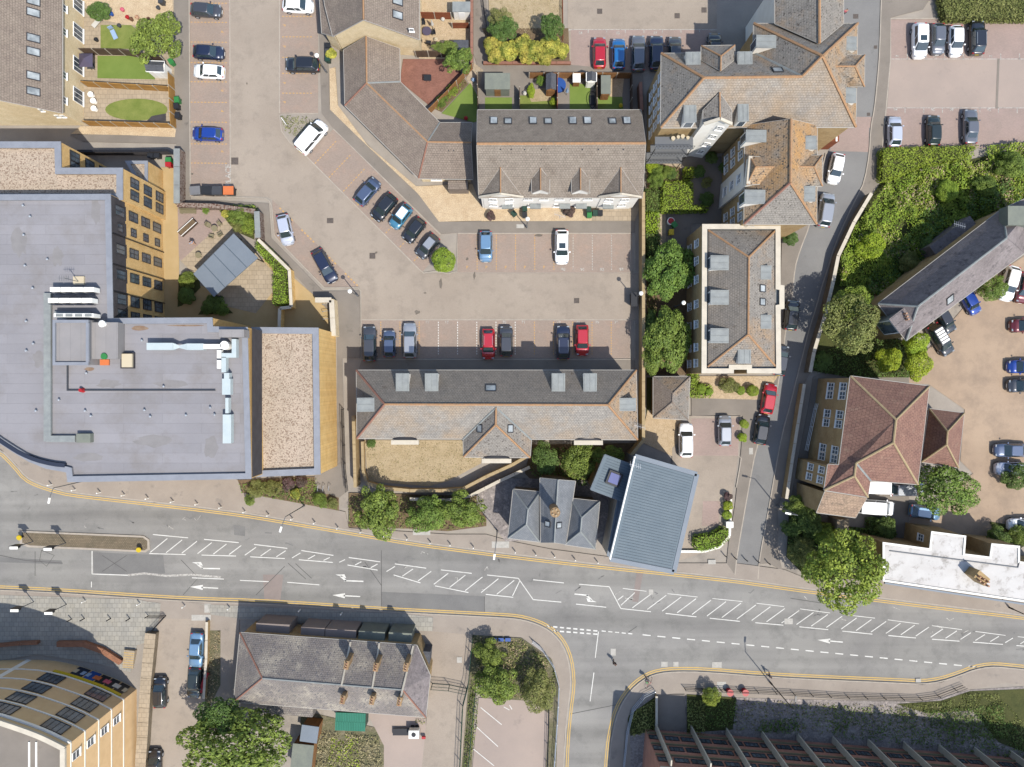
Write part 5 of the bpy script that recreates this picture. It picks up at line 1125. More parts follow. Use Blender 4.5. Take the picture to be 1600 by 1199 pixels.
T(1477,766,46,40,'mid',5.,'dense oval green tree beside the tiled mansion and parked vans')
T(1330,508,48,46,'olive',6.,'large olive green tree on the lane side near the slate hall')
T(1330,475,34,26,'yellow',5.,'yellowish tree top next to the large olive tree by the lane wall')
T(1388,562,22,22,'lime',3.2,'bright green rounded tree below the slate hall corner'); T(1434,570,22,28,'lime',3.4,'bright green tree at the edge of the sandy yard, lower one'); T(1432,538,22,22,'lime',3.6,'bright green tree touching the slate hall gutter')
T(1552,450,20,22,'mid',2.6,'leafy tree between the slate hall and white parked car'); T(1235,372,11,13,'dark',1.4,'small dark round shrub beside the lane and parapet block',cat='bush')
T(590,800,44,34,'loose',3.4,'broad green tree beside the pavement left of the twin trees'); T(668,803,32,27,'mid',2.8,'green tree in the planting beside the main road, middle one'); T(722,797,38,27,'loose',2.8,'yellowish green tree nearest the slate cottage by the road')
T(852,716,26,20,'dark',3.2,'dark green tree south of the long block beside projecting bay'); T(906,720,30,26,'mid',3.4,'green tree between long block and slate cottage'); T(950,712,26,16,'mid',3.,'low green tree against the long block by the metal roof')
T(372,1160,80,52,'mid',6.,'large leafy tree in bottom left yard beside the slate roofed terrace', zs=4.2); T(345,1120,40,30,'dark',5.4,'darker crown at the upper side of the bottom left tree')
T(776,1064,34,36,'loose',2.8,'scrubby green tree in the fenced triangle by the side road, left one'); T(840,1078,28,34,'olive',2.8,'bushy tree in the fenced triangle beside the curved side road'); T(765,1020,26,20,'loose',2.2,'thin shrub at the top corner of the fenced triangle',cat='bush')
T(245,62,44,34,'loose',4.4,'spreading garden tree beside top left lawns'); T(155,18,20,14,'dark',1.2,'small dark bush in the top left garden',cat='bush')
T(716,96,24,20,'loose',3.2,'leafy garden tree over the red brick patio'); T(697,74,20,10,'mid',2.,'bush along the fence of the top garden',cat='bush')
T(781,30,18,18,'olive',2.6,'olive rounded shrub above the golden hedge, left one',cat='bush'); T(787,45,24,18,'dark',2.6,'dark green shrub behind the golden hedge, left one',cat='bush'); T(862,42,18,22,'dark',3.,'dark green conical shrub at right end of golden hedge',cat='bush')
GL = ['leftmost golden shrub of the wide clump', 'second golden shrub from the left in the wide clump', 'tall golden shrub in the middle of the wide clump', 'golden shrub right of the middle in the wide clump', 'golden shrub beneath the conical dark shrub', 'rightmost golden shrub of the wide clump, by the bays', 'golden shrub at the front of the clump, centre', 'golden shrub at the front of the clump beside the low wall', 'golden shrub at the front left of the clump']
for i, (x, y, r_) in enumerate(((770,73,17),(793,80,18),(816,72,18),(838,80,18),(861,73,18),(878,80,13),(824,88,14),(850,90,14),(775,88,14))):
    T(x, y, r_, r_, 'gold', 1.8, GL[i], cat='bush', group='golden shrubs in one clump')
for (x, y, r_, kd, lb) in ((1018,260,11,'lime','bright ball shrub nearest the terrace wall in mansion garden'),(1028,268,10,'mid','green shrub beside bright ball shrub in mansion garden'),(1042,270,10,'mid','leafy shrub in the middle of the mansion garden bed'),(1024,282,13,'mid','spreading shrub low in the mansion garden bed'),(1049,272,9,'dark','dark shrub by the patio edge in the mansion garden'),
    (1092,268,10,'dark','dark square shrub next to the lime clipped shrub'),(1104,285,9,'olive','olive shrub in shade by white tower'),(1112,247,10,'dark','dark shrub at the foot of the white tower'),(1130,262,8,'dark','dark shrub against the south wing wall'),(1104,312,12,'dark','dark shrub in the shaded courtyard')):
    T(x, y, r_, r_, kd, .9, lb, cat='bush')
for (x, y, r_, kd, lb) in ((400,765,16,'olive','grey green shrub in the roadside planting, left end'),(425,762,15,'olive','pale green shrub in the roadside planting'),(450,757,14,'purple','purple leaved shrub in the roadside planting, left one'),(470,752,12,'purple','purple leaved shrub in the roadside planting, right one'),(462,772,10,'gold','yellowish shrub below purple shrubs'),(500,782,13,'mid','green shrub by the cycle stands'),(520,786,10,'olive','olive shrub at the right end of roadside planting'),(390,782,9,'mid','small shrub near the pavement edge below grey green shrub')):
    T(x, y, r_, r_ * .8, kd, .9, lb, cat='bush')
for (x, y, r_, kd, lb) in ((375,338,17,'mid','green shrub at the top of the courtyard bed'),(388,352,13,'yellow','yellow green shrub in the courtyard bed corner'),(352,334,7,'gold','pale shrub by the courtyard wall'),(372,352,12,'olive','grey leaved shrub in the courtyard bed'),(322,329,6,'yellow','small yellow shrub on the courtyard wall side'),(292,438,13,'mid','leafy shrub at the golden path, upper one'),(292,462,14,'dark','dark shrub at the golden path, lower one'),(334,475,16,'dark','dark rounded shrub in shade south of the pavilion'),(348,484,10,'mid','small shrub in shade south of the pavilion'),(323,483,9,'dark','low dark shrub in shade by the flat roof')):
    T(x, y, r_, r_, kd, .9, lb, cat='bush')
for (x, y, r_, kd, lb) in ((1242,790,18,'mid','green shrub on the verge beneath the lane street lamp'),(1262,815,26,'dark','dark shrub on the mansion verge'),(1236,825,16,'dark','dark shrub at the lane corner'),(1252,860,24,'olive','olive shrub left of the big yellow green tree'),(1290,835,20,'yellow','pale shrub between the mansion and big tree'),(1383,826,20,'dark','dark clipped shrub behind the white van'),(1285,565,16,'dark','dark shrub on the lane side below the olive tree'),(1590,745,24,'dark','dark tree at the right edge beside parked silver cars'),(1560,842,20,'dark','dark shrub behind the white flat roof, left one'),(1590,838,18,'mid','green shrub behind the white flat roof, right one')):
    T(x, y, r_, r_ * .85, kd, 1.6, lb, cat='bush')
for (x, y, r_, lb) in ((1095,607,9,'square green shrub at the corner of the parapet block'),(1157,610,8,'small green shrub near the lane end of the gravel bed'),(1176,611,11,'round green bush beside the red car'),(1108,612,7,'small green shrub next to the square shrub')):
    T(x, y, r_, r_, 'hedgeball', .8, lb, cat='bush')
T(1138,602,18,12,'olive',.9,'grey leaved spreading shrub in the gravel bed',cat='bush'); T(1163,663,8,9,'hedgeball',.7,'small clipped shrub by the parked silver car, upper one',cat='bush'); T(1160,684,8,9,'lime',.7,'small clipped shrub by the parked silver car, lower one',cat='bush')
T(1138,776,8,8,'rust' and 'purple',.8,'reddish shrub at the top of the narrow bed',cat='bush'); T(1137,790,9,9,'lime',.7,'bright shrub in the narrow bed',cat='bush'); T(1136,805,8,9,'hedgeball',.7,'green shrub at the bottom of the narrow bed',cat='bush')
T(517,85,9,10,'gold',1.,'yellow potted shrub beside the gabled house',cat='bush'); T(845,126,7,8,'yellow',1.2,'pale shrub in the terrace back garden',cat='bush'); T(830,142,7,13,'lime',.8,'lime shrub along the garden fence',cat='bush'); T(865,160,7,7,'lime',.7,'small round lime bush on the terrace lawn',cat='bush')
T(767,337,10,8,'purple',.8,'dark red spiky shrub in front of the terrace, left one',cat='bush'); T(890,331,11,11,'purple',.8,'brown spiky palm in front of the terrace',cat='bush')
T(1112,1088,16,14,'yellow',1.6,'pale green bush behind the railings by red planters',cat='bush'); T(580,693,7,8,'dark',.7,'small dark bush by the west balcony',cat='bush')
T(706,142,10,9,'yellow',.6,'small flowering bush in the garden bed, upper one',cat='bush'); T(690,158,10,9,'mid',.6,'small flowering bush in the garden bed, lower one',cat='bush')
hedge([(1380,232),(1530,228),(1500,248),(1440,258),(1392,280),(1379,280)],1.6,'bright clipped hedge along the lower edge of the top right car park')
hedge([(1468,-20),(1640,-20),(1640,28),(1478,28)],1.5,'olive green hedge above the top right parking bays', m='olive')
hedge([(1040,284),(1082,284),(1082,322),(1106,322),(1106,329),(1034,330),(1036,296)],1.4,'large bright clipped hedge block in the mansion garden')
hedge([(1071,262),(1083,262),(1083,278),(1071,278)],1.3,'small lime clipped shrub beside the large hedge block', m='lime', name='bush', cat='bush')
hedge([(1009,296),(1030,296),(1030,330),(1009,330)],1.4,'dark hedge between brick wall and garden path', m='dark')
hedge([(1009,332),(1030,332),(1030,362),(1009,362)],1.4,'yellow green hedge between brick wall and garden path', m='lime')
hedge([(1009,364),(1030,364),(1030,400),(1009,400)],1.2,'shaded hedge next to the upper round tree', m='dark')
hedge([(1085,840),(1112,836),(1130,825),(1139,830),(1136,845),(1120,857),(1095,861),(1086,856)],1.3,'curved clipped green hedge at the car park corner by the main road')
hedge([(400,375),(412,382),(448,418),(448,475),(427,475),(427,420),(400,388)],1.3,'green hedge along the angled courtyard wall')
hedge([(1078,583),(1092,583),(1092,600),(1112,604),(1110,620),(1078,620)],.9,'low green hedge beside the parapet block corner', m='hedge')
hedge([(355,322),(398,322),(398,332),(355,332)],.8,'low planting along the courtyard north wall', m='yellow')
hedge([(1358,812),(1398,812),(1398,836),(1358,836)],1.2,'dark clipped hedge behind the white van', m='dark')
bank = [(1390,276),(1440,258),(1500,248),(1535,230),(1600,226),(1640,226),(1640,300),(1562,328),(1372,470),(1330,450),(1308,448),(1312,400),(1337,350)]
def bank_z(q): return np.maximum(.7 + bumps(q, .16, .7) + bumps(q, .45, .9, 9.) + bumps(q, 1.3, .5, 4.), .15)
def masked(name, pts, m, dens, leaf, lo, hi, sd, zadd, label):
    P_ = [Vector((p.x, p.y, 0)) for p in ccw(PP(pts))]; q = sample(P_, int(area2(P_) * dens)); k = bumps(q, .3, 1., sd) + rng.normal(0, .08, len(q)); q = q[(k > lo) & (k < hi)]
    z = .08 + bank_z(q) * rng.uniform(.6, 1.12, len(q)) + zadd; o = leaf_obj(name, np.column_stack([q, z]), np.tile([.2, -.25, .9], (len(q), 1)), leaf, m, jit=.5); o['kind'] = 'stuff'; o['label'] = label
masked('bank_undergrowth', bank, 'hedge', 75, .24, -.4, 9, 0., 0, 'bright green bramble covering most of the bank')
masked('bank_undergrowth', bank, 'yellow', 60, .26, -9, .12, 3., .1, 'paler green climbers in patches on the bank')
masked('bank_undergrowth', bank, 'straw', 22, .26, .12, 9, 6., .1, 'dry straw coloured patches on the bank')
masked('bank_undergrowth', [(1440,330),(1560,260),(1640,240),(1640,310),(1560,335),(1400,455),(1372,470),(1340,450)], 'dark', 30, .3, .0, 9, 12., .3, 'dark taller shrubs on the hall side of the bank')
for (x, y, rx, ry, kd, h_, lb) in ((1580,258,22,20,'mid',1.8,'dense shrub at the upper right end of the bank'),(1540,290,18,15,'mid',1.6,'leafy shrub above the slate hall on the bank'),(1480,300,22,18,'hedgeball',1.6,'mounded green shrub in the middle of the bank'),(1420,410,18,15,'olive',1.2,'olive shrub low on the bank beside the slate hall'),(1450,385,14,12,'dark',1.4,'dark shrub on the bank by the lean to roof'),(1360,385,22,26,'lime',1.3,'pale mound of climbers near the lane wall')):
    T(x, y, rx, ry, kd, h_, lb, cat='bush')
cover_stuff('undergrowth', [(1275,550),(1420,520),(1450,545),(1420,590),(1330,590),(1270,582)], 'dark', 40, .25, lambda q: .5 + bumps(q, .8, .6))
cover_stuff('undergrowth', [(1232,800),(1300,820),(1400,830),(1390,895),(1262,900),(1228,870)], 'dark', 40, .26, lambda q: .5 + bumps(q, .8, .8))
cover_stuff('bed_plants', [(375,755),(495,747),(498,778),(528,784),(528,796),(380,770)], 'mid', 45, .2, lambda q: .35 + bumps(q, .9, .5), z0=.12)
cover_stuff('bed_plants', [(545,775),(755,775),(760,820),(700,828),(545,822)], 'olive', 25, .24, lambda q: .4 + bumps(q, .9, .6), z0=.12)
cover_stuff('bed_plants', [(835,700),(955,698),(940,760),(850,755),(825,735)], 'dark', 30, .26, lambda q: .6 + bumps(q, .8, .8))
cover_stuff('bed_plants', [(342,327),(396,327),(396,372),(375,362),(358,349)], 'mid', 50, .17, lambda q: .3 + bumps(q, 1., .4))
cover_stuff('bed_plants', [(1010,400),(1025,400),(1025,586),(1010,586)], 'dark', 40, .22, lambda q: .4 + bumps(q, .9, .5))
cover_stuff('bed_plants', [(1012,258),(1058,264),(1062,284),(1040,288),(1014,296)], 'mid', 40, .2, lambda q: .3 + bumps(q, 1., .4))
cover_stuff('bed_plants', [(674,168),(722,120),(730,132),(690,174)], 'yellow', 50, .16, lambda q: .2 + bumps(q, 1.2, .3))
cover_stuff('weeds', [(440,182),(478,182),(492,190),(465,215),(444,205)], 'olive', 40, .18, lambda q: .15 + bumps(q, 1., .3))
cover_stuff('weeds', [(742,995),(815,999),(860,1032),(870,1060),(862,1110),(830,1092),(748,1088)], 'olive', 34, .24, lambda q: .3 + bumps(q, .7, .7))
cover_stuff('weeds', [(742,995),(815,999),(860,1032),(868,1080),(830,1092),(748,1088)], 'straw', 30, .22, lambda q: .25 + bumps(q, .7, .5))
cover_stuff('weeds', [(736,1050),(748,1050),(746,1130),(728,1230),(722,1230)], 'mid', 40, .2, lambda q: .25 + bumps(q, .8, .5))
cover_stuff('weeds', [(498,1140),(590,1150),(608,1235),(495,1235)], 'straw', 45, .22, lambda q: .25 + bumps(q, .6, .6))
cover_stuff('weeds', [(520,1150),(560,1150),(566,1235),(505,1235)], 'lime', 20, .22, lambda q: .3 + bumps(q, .6, .6))
cover_stuff('weeds', [(650,1112),(668,1110),(664,1130),(650,1130)], 'olive', 30, .2, lambda q: .2 + bumps(q, .8, .3))
cover_stuff('weeds', [(325,990),(345,985),(343,1070),(322,1110)], 'straw', 24, .2, lambda q: .15 + bumps(q, .8, .3))
cover_stuff('bank_plants', [(985,1112),(1024,1090),(1024,1140),(988,1150)], 'olive', 45, .24, lambda q: .4 + bumps(q, .7, .6), z0=.02)
cover_stuff('bank_plants', [(1073,1092),(1102,1092),(1098,1160),(1073,1160)], 'olive', 50, .24, lambda q: .6 + bumps(q, .7, .6), z0=.02)
cover_stuff('bank_plants', [(1102,1092),(1150,1092),(1150,1130),(1102,1140)], 'dark', 40, .24, lambda q: .3 + bumps(q, .7, .5), z0=.02)
cover_stuff('bank_plants', [(1190,1125),(1245,1120),(1245,1145),(1180,1142)], 'dark', 36, .26, lambda q: .4 + bumps(q, .7, .6), z0=.02)
cover_stuff('bank_plants', [(1400,1102),(1470,1097),(1515,1082),(1560,1085),(1600,1130),(1640,1180),(1500,1140),(1400,1118)], 'olive', 40, .2, lambda q: .15 + bumps(q, .6, .4), z0=.04)
cover_stuff('bank_plants', [(1300,1100),(1400,1110),(1640,1170),(1640,1190),(1300,1150)], 'dark', 18, .24, lambda q: .2 + bumps(q, .6, .5), z0=.03)
cover_stuff('scattered_rubble', [(1150,1092),(1500,1105),(1560,1165),(1150,1140)], 'khaki', 5, .3, lambda q: .1 + 0 * q[:, 0], 'pale rubble and litter scattered on derelict ground', z0=.03)
cover_stuff('dry_grass_tufts', [(572,690),(724,690),(748,702),(748,722),(700,748),(670,756),(578,750)], 'straw', 26, .16, lambda q: .06 + bumps(q, 1., .05), z0=.06)
cover_stuff('dry_grass_tufts', [(765,-10),(876,-10),(878,58),(767,58)], 'straw', 26, .16, lambda q: .06 + bumps(q, 1., .05), z0=.07)
cover_stuff('bank_plants', [(1150,1095),(1400,1104),(1560,1165),(1400,1150),(1150,1140)], 'olive', 9, .22, lambda q: .12 + bumps(q, .6, .3), z0=.03)
cover_stuff('bank_plants', [(1235,1100),(1330,1102),(1330,1140),(1235,1135)], 'mid', 12, .2, lambda q: .12 + bumps(q, .6, .3), z0=.03)
cover_stuff('bank_plants', [(1440,1110),(1560,1100),(1600,1160),(1480,1150)], 'dark', 30, .24, lambda q: .3 + bumps(q, .6, .5), z0=.03)
# ---------------------------------------------------------------- cars
PAINT = {}
def paintm(n, rgb, k=.5, metal=.25):
    if n not in PAINT: PAINT[n] = mat('paint_' + n, A(*rgb, k), None, famt=0, bump=0, rough=.32, metal=metal, coat=1., spec=.5)
    return PAINT[n]
CC = dict(white=((238,238,236), .8, 0), silver=((188,192,198), .5, .35), grey=((130,133,140), .45, .3), darkgrey=((86,88,94), .4, .2), black=((38,40,46), .4, .0), navy=((38,48,78), .45, .2), blue=((28,72,170), .5, .2),
          lightblue=((130,170,205), .5, .3), red=((196,26,44), .55, .1), green=((44,58,54), .4, .2), bluegrey=((96,112,142), .5, .3), brightblue=((30,120,190), .5, .2), teal=((84,150,180), .5, .2), palesilver=((206,212,226), .6, .25), darkred=((120,30,34), .5, .2))
glass = mat('car_glass', (.018, .03, .034), None, famt=0, bump=0, rough=.06, spec=1.)
rubber = flat('tyre_rubber', (40, 40, 42), .8); lampg = mat('headlamp_glass', (.2, .22, .24), None, famt=0, bump=0, rough=.15); lampr = flat('red_lamp', (190, 30, 30), .3)
CAR = {}
def ring(w, zt, zb, tumble, crown):
    return [(w * .9, zb), (w, zb + .22), (w * 1.0, (zb + zt) / 2), (w * .965, zt - .1), (w * (1 - tumble), zt), (w * .45, zt + crown), (0, zt + crown * 1.25)]
def loft(mb, secs):
    "secs: (x, half ring) from rear to front; mirrored and capped"
    rows = []
    for x, hr in secs:
        full = [(-y, z) for y, z in hr[::-1]][:-1] if False else [(y, z) for y, z in hr] + [(-y, z) for y, z in hr[-2::-1]]
        i = len(mb.v); mb.v += [(x, y, z) for y, z in full]; rows.append((i, len(full)))
    for (i, n), (j, _) in zip(rows, rows[1:]):
        for k in range(n - 1): mb.f.append([i + k, j + k, j + k + 1, i + k + 1])
        mb.f.append([i + n - 1, j + n - 1, j, i])
    i, n = rows[0]; mb.f.append([i + k for k in range(n)]); i, n = rows[-1]; mb.f.append([i + n - 1 - k for k in range(n)])
def car_proto(kind, Lc, Wc, Hc, belt, hood, hx, wx, rx, bx, rw=.74, blunt=.5):
    """Lc Wc Hc size; belt, hood heights; hx windscreen foot, wx roof front, rx roof rear, bx rear window foot (x from centre, front +)"""
    h = Wc / 2; F_, B_ = Lc / 2, -Lc / 2; body = MB()
    secs = []
    for x, wf, z in ((B_, .78, belt - .14), (B_ + .07, .88, belt - .06), (B_ + .25, .95, belt - .01), (B_ + .7, .99, belt), (bx if bx > B_ + .8 else B_ + .9, 1., belt), (rx, 1., belt), (0, 1., belt), (hx - .5, 1., belt - .02), (hx, .995, belt - .03), ((hx + F_) / 2, .98, hood), (F_ - .45, .95, hood - .06), (F_ - .22, .88, hood - .14), (F_ - .07, .76, hood - .26), (F_, .6, hood - .36)):
        if secs and x <= secs[-1][0]: continue
        secs.append((x, ring(h * wf, z, .2, .1, .03)))
    loft(body, secs)
    # greenhouse: foot ring, roof ring
    zb, zt = belt - .02, Hc; gw, tw = h * .93, h * rw
    foot = [(hx, gw * .80), (hx - .32, gw * .97), (0, gw), (bx + .3, gw * .97), (bx, gw * .82)]
    top = [(wx, tw * .84), (wx - .14, tw * .97), ((wx + rx) / 2, tw), (rx + .12, tw * .97), (rx, tw * .86)]
    def both(r, z): return [(x, y, z) for x, y in r] + [(x, -y, z) for x, y in r[::-1]]
    fr, tr = both(foot, zb), both(top, zt - .05); t2 = both([(x * .94 + (wx + rx) / 2 * .06, y * .86) for x, y in top], zt)
    i = len(body.v); body.v += fr + tr + t2; n = 10
    for q in (0, n):
        for k in range(n): body.f.append([i + q + k, i + q + (k + 1) % n, i + q + n + (k + 1) % n, i + q + n + k][::-1])
    body.f.append([i + 2 * n + k for k in range(n)][::-1])
    P_ = {}
    P_['body'] = body
    def lerp(a, b_, t): return tuple(a[k] + (b_[k] - a[k]) * t for k in range(3))
    def panel(a, b_, c, d, m0=.06, m1=.06, o=(0, 0, 0), u0=.04, u1=.04):
        # quad a b (foot) c d (top); shrunk and lifted outwards
        A0, B0 = lerp(a, b_, u0), lerp(a, b_, 1 - u1); D0, C0 = lerp(d, c, u0), lerp(d, c, 1 - u1)
        q = [lerp(A0, D0, m0), lerp(B0, C0, m0), lerp(B0, C0, 1 - m1), lerp(A0, D0, 1 - m1)]
        return [(p[0] + o[0], p[1] + o[1], p[2] + o[2]) for p in q]
    w_ = MB(); w_.poly(panel(fr[9], fr[0], tr[0], tr[9], .02, .03, (.02, 0, .02), .0, .0)); w_.poly(panel(fr[0], fr[1], tr[1], tr[0], .02, .03, (.015, .015, .015), 0., .5)); w_.poly(panel(fr[8], fr[9], tr[9], tr[8], .02, .03, (.015, -.015, .015), .5, 0.)); P_['windscreen'] = w_
    P_['rear_window'] = MB().poly(panel(fr[4], fr[5], tr[5], tr[4], .12, .06, (-.02, 0, .02), .05, .05))
    for sgn, idx in ((1, (1, 2, 3)), (-1, (6, 7, 8))):
        s_ = MB(); o = (0, .014 * sgn, .006)
        s_.poly(panel(fr[idx[0]], fr[idx[1]], tr[idx[1]], tr[idx[0]], .1, .1, o, .06, .04)); s_.poly(panel(fr[idx[1]], fr[idx[2]], tr[idx[2]], tr[idx[1]], .1, .1, o, .04, .06)); P_[('side_window', sgn)] = s_
    bx_ = lambda c, d: MB().box(c, d)
    hl = [bx_((F_ - .27, s_ * h * .66, hood - .17), (.3, .3, .12)) for s_ in (1, -1)]; tl = [bx_((B_ + .1, s_ * h * .72, belt - .12), (.16, .24, .16)) for s_ in (1, -1)]
    mi = [MB().box((hx - .42, s_ * (h + .09), belt + .06), (.14, .2, .13)) for s_ in (1, -1)]; plt = bx_((F_ - .01, 0, .42), (.05, .5, .11)); plr = bx_((B_ - .0, 0, .62), (.05, .5, .11))
    wh = [(x, s_) for x in (Lc * .31, -Lc * .30) for s_ in (1, -1)]
    def mesh(mb, name, m_, sm=False):
        o = mb.build(name, m_, None, local=True, smooth=sm); d = o.data; bpy.data.objects.remove(o); return d
    out = dict(body=mesh(body, 'body', M['grey'], True), parts=[])
    out['body'].polygons.foreach_set('use_smooth', [len(p.vertices) == 4 for p in out['body'].polygons])
    for k_, v in P_.items():
        if k_ != 'body': out['parts'].append((k_ if isinstance(k_, str) else k_[0], mesh(v, 'glass', glass), None))
    for v in hl: out['parts'].append(('headlight', mesh(v, 'headlight', lampg), None))
    for v in tl: out['parts'].append(('tail_light', mesh(v, 'tail_light', lampr), None))
    out['mirrors'] = [mesh(v, 'mirror', M['grey']) for v in mi]
    out['parts'].append(('number_plate', mesh(plt, 'number_plate', M['whitecap']), None)); out['parts'].append(('number_plate', mesh(plr, 'number_plate', M['yellow']), None))
    ty = mesh(MB().tube((0, -.11, 0), (0, .11, 0), .32, 14), 'tyre', rubber); ri = mesh(MB().tube((0, -.115, 0), (0, .115, 0), .2, 10), 'rim', M['steel'])
    out['wheels'] = (ty, ri, [(x, s_ * (h - .1), .32) for x, s_ in wh])
    out['roof'] = (wx, rx, tw, Hc, hx, bx)
    CAR[kind] = out
car_proto('hatch', 4.05, 1.76, 1.47, .93, .92, 1.05, .42, -1.35, -1.86)
car_proto('city', 3.6, 1.64, 1.5, .95, .94, .98, .42, -1.2, -1.66)
car_proto('saloon', 4.6, 1.8, 1.44, .93, .9, 1.12, .42, -1.0, -1.62)
car_proto('estate', 4.7, 1.82, 1.48, .94, .92, 1.16, .46, -1.7, -2.18)
car_proto('suv', 4.5, 1.86, 1.68, 1.05, 1.04, 1.15, .55, -1.55, -2.05, rw=.76)
car_proto('mpv', 4.55, 1.84, 1.72, 1.05, 1.02, 1.45, .62, -1.75, -2.12, rw=.78)
car_proto('van', 4.95, 1.92, 1.98, 1.12, 1.1, 1.7, .95, -2.3, -2.4, rw=.86)
BODYC = {}
def car(x, y, hd, kind, colr, label, roofc=None, rails=0, sun=0, extra=None, cat='car', z=.02, name='parked_car', group='parked cars'):
    cp_ = CAR[kind]; p = W(x, y, .9); o = thing(name, (p.x, p.y, z), label, cat, group, R(hd)); pm = paintm(colr, *CC[colr])
    key = (kind, colr)
    if key not in BODYC: d = cp_['body'].copy(); d.materials[0] = pm; m2 = [q.copy() for q in cp_['mirrors']]; [q.materials.__setitem__(0, pm) for q in m2]; BODYC[key] = (d, m2)
    d, m2 = BODYC[key]
    link(bpy.data.objects.new('body', d), o)
    for nme, dd, _ in cp_['parts']: link(bpy.data.objects.new(nme, dd), o)
    for q in m2: link(bpy.data.objects.new('wing_mirror', q), o)
    ty, ri, pos = cp_['wheels']
    for q in pos:
        wv = bpy.data.objects.new('wheel', ty); link(wv, o); wv.location = q; link(bpy.data.objects.new('rim', ri), wv)
    wx, rx, tw, Hc, hx, bx = cp_['roof']
    if rails:
        for s_ in (1, -1): MB().tube((wx - .3, s_ * tw * .84, Hc + .03), (rx + .3, s_ * tw * .84, Hc + .03), .025, 5).build('roof_rail', M['steel'], o, local=True)
    if sun: MB().box((wx - .55, 0, Hc + .004), (.7, tw * 1.2, .02)).build('sunroof', glass, o, local=True)
    if roofc: MB().box(((wx + rx) / 2, 0, Hc + .0), (wx - rx - .25, tw * 1.62, .03)).build('roof_panel', paintm(roofc, *CC[roofc]), o, local=True)
    if extra == 'stripes':
        for k in range(5): MB().box((wx - .35 - k * .42, 0, Hc + .02), (.3, tw * 1.55, .03)).build('roof_panel', M['whitecap'], o, local=True)
    if extra == 'aerial': MB().tube((rx + .2, 0, Hc), (rx - .05, 0, Hc + .25), .012, 4).build('aerial', M['black'], o, local=True)
    return o
K = car
K(321,15,-4,'hatch','darkgrey','dark grey hatchback facing right, topmost in the left column of bays')
K(325,81,-3,'hatch','navy','dark blue hatchback facing right, above the white car in left bays')
K(325,111,177,'hatch','white','white hatchback facing left, directly below the dark blue hatchback', extra='aerial')
K(323,209,178,'hatch','blue','bright royal blue hatchback facing left, alone in left bays')
K(465,8,-3,'hatch','white','white hatchback at the top edge beside the gabled house')
K(472,101,179,'suv','black','black estate facing left under the lamp post beside the gabled house')
K(487,214,50,'van','white','white van parked at an angle beside the weedy verge', cat='van', name='parked_van')
K(574,299,50,'hatch','bluegrey','dark blue grey car, uppermost in the diagonal row of five')
K(600,324,230,'hatch','black','black hatchback, second from top in the diagonal row')
K(626,338,232,'city','teal','light blue small car with white roof in the diagonal row', roofc='white')
K(647,360,232,'city','black','small black car between the white roofed car and grey car')
K(668,385,230,'city','darkgrey','grey small car beside the round clipped tree', roofc='silver')
K(445,359,282,'hatch','palesilver','pale silver hatchback in the left triangular bay, upper one')
K(507,416,299,'estate','navy','dark navy saloon in the left triangular bay, lower one')
K(759,385,270,'hatch','lightblue','light blue hatchback alone at the left of the upper row')
K(878,386,270,'suv','white','white estate with black sunroof in the upper row of bays', sun=1)
K(577,537,90,'estate','darkgrey','dark grey car at the left end of the lower row')
K(608,537,90,'city','bluegrey','small blue grey car between dark grey and silver cars')
K(640,532,90,'estate','silver','silver estate, third from left in the lower row')
K(763,538,270,'hatch','red','red car with roof rails left of the dark grey car in lower row', rails=1)
K(791,533,90,'hatch','darkgrey','dark grey hatchback immediately right of the red car with roof rails')
K(880,535,90,'suv','navy','dark blue estate with silver roof rails next to red hatchback', rails=1)
K(910,532,270,'hatch','red','red hatchback at the right of the lower row, without roof rails')
K(937,81,90,'hatch','red','dark red car at left end of the top middle row')
K(967,83,90,'hatch','brightblue','bright blue hatchback between the red car and grey car at the top')
K(998,82,90,'estate','grey','grey blue saloon, third in the top middle row')
K(1026,82,90,'suv','navy','navy large car, fourth in the top middle row')
K(1055,80,90,'hatch','darkgrey','dark grey car partly under the mansion roof, fifth in the row')
K(1117,74,90,'hatch','black','black car in deep shade behind the mansion roof')
K(1438,63,270,'mpv','white','white estate with sunroof at left of the top right row', sun=1)
K(1467,60,270,'hatch','grey','grey hatchback between two white cars at top right')
K(1495,63,270,'hatch','white','white hatchback beside the black car in top right row')
K(1528,58,90,'suv','black','black car with pale rails at right of the top right row', rails=1)
K(1399,205,90,'hatch','palesilver','pale silver car next to the lane in the lower top right row')
K(1460,203,90,'hatch','green','dark green grey hatchback in the lower top right row')
K(1518,197,90,'saloon','grey','grey saloon nearest the tree shadow in the top right car park')
K(1307,263,258,'hatch','white','white hatchback parked on the lane beside the south wing')
K(1291,328,81,'mpv','silver','pale blue silver car parked on the lane beside the south wing corner')
K(1238,492,84,'hatch','black','black car on the lane beside the parapet block')
K(1221,563,80,'hatch','darkgrey','grey car half hidden under the parapet block edge')
K(1202,623,80,'hatch','red','red hatchback on the lane above the black car')
K(1191,671,80,'hatch','black','black hatchback on the lane below the red car')
K(1072,688,90,'suv','white','white large estate with roof bars beside the pyramid roof', rails=1, z=.11)
K(1133,673,90,'hatch','silver','silver hatchback in the bay beside the clipped shrubs', z=.11)
K(1517,472,300,'city','blue','small blue car beside the slate hall', z=.06)
K(1478,501,300,'city','black','small black car beside the slate hall, next to the blue car', z=.06)
K(1470,531,302,'mpv','black','dark vehicle with pale striped roof panels below the slate hall', extra='stripes', z=.06)
K(1579,443,255,'estate','white','long white car by the tree at the slate hall end', z=.06)
K(1601,450,260,'hatch','darkred','dark red car at the right edge beside the long white car', z=.06)
K(1604,509,180,'hatch','darkred','brown red car cut by the right edge in the sandy yard', z=.06)
K(1600,573,180,'hatch','blue','bright blue car cut by the right edge', z=.06)
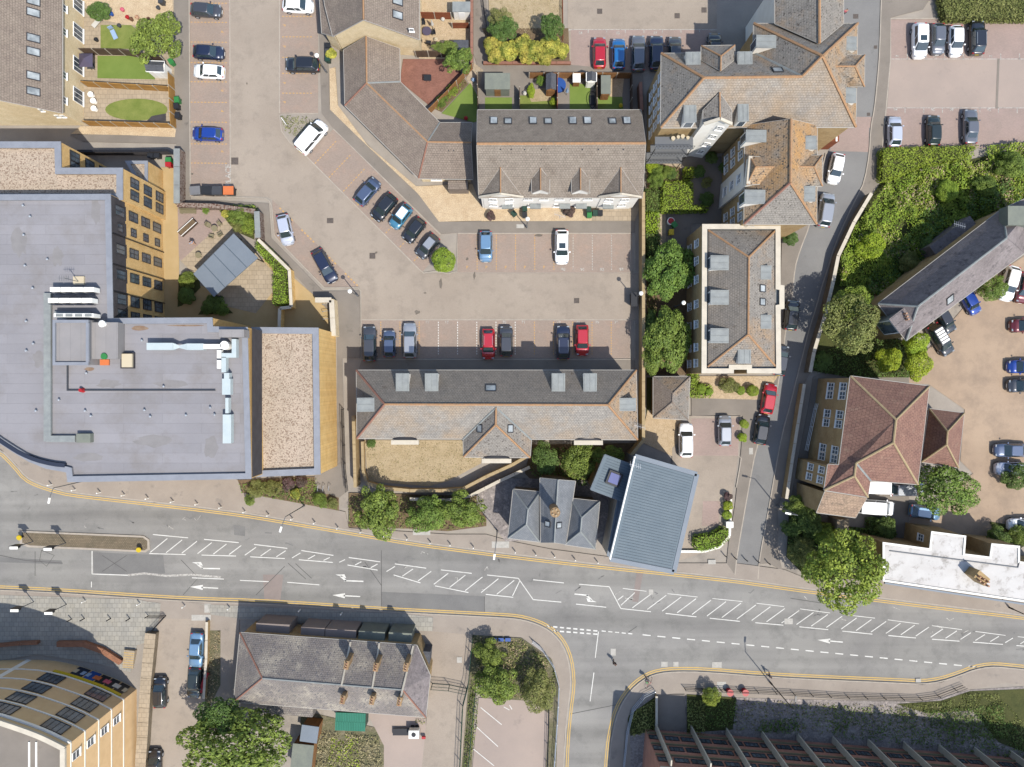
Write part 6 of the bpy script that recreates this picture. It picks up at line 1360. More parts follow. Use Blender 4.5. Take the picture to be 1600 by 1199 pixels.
K(1600,603,180,'hatch','darkgrey','dark car at the right edge just below the bright blue car', z=.06)
K(1582,704,180,'saloon','bluegrey','blue grey saloon at the right edge beside the big tree shadow', z=.06)
K(1581,733,180,'hatch','palesilver','silver car below the blue grey saloon at right', z=.06)
K(1601,821,180,'hatch','white','white car at the right edge above the white flat roof', z=.06)
K(1368,793,-4,'van','white','white van parked below the mansion roof, nearest the hedge', cat='van', name='parked_van', z=.06)
K(1375,761,-2,'van','white','white van tucked under the mansion roof edge', cat='van', name='parked_van', z=.06)
K(1419,765,0,'mpv','silver','silver car between the tucked van and the oval tree', z=.06)
K(1447,801,-8,'hatch','lightblue','light blue car under the oval green tree', z=.06)
K(306,1017,267,'saloon','lightblue','light blue saloon parked along the wall in the bottom left yard', z=.05)
K(303,1068,266,'hatch','green','dark green black car behind the light blue saloon', z=.05)
K(249,1083,90,'hatch','black','black car tight against the concrete wall in bottom left yard', z=.05)
K(241,1197,90,'hatch','black','black car at the bottom edge against the concrete wall', z=.05)
# ---------------------------------------------------------------- walls, fences and railings
def top2ground(pts, h): return [Vector((p.x, p.y, 0)) for p in PP(pts, h)]
def wallthing(pts, h, th, m, cop, label, name='wall', z0=0, cth=.1):
    g_ = top2ground(pts, h); mid = g_[len(g_) // 2]; o = thing(name, (mid.x, mid.y, 0), label, 'wall')
    MB().strip(g_, th, z0, h - .06).build('wall_body', M[m], o)
    for a, c in zip(g_, g_[1:]):
        n = max(1, int((c - a).length / 1.8))
        for k in range(n): MB().strip([a.lerp(c, (k + .01) / n), a.lerp(c, (k + .99) / n)], th + cth, h - .06, h + .02).build('coping_stone', M[cop], o)
    return o
def fence(pts, h, m, label, post='conc_post', panel=1.83, name='fence'):
    g_ = top2ground(pts, h); o = thing(name, tuple(g_[0]), label, 'fence')
    for a, c in zip(g_, g_[1:]):
        L_ = (c - a).length; n = max(1, round(L_ / panel)); d = (c - a) / n; ang = math.atan2(d.y, d.x)
        for k in range(n + 1):
            p = a + d * k; MB().box((p.x, p.y, h / 2 + .02), (.1, .1, h + .04), ang).build('fence_post', M[post], o)
        for k in range(n):
            p = a + d * (k + .5); q = MB().box((p.x, p.y, h / 2 - .03), (d.length - .11, .04, h - .1), ang); q.box((p.x, p.y, h - .04), (d.length - .11, .07, .05), ang); q.build('fence_panel', M[m], o)
    return o
def railing(pts, h, m, label, post=2.4, bars=True, name='railing'):
    g_ = top2ground(pts, h); o = thing(name, tuple(g_[0]), label, 'railing'); top = MB()
    for a, c in zip(g_, g_[1:]):
        for z in (h, h * .55, .15): top.tube((a.x, a.y, z), (c.x, c.y, z), .035, 5)
    top.build('rail', M[m], o)['kind'] = 'stuff'
    acc = 0
    for a, c in zip(g_, g_[1:]):
        L_ = (c - a).length; t = -acc
        while t < L_:
            if t >= 0: p = a + (c - a) * (t / L_); MB().tube((p.x, p.y, 0), (p.x, p.y, h + .05), .05, 6).build('railing_post', M[m], o)
            t += post
        acc = L_ - (t - post)
    if bars:
        bb = MB()
        for a, c in zip(g_, g_[1:]):
            n = int((c - a).length / .16)
            for k in range(n): p = a.lerp(c, (k + .5) / n); bb.tube((p.x, p.y, .1), (p.x, p.y, h), .012, 3, cap=False)
        if bb.f: bb.build('bars', M[m], o)['kind'] = 'stuff'
    return o
wallthing([(1005.5,300),(1005.5,688),(986,712)], 2.6, .3, 'w_stock', 'ridge_buff', 'tall brick boundary wall running down between car park and round trees')
wallthing([(552,650),(555,762)], 2.4, .3, 'w_stock', 'ridge_buff', 'brick wall along the alley west of the dry lawn')
wallthing([(566,690),(567,735),(572,752)], 1.2, .25, 'w_stock', 'ridge_buff', 'low brick wall at the west edge of the dry lawn')
wallthing([(572,755),(600,763),(640,767),(690,767),(722,765),(760,745),(800,727),(826,712)], 1.6, .3, 'w_stock', 'ridge_buff', 'curving brick retaining wall below the dry lawn')
wallthing([(640,780),(700,782),(735,775),(780,752),(828,730)], 1.3, .3, 'w_stone', 'w_cornice', 'lower stone retaining wall behind the roadside trees')
wallthing([(1362,302),(1335,347),(1310,400),(1302,440),(1290,490),(1272,550),(1266,582)], 1.7, .35, 'w_stone', 'w_cornice', 'old stone wall holding the green bank along the lane')
wallthing([(1257,600),(1247,662),(1237,725),(1229,780)], 1.5, .3, 'w_stock', 'w_cornice', 'low stone topped wall in front of the tiled mansion')
wallthing([(276,232),(276,318)], 1.9, .7, 'w_flint', 'lead', 'wide slab topped wall between footpath and bin yard')
wallthing([(276,320),(338,322),(398,330)], 1.6, .45, 'w_flint', 'w_flint', 'rubble wall along the north side of the courtyard')
wallthing([(401,330),(403,372)], 1.9, .6, 'w_flint', 'lead', 'slab topped wall at the east side of courtyard bed')
wallthing([(403,374),(452,422),(455,480),(437,482),(436,512)], 1.7, .3, 'w_clad', 'w_cornice', 'pale rendered wall beside the angled hedge')
wallthing([(492,469),(518,469),(521,525)], 2.2, .55, 'w_cream', 'w_cornice', 'pale wall screening the cycle stands beside the gravel roof')
wallthing([(235,990),(228,1060),(219,1199),(216,1240)], 1.1, 1.3, 'w_stone', 'slabs_tan', 'broad concrete capped wall beside the bottom left yard')
wallthing([(323,972),(322,1030),(318,1092)], .9, .22, 'w_stock', 'w_cornice', 'thin low wall beside the light blue saloon')
wallthing([(-10,1010),(30,1006),(58,1005)], .8, .35, 'w_red', 'w_red', 'short curved brick planter wall on the plaza, left one')
wallthing([(88,1007),(130,1007),(160,1018),(188,1036)], .8, .6, 'w_red', 'w_red', 'long curved brick planter wall on the plaza, right one')
wallthing([(1062,862),(1100,862),(1125,855),(1140,838),(1142,780)], .5, .22, 'w_white', 'w_white', 'low white curved wall round the clipped corner hedge')
wallthing([(755,98),(892,98)], .6, .25, 'w_red', 'ridge_red', 'low brick wall below the golden shrubs')
wallthing([(737,-20),(737,98)], 1.9, .25, 'w_red', 'ridge_red', 'red brick wall between top gardens and footpath')
wallthing([(1001,128),(1003,172)], 2., .3, 'w_red', 'ridge_red', 'short red brick wall at the east end of terrace gardens')
wallthing([(120,236),(205,236),(262,235),(276,243)], 1.5, .2, 'w_dark', 'black', 'dark wall beside the upper left service path')
wallthing([(1026,1088),(1026,1140)], .7, .2, 'w_stock', 'w_cornice', 'short wall at the left of the sunken concrete slab')
fence([(124,127),(190,131),(262,135)],1.8,'timber_gold','golden timber fence between the two lower top left gardens')
fence([(127,189),(263,193)],1.8,'timber_gold','golden timber fence at the bottom of the oval lawn garden')
fence([(122,76),(185,77),(250,88)],1.8,'timber_dk','dark timber fence above the rectangular lawn')
fence([(262,112),(266,195)],1.8,'timber_gold','timber fence at the end of the top left gardens')
fence([(648,80),(708,80)],1.8,'timber_dk','dark timber fence with white posts above the red patio')
fence([(668,172),(700,140),(738,99)],1.7,'timber','diagonal timber fence between red patio and triangular lawn')
fence([(652,19),(704,20)],1.8,'timber_red','red stained fence in the top garden, long one')
fence([(706,36),(733,36)],1.5,'timber_red','red stained fence in the top garden, short one')
fence([(745,112),(747,172)],1.8,'timber_dk','dark fence at the west end of terrace gardens')
fence([(827,114),(988,114)],1.8,'timber','back fence along the terrace gardens')
fence([(812,136),(812,172)],1.8,'timber_dk','timber divider beside the grey garden room'); fence([(871,115),(871,172)],1.8,'timber_red','red timber divider in the terrace gardens'); fence([(933,116),(933,172)],1.8,'timber_dk','dark timber divider left of the long grey shed'); fence([(988,114),(988,172)],1.8,'timber_dk','timber fence at the east end of terrace gardens')
railing([(1072,1080),(1200,1085),(1330,1093),(1440,1096),(1470,1092),(1512,1076)],1.1,'black','long black railing above the derelict plot at bottom right')
railing([(1024,1082),(1008,1090),(990,1112),(981,1150),(976,1200),(974,1240)],1.1,'steel','curved pale railing at the corner of the bottom right plot',bars=False)
railing([(832,1005),(848,1018),(866,1045),(874,1075),(872,1120),(864,1240)],1.1,'steel','curved pale railing round the fenced triangle by the side road',bars=False)
railing([(738,1000),(731,1075),(722,1110),(716,1240)],1.9,'dkgreen','tall green mesh fence between driveway and fenced triangle',name='mesh_fence')
railing([(742,1090),(738,1130),(728,1240)],1.6,'dkgreen','second green fence beside the small striped car park',name='mesh_fence')
railing([(673,1078),(700,1080),(728,1086)],2.0,'dkgreen','green mesh gate across the driveway beside the slate terrace',name='gate',post=2.3)
railing([(858,1112),(855,1240)],1.2,'black','black railing on the right side of the striped car park')
railing([(533,640),(536,735),(540,770)],1.5,'black','black railing beside the golden clad wall')
railing([(226,966),(254,966),(232,990)],1.1,'black','short black railing by the plaza ramp')
railing([(752,-20),(763,62)],1.,'black','thin railing at the west edge of the top dry lawn'); railing([(879,-20),(880,60)],1.,'timber_red','thin red brown rail at the east edge of the top dry lawn')
railing([(1284,612),(1276,640),(1262,705)],1.,'white' if 'white' in M else 'frame','white handrail in front of the tiled mansion',bars=False)
# ---------------------------------------------------------------- lamps, signals, bollards
def lamp(x, y, h, label, ax=0, ay=0, m='grey_metal', head='globe'):
    "x, y is the foot of the column"
    p = W(x, y); o = thing('street_lamp', tuple(p), label, 'street lamp', 'street lamps'); MB().tube(p, p + Vector((0, 0, h)), .08, 8, .05).build('column', M[m], o)
    MB().tube(p, p + Vector((0, 0, .9)), .12, 8).build('base', M[m], o)
    if head == 'globe': MB().tube(p + Vector((0, 0, h)), p + Vector((0, 0, h + .12)), .28, 14, .25).tube(p + Vector((0, 0, h + .12)), p + Vector((0, 0, h + .25)), .25, 14, .05).build('lamp_head', M['whitecap'], o, smooth=False)
    else:
        a = Vector((ax, ay, 0)); MB().tube(p + Vector((0, 0, h)), p + a * .7 + Vector((0, 0, h + .35)), .045, 6).build('arm', M[m], o)
        e = p + a * .7 + Vector((0, 0, h + .35)); ang = math.atan2(ay, ax); MB().box((e.x + a.x * .22, e.y + a.y * .22, e.z), (.7, .22, .12), ang).build('lamp_head', M['whitecap'] if m != 'black' else M['black'], o)
lamp(560,463,5,'globe lamp post at the tip of the triangular bays'); lamp(991,466,5,'globe lamp post beside the tall brick boundary wall'); lamp(511,114,5,'globe lamp post beside the gabled house footpath'); lamp(823,356,5,'globe lamp post in front of the white gabled terrace'); lamp(1054,480,5,'globe lamp post between the two round trees')
lamp(144,749,8,'road lamp reaching over the road below the bowed roof corner',-.3,-1.6,head='arm'); lamp(476,790,8,'road lamp beside the roadside planting and twin trees',-.5,-1.6,head='arm'); lamp(777,829,8,'road lamp in front of the slate cottage',-.2,-1.6,head='arm')
lamp(1203,1066,8,'road lamp behind the railing on the south pavement',.1,1.6,'black',head='arm'); lamp(1213,790,7,'lamp on the lane pavement by the mansion verge',-1.4,.3,head='arm'); lamp(1217,777,.1,'x') if False else None
lamp(1275,852,7,'lamp at the lane corner beside the big yellow green tree',.5,-1.2,head='arm'); lamp(1576,949,7,'lamp on the pavement near the right edge of the road',.8,-.8,'black',head='arm'); lamp(1158,498,7,'x') if False else None
def signal(x, y, label):
    p = W(x, y); o = thing('traffic_signal', tuple(p), label, 'traffic light', 'traffic lights'); MB().tube(p, p + Vector((0, 0, 3.4)), .06, 8).build('pole', M['grey_metal'], o)
    hb = MB().box((p.x, p.y, 3.3), (.35, .32, 1.)).build('signal_head', M['black'], o); MB().box((p.x - .0, p.y + .25, 3.4), (1., .04, 1.3)).build('backing_board', M['black'], o)
    for k, c in enumerate(('red', 'yellow', 'green')): MB().tube((p.x, p.y - .17, 3.62 - k * .3), (p.x, p.y - .22, 3.62 - k * .3), .1, 8).build('signal_lens', M[c], o)
    MB().box((p.x, p.y, 3.83), (1.02, .34, .05)).build('white_edge', M['whitecap'], o)
signal(54,940,'traffic light on the south pavement, left one'); signal(105,944,'traffic light on the south pavement, right one'); signal(53,846,'traffic light on the island beside yellow beacon'); signal(104,848,'traffic light on the island, right one')
for x, y, lb in ((37,838,'yellow topped bollard at the left end of the traffic island'),(222,857,'yellow topped bollard at the right end of the traffic island')):
    p = W(x, y); o = thing('island_bollard', tuple(p), lb, 'bollard', 'yellow island bollards'); MB().tube(p, p + Vector((0, 0, .9)), .16, 10).build('post', M['black'], o); MB().tube(p + Vector((0, 0, .9)), p + Vector((0, 0, 1.0)), .36, 12, .3).build('cap', M['yellow'], o)
bol = None
for i, (x, y) in enumerate(((119,765),(158,769),(196,773),(233,778),(272,783),(310,787),(347,792),(384,799),(421,804),(458,810),(493,816),(529,824),(565,830),(601,836),(637,841),(673,847),(704,850),(740,854),(805,861),(837,865),(866,868),(898,873),(933,877),(82,757),(135,938),(220,942),(290,946),(360,949),(470,952),(535,957))):
    p = W(x, y)
    if bol is None: bol = MB().tube((0, 0, 0), (0, 0, .95), .075, 8).tube((0, 0, .95), (0, 0, 1.02), .09, 8, .03).build('pavement_bollard', M['whitecap'], None, local=True); o = bol
    else: o = bpy.data.objects.new('pavement_bollard', bol.data); link(o)
    o.location = (p.x, p.y, .1); tag(o, 'small white bollard in the line along the main road pavement edge', 'bollard', 'white bollards along the pavement')
bd_ = None
for i, (x, y) in enumerate(((1132,868),(1147,871),(1164,874),(1182,876),(1199,879),(113,967),(133,966),(174,966),(204,966))):
    p = W(x, y)
    if bd_ is None: bd_ = MB().tube((0, 0, 0), (0, 0, 1.0), .07, 8).tube((0, 0, 1.0), (0, 0, 1.08), .1, 8, .05).build('metal_bollard', M['black'], None, local=True); o = bd_
    else: o = bpy.data.objects.new('metal_bollard', bd_.data); link(o)
    o.location = (p.x, p.y, .1); tag(o, 'thin black bollard in the row across the lane mouth' if i < 5 else 'thin dark bollard in the row on the slab plaza', 'bollard', 'black bollards at the lane mouth' if i < 5 else 'dark plaza bollards')
# ---------------------------------------------------------------- bins
def bin_(x, y, rz, m, label, w_=.58, d_=.7, h_=1.05, grp='wheelie bins', name='wheelie_bin', cat='bin', lidm=None):
    p = W(x, y, h_); o = thing(name, (p.x, p.y, .1), label, cat, grp, R(rz))
    b_ = MB(); i = 0; b_.v = [(-w_*.42,-d_*.38,.08),(w_*.42,-d_*.38,.08),(w_*.42,d_*.38,.08),(-w_*.42,d_*.38,.08),(-w_/2,-d_/2,h_-.1),(w_/2,-d_/2,h_-.1),(w_/2,d_/2,h_-.1),(-w_/2,d_/2,h_-.1)]; b_.f = [[3,2,1,0],[0,1,5,4],[1,2,6,5],[2,3,7,6],[3,0,4,7],[4,5,6,7]]
    b_.build('body', M[m], o, local=True); MB().box((0, 0, h_ - .04), (w_ + .05, d_ + .06, .09)).box((0, -d_ / 2 + .1, h_ + .02), (w_ * .7, .1, .05)).build('lid', M[lidm or m], o, local=True)
    MB().tube((-w_ * .45, d_ * .5, h_ - .02), (w_ * .45, d_ * .5, h_ - .02), .02, 5).build('handle', M['black'], o, local=True)
    for s_ in (1, -1): MB().tube((s_ * w_ * .4, d_ * .4, .1), (s_ * w_ * .46, d_ * .4, .1), .1, 8).build('wheel', M['black'], o, local=True)
for k, (x, m_, lb) in enumerate(((305,'grey','large grey lidded bin at the left of the four big bins'),(323,'charcoal','large black bin, second of the four big bins'),(339,'dkgrey','large dark bin beside the orange lidded bin'),(357,'charcoal','large bin with a bright orange lid'))):
    bin_(x, 298, (5, -3, 2, 0)[k], m_, lb, 1.3, 1.05, 1.35, 'large bins at the end of the bays', 'wheeled_container', 'bin', 'orange' if k == 3 else None)
for x, y, rz, m_, lb in ((267,96,30,'green','green wheelie bin behind the top left garden shed'),(276,156,5,'green','green wheelie bin at the golden fence, uppermost of three'),(275,166,8,'charcoal','black wheelie bin at the golden fence, middle of three'),(277,181,0,'charcoal','black wheelie bin at the golden fence, lowest of three'),
    (263,250,90,'green','green bin with red end in the bin yard, upper one'),(263,257,90,'red','green and red bin in the bin yard, lower one'),(820,326,5,'dkgreen','dark bin before the left white gable, upper one'),(820,336,5,'charcoal','dark bin before the left white gable, lower one'),(803,334,40,'dkgreen','dark green bin fallen towards the terrace lamp post'),(920,328,0,'dkgreen','dark green bin near right white gable, upper one'),(921,336,0,'green','green bin near right white gable, lower one'),(930,333,0,'dkgreen','dark teal bin near right white gable, middle one'),(938,333,0,'charcoal','black bin nearest the right white gable door'),
    (512,72,0,'charcoal','grey bin beside the gabled house, top one'),(512,80,0,'dkgrey','dark bin beside the gabled house, middle one'),(512,92,0,'dkgreen','green bin beside yellow potted shrub'),(1049,363,0,'yellow','yellow lidded bin by the courtyard path'),(1054,351,35,'green','green bin beside the red container on courtyard path'),(235,243,88,'charcoal','black bin by the dark wall, left one'),(245,243,88,'charcoal','black bin by the dark wall, right one'),(248,172,0,'charcoal','x') if False else (251,1,0,'dkgrey','grey bin at the top edge garden')):
    bin_(x, y, rz, m_, lb, lidm='red' if 'lower one' in lb and m_ == 'red' else None)
p = W(1049,345,1.); o = thing('round_container', (p.x, p.y, .05), 'round white container with red contents on the courtyard path', 'container'); MB().tube((p.x,p.y,.05),(p.x,p.y,.8),.42,14,.5).build('tub', M['whitecap'], o); MB().tube((p.x,p.y,.8),(p.x,p.y,.86),.4,12).build('red_contents', M['red'], o)
p = W(991,466,1.); bin_(991,468,0,'charcoal','tall dark litter container beside the brick boundary wall', .8,1.8,1.5,None,'container','container')
# ---------------------------------------------------------------- sheds and garden rooms
def shed(x0, y0, x1, y1, h, roofm, wallm, label, kind='flat', trim=None, name='shed', rz=0, rise=.5):
    a, c = W(x0, y0, h), W(x1, y1, h); m_ = (a + c) / 2; wx, wy = abs(c.x - a.x), abs(a.y - c.y); o = thing(name, (m_.x, m_.y, .06), label, 'shed', None, R(rz))
    MB().box((0, 0, h / 2 - .1), (wx - .2, wy - .2, h - .2)).build('shed_wall', M[wallm], o, local=True)
    if kind == 'flat': MB().box((0, 0, h - .06), (wx, wy, .12)).build('shed_roof', M[roofm], o, local=True)
    else:
        q = MB(); X, Y = wx / 2, wy / 2
        if kind == 'gx': q.slab([(-X,-Y,h),(X,-Y,h),(X,0,h+rise),(-X,0,h+rise)], .08); q.slab([(-X,0,h+rise),(X,0,h+rise),(X,Y,h),(-X,Y,h)], .08)
        else: q.slab([(-X,-Y,h),(0,-Y,h+rise),(0,Y,h+rise),(-X,Y,h)], .08); q.slab([(X,-Y,h),(X,Y,h),(0,Y,h+rise),(0,-Y,h+rise)], .08)
        q.build('shed_roof', M[roofm], o, local=True)
    MB().box((0, -wy / 2 + .08, (h - .3) / 2), (.8, .05, h - .5)).build('door', M['timber'] if wallm != 'w_white' else M['frame'], o, local=True)
    if trim:
        t = MB(); X, Y = wx / 2, wy / 2
        for p0, p1 in (((-X,-Y,h),(X,-Y,h)),((X,-Y,h),(X,Y,h)),((X,Y,h),(-X,Y,h)),((-X,Y,h),(-X,-Y,h))): t.tube(p0, p1, .06, 4)
        t.build('trim', M[trim], o, local=True)
    return o
shed(229,96,257,113,2.2,'felt_dk','w_white','grey roofed plastic shed with white trim on the rectangular lawn','gx','frame',rz=-2)
shed(757.5,114.5,797,140,2.5,'felt','felt','wide flat grey garden room behind the terrace',name='garden_room'); shed(853,116,869,141,2.3,'felt_dk','timber','grey shed beside the red timber divider','gy'); shed(916,114,932,128,2.2,'felt_dk','w_white','small shed with white trimmed dark roof','gy','frame'); shed(939,118,954,147,2.3,'felt','timber','long grey shed near the right end of terrace gardens')
shed(895,115,907,129,1.6,'whitecap','timber','small white topped garden store'); shed(709,63,732,78,1.9,'felt_dk','timber','pale grey flat shed in the top garden'); shed(707,3,735,19,2.3,'lead','w_white','glass roofed lean to at the top garden',name='lean_to')
shed(524,1114,571,1142,2.6,'green_sheet','dkgreen','green corrugated shed behind the slate terrace',rz=-2); shed(470,1134,497,1160,2.5,'zinc','timber','small pale blue grey shed in the bottom left garden',rz=-8); shed(455,1163,488,1215,2.5,'felt','timber','long grey felt roofed shed at the bottom edge',rz=-6); shed(700,25,733,36,0.5,'slabs_tan','w_red','low paved step block in the top garden',name='planter') if False else None
# courtyard pavilion
o = thing('pavilion', tuple(W(352,413)), 'grey panelled canopy pavilion set diagonally in the courtyard', 'pavilion')
A0, B0, C0, D0 = W(365,365,3), W(403,403,3), W(334,464,3), W(302,428,3)
MB().slab([A0,B0,C0,D0], .18).build('roof', M['zinc'], o)
for k in range(1, 4): p0, p1 = A0.lerp(D0, k / 4), B0.lerp(C0, k / 4); MB().tube(p0 + Vector((0,0,.02)), p1 + Vector((0,0,.02)), .05, 4).build('roof_seam', M['blue_seam'], o)
for q in (A0, B0, C0, D0): c_ = q.lerp((A0 + C0) / 2, .06); MB().tube((c_.x, c_.y, 0), (c_.x, c_.y, 2.85), .08, 8).build('post', M['black'], o)
def chair(x, y, rz, m_, label, grp='garden chairs'):
    p = W(x, y, .45); o = thing('garden_chair', (p.x, p.y, .08), label, 'chair', grp, R(rz))
    MB().box((0, 0, .43), (.55, .52, .08)).build('seat', M[m_], o, local=True); MB().box((0, .27, .7), (.55, .07, .5)).build('backrest', M[m_], o, local=True)
    for X in (-.22, .22):
        for Y in (-.2, .2): MB().tube((X, Y, 0), (X, Y, .4), .025, 5).build('leg', M[m_], o, local=True)
    for X in (-.29, .29): MB().box((X, 0, .62), (.05, .5, .04)).build('armrest', M[m_], o, local=True)
def table(x, y, r_, m_, label, sq=False):
    p = W(x, y, .74); o = thing('garden_table', (p.x, p.y, .08), label, 'table')
    (MB().box((0, 0, .72), (r_ * 2, r_ * 1.6, .05)) if sq else MB().tube((0, 0, .69), (0, 0, .74), r_, 18)).build('tabletop', M[m_], o, local=True)
    for k in range(4): t = .785 + k * 1.571; MB().tube((math.cos(t) * r_ * .6, math.sin(t) * r_ * .6, 0), (math.cos(t) * r_ * .6, math.sin(t) * r_ * .6, .69), .03, 5).build('leg', M[m_], o, local=True)
table(335,357,.42,'khaki','round courtyard table among four chairs'); table(310,399,.4,'khaki','small round table alone beside the pavilion')
for x, y, rz, lb in ((326,352,60,'upper left chair at the round courtyard table'),(343,350,-50,'upper right chair at the round courtyard table'),(331,369,170,'lower left chair at the round courtyard table'),(344,366,215,'lower right chair at the round courtyard table')): chair(x, y, rz, 'khaki', lb)
o = thing('raised_planter', tuple(W(296,357)), 'long raised wooden planter frame in the courtyard', 'planter', None, R(42)); MB().box((0, 0, .35), (2.7, .75, .7)).build('box', M['timber_dk'], o, local=True)
MB().box((0, 0, .71), (2.5, .55, .04)).build('soil', M['soil'], o, local=True)
for k in (-1, 1): MB().box((0, k * .36, .73), (2.75, .06, .06)).build('rim', M['frame'], o, local=True)
o = thing('bench', tuple(W(296,332)), 'grey wooden bench against the rubble courtyard wall', 'bench'); 
for k in range(4): MB().box((0, -.2 + k * .13, .45), (2.2, .1, .05)).build('seat_slat', M['khaki'], o, local=True)
for X in (-.9, .9): MB().box((X, 0, .2), (.08, .5, .45)).build('leg', M['khaki'], o, local=True)
MB().box((0, .28, .7), (2.2, .05, .4)).build('backrest', M['khaki'], o, local=True)
# parasol, gazebo and garden pieces
def parasol(x, y, r_, h, m_, label, n=8, closed=False, sq=False):
    p = W(x, y, h); o = thing('parasol', (p.x, p.y, .08), label, 'parasol'); MB().tube((0, 0, 0), (0, 0, h), .03, 6).build('pole', M['grey_metal'], o, local=True); c = MB()
    if closed: c.tube((0, 0, h - 1.1), (0, 0, h), .22, 8, .04)
    else:
        n = 4 if sq else n
        for k in range(n):
            a, b_ = 2 * math.pi * k / n + .785, 2 * math.pi * (k + 1) / n + .785; c.poly([(0, 0, h), (r_ * math.cos(a), r_ * math.sin(a), h - .5), (r_ * math.cos(b_), r_ * math.sin(b_), h - .5)], up=True)
    c.build('canopy', M[m_], o, local=True)
parasol(131,92,1.25,2.4,'mauve','square purple grey garden parasol beside white glazed doors',sq=True)
parasol(887,138,.6,2.3,'paleblue','folded pale blue parasol in the terrace garden',closed=True); parasol(674,32,.5,2.1,'offwhite','folded white parasol in the top garden',closed=True)
table(667,49,.6,'mauve','round dark table in the top garden'); 
for x, y, rz, lb in ((656,64,200,'dark chair near the dark fence, left one'),(670,67,170,'dark chair near the dark fence, right one'),(677,51,-80,'dark chair right of the round dark table'),(661,36,10,'dark chair above the round dark table')): chair(x, y, rz, 'charcoal', lb, 'dark garden chairs')
table(668,122,.5,'charcoal','square black table on the red brick patio',True); table(142,104,.45,'dkgrey','dark table under the purple parasol',True)
for i, (x, y) in enumerate(((142,148),(146,158),(147,170))):
    p = W(x, y, .5); o = MB().tube((0, 0, 0), (0, 0, .5), .28, 14).tube((0, 0, .5), (0, 0, .56), .38, 14).build('garden_drum', M['whitecap'], None, local=True); o.location = (p.x, p.y, .08); tag(o, ('uppermost', 'middle', 'lowest')[i] + ' of three round white drums beside the glazed doors', 'drum', 'white garden drums')
def lounge(x, y, rz, m_, label):
    p = W(x, y, .4); o = thing('sun_lounger', (p.x, p.y, .09), label, 'lounger', None, R(rz)); MB().box((0, 0, .3), (.6, 1.3, .07)).build('seat', M[m_], o, local=True); MB().box((0, .9, .5), (.6, .08, .6)).build('backrest', M[m_], o, local=True)
    for X in (-.25, .25):
        for Y in (-.5, .5): MB().tube((X, Y, 0), (X, Y, .28), .02, 5).build('leg', M['steel'], o, local=True)
lounge(178,54,25,'paleblue','pale blue garden lounger on the upper top left lawn'); lounge(150,36,-40,'offwhite','white garden lounger beside the top left patio')
# trampoline, pool and play things
p = W(873,133,.4); o = MB().tube((0, 0, 0), (0, 0, .4), .95, 20).build('paddling_pool', M['blue'], None, local=True); o.location = (p.x, p.y, .07); tag(o, 'round blue paddling pool in the narrow terrace garden', 'paddling pool')
o = thing('garden_swing', tuple(W(925,158)), 'black oval swing seat frame on the terrace lawn', 'swing seat'); c_ = W(925,158); m_ = MB()
for k in range(16):
    a, b_ = k / 16 * 2 * math.pi, (k + 1) / 16 * 2 * math.pi; m_.tube((c_.x + .5 * math.cos(a), c_.y + 1.1 * math.sin(a), .3 + .4 * abs(math.cos(a))), (c_.x + .5 * math.cos(b_), c_.y + 1.1 * math.sin(b_), .3 + .4 * abs(math.cos(b_))), .05, 5)
m_.build('frame', M['black'], o); MB().box((c_.x, c_.y, .25), (.6, 1.3, .08)).build('seat', M['charcoal'], o)
p = W(752,203,2); 
# mansion balcony stair in black metal
o = thing('fire_escape', tuple(W(1055,240)), 'black metal balcony platforms beside the white tower', 'balcony'); 
for z_ in (2.8, 5.6, 8.4):
    a, c_ = W(1050,236), W(1092,210); MB().box((19.6, 29.1, z_), (4.6, 1.5, .08)).build('platform', M['grey_metal'], o); r_ = MB()
    for k in range(12): x_ = 17.3 + k * .418; r_.tube((x_, 28.4, z_), (x_, 28.4, z_ + 1.), .02, 4)
    r_.tube((17.3, 28.4, z_ + 1.), (21.9, 28.4, z_ + 1.), .03, 4).build('balustrade', M['black'], o)['kind'] = 'stuff'
for X in (17.4, 21.8): p = Vector((X, 28.5, 0)); MB().tube(p, p + Vector((0, 0, 8.4)), .06, 6).build('post', M['black'], o)
for k, (x, y) in enumerate(((1060,214),(1067,213),(1075,215),(1052,216))): q = W(x, y, 8.8); MB().tube((q.x, q.y, 8.44), (q.x, q.y, 8.8), .2 + .05 * (k % 2), 12).build('plant_pot', M['cream'], o)
# cycle stands
for i, (x, y, rz, lb) in enumerate(((498,762,80,'left of the three cycle stands by the roadside planting'),(506,762,80,'middle of the three cycle stands by the roadside planting'),(515,762,80,'right of the three cycle stands by the roadside planting'),(509,476,8,'top cycle stand behind the pale screen wall'),(509,487,8,'middle cycle stand behind the pale screen wall'),(509,499,8,'bottom cycle stand behind the pale screen wall'))):
    p = W(x, y, .4); o = thing('cycle_stand', (p.x, p.y, .1), lb, 'cycle stand', 'cycle stands', R(rz)); MB().tube((-.4, 0, 0), (-.4, 0, .7), .03, 6).tube((-.4, 0, .7), (-.3, 0, .8), .03, 6).tube((-.3, 0, .8), (.3, 0, .8), .03, 6).tube((.3, 0, .8), (.4, 0, .7), .03, 6).tube((.4, 0, .7), (.4, 0, 0), .03, 6).build('hoop', M['steel'], o, local=True)
for i, (x, lb) in enumerate(((1141,'red tub planter on the railing, left of two'),(1165,'red tub planter on the railing, right of two'))):
    p = W(x, 1083, .9); o = MB().tube((0, 0, 0), (0, 0, .85), .35, 14, .45).build('red_planter', M['red'], None, local=True); o.location = (p.x, p.y, .1); tag(o, lb, 'planter', 'red planters at the railing')
o = solo(MB().box((*W(1117,1082,1.).xy, .6), (.95, .5, 1.)).box((*W(1117,1082,1.).xy, 1.13), (1.05, .6, .06)), 'utility_cabinet', M['grey_metal'], 'pale grey utility cabinet beside the red tub planters', 'cabinet')
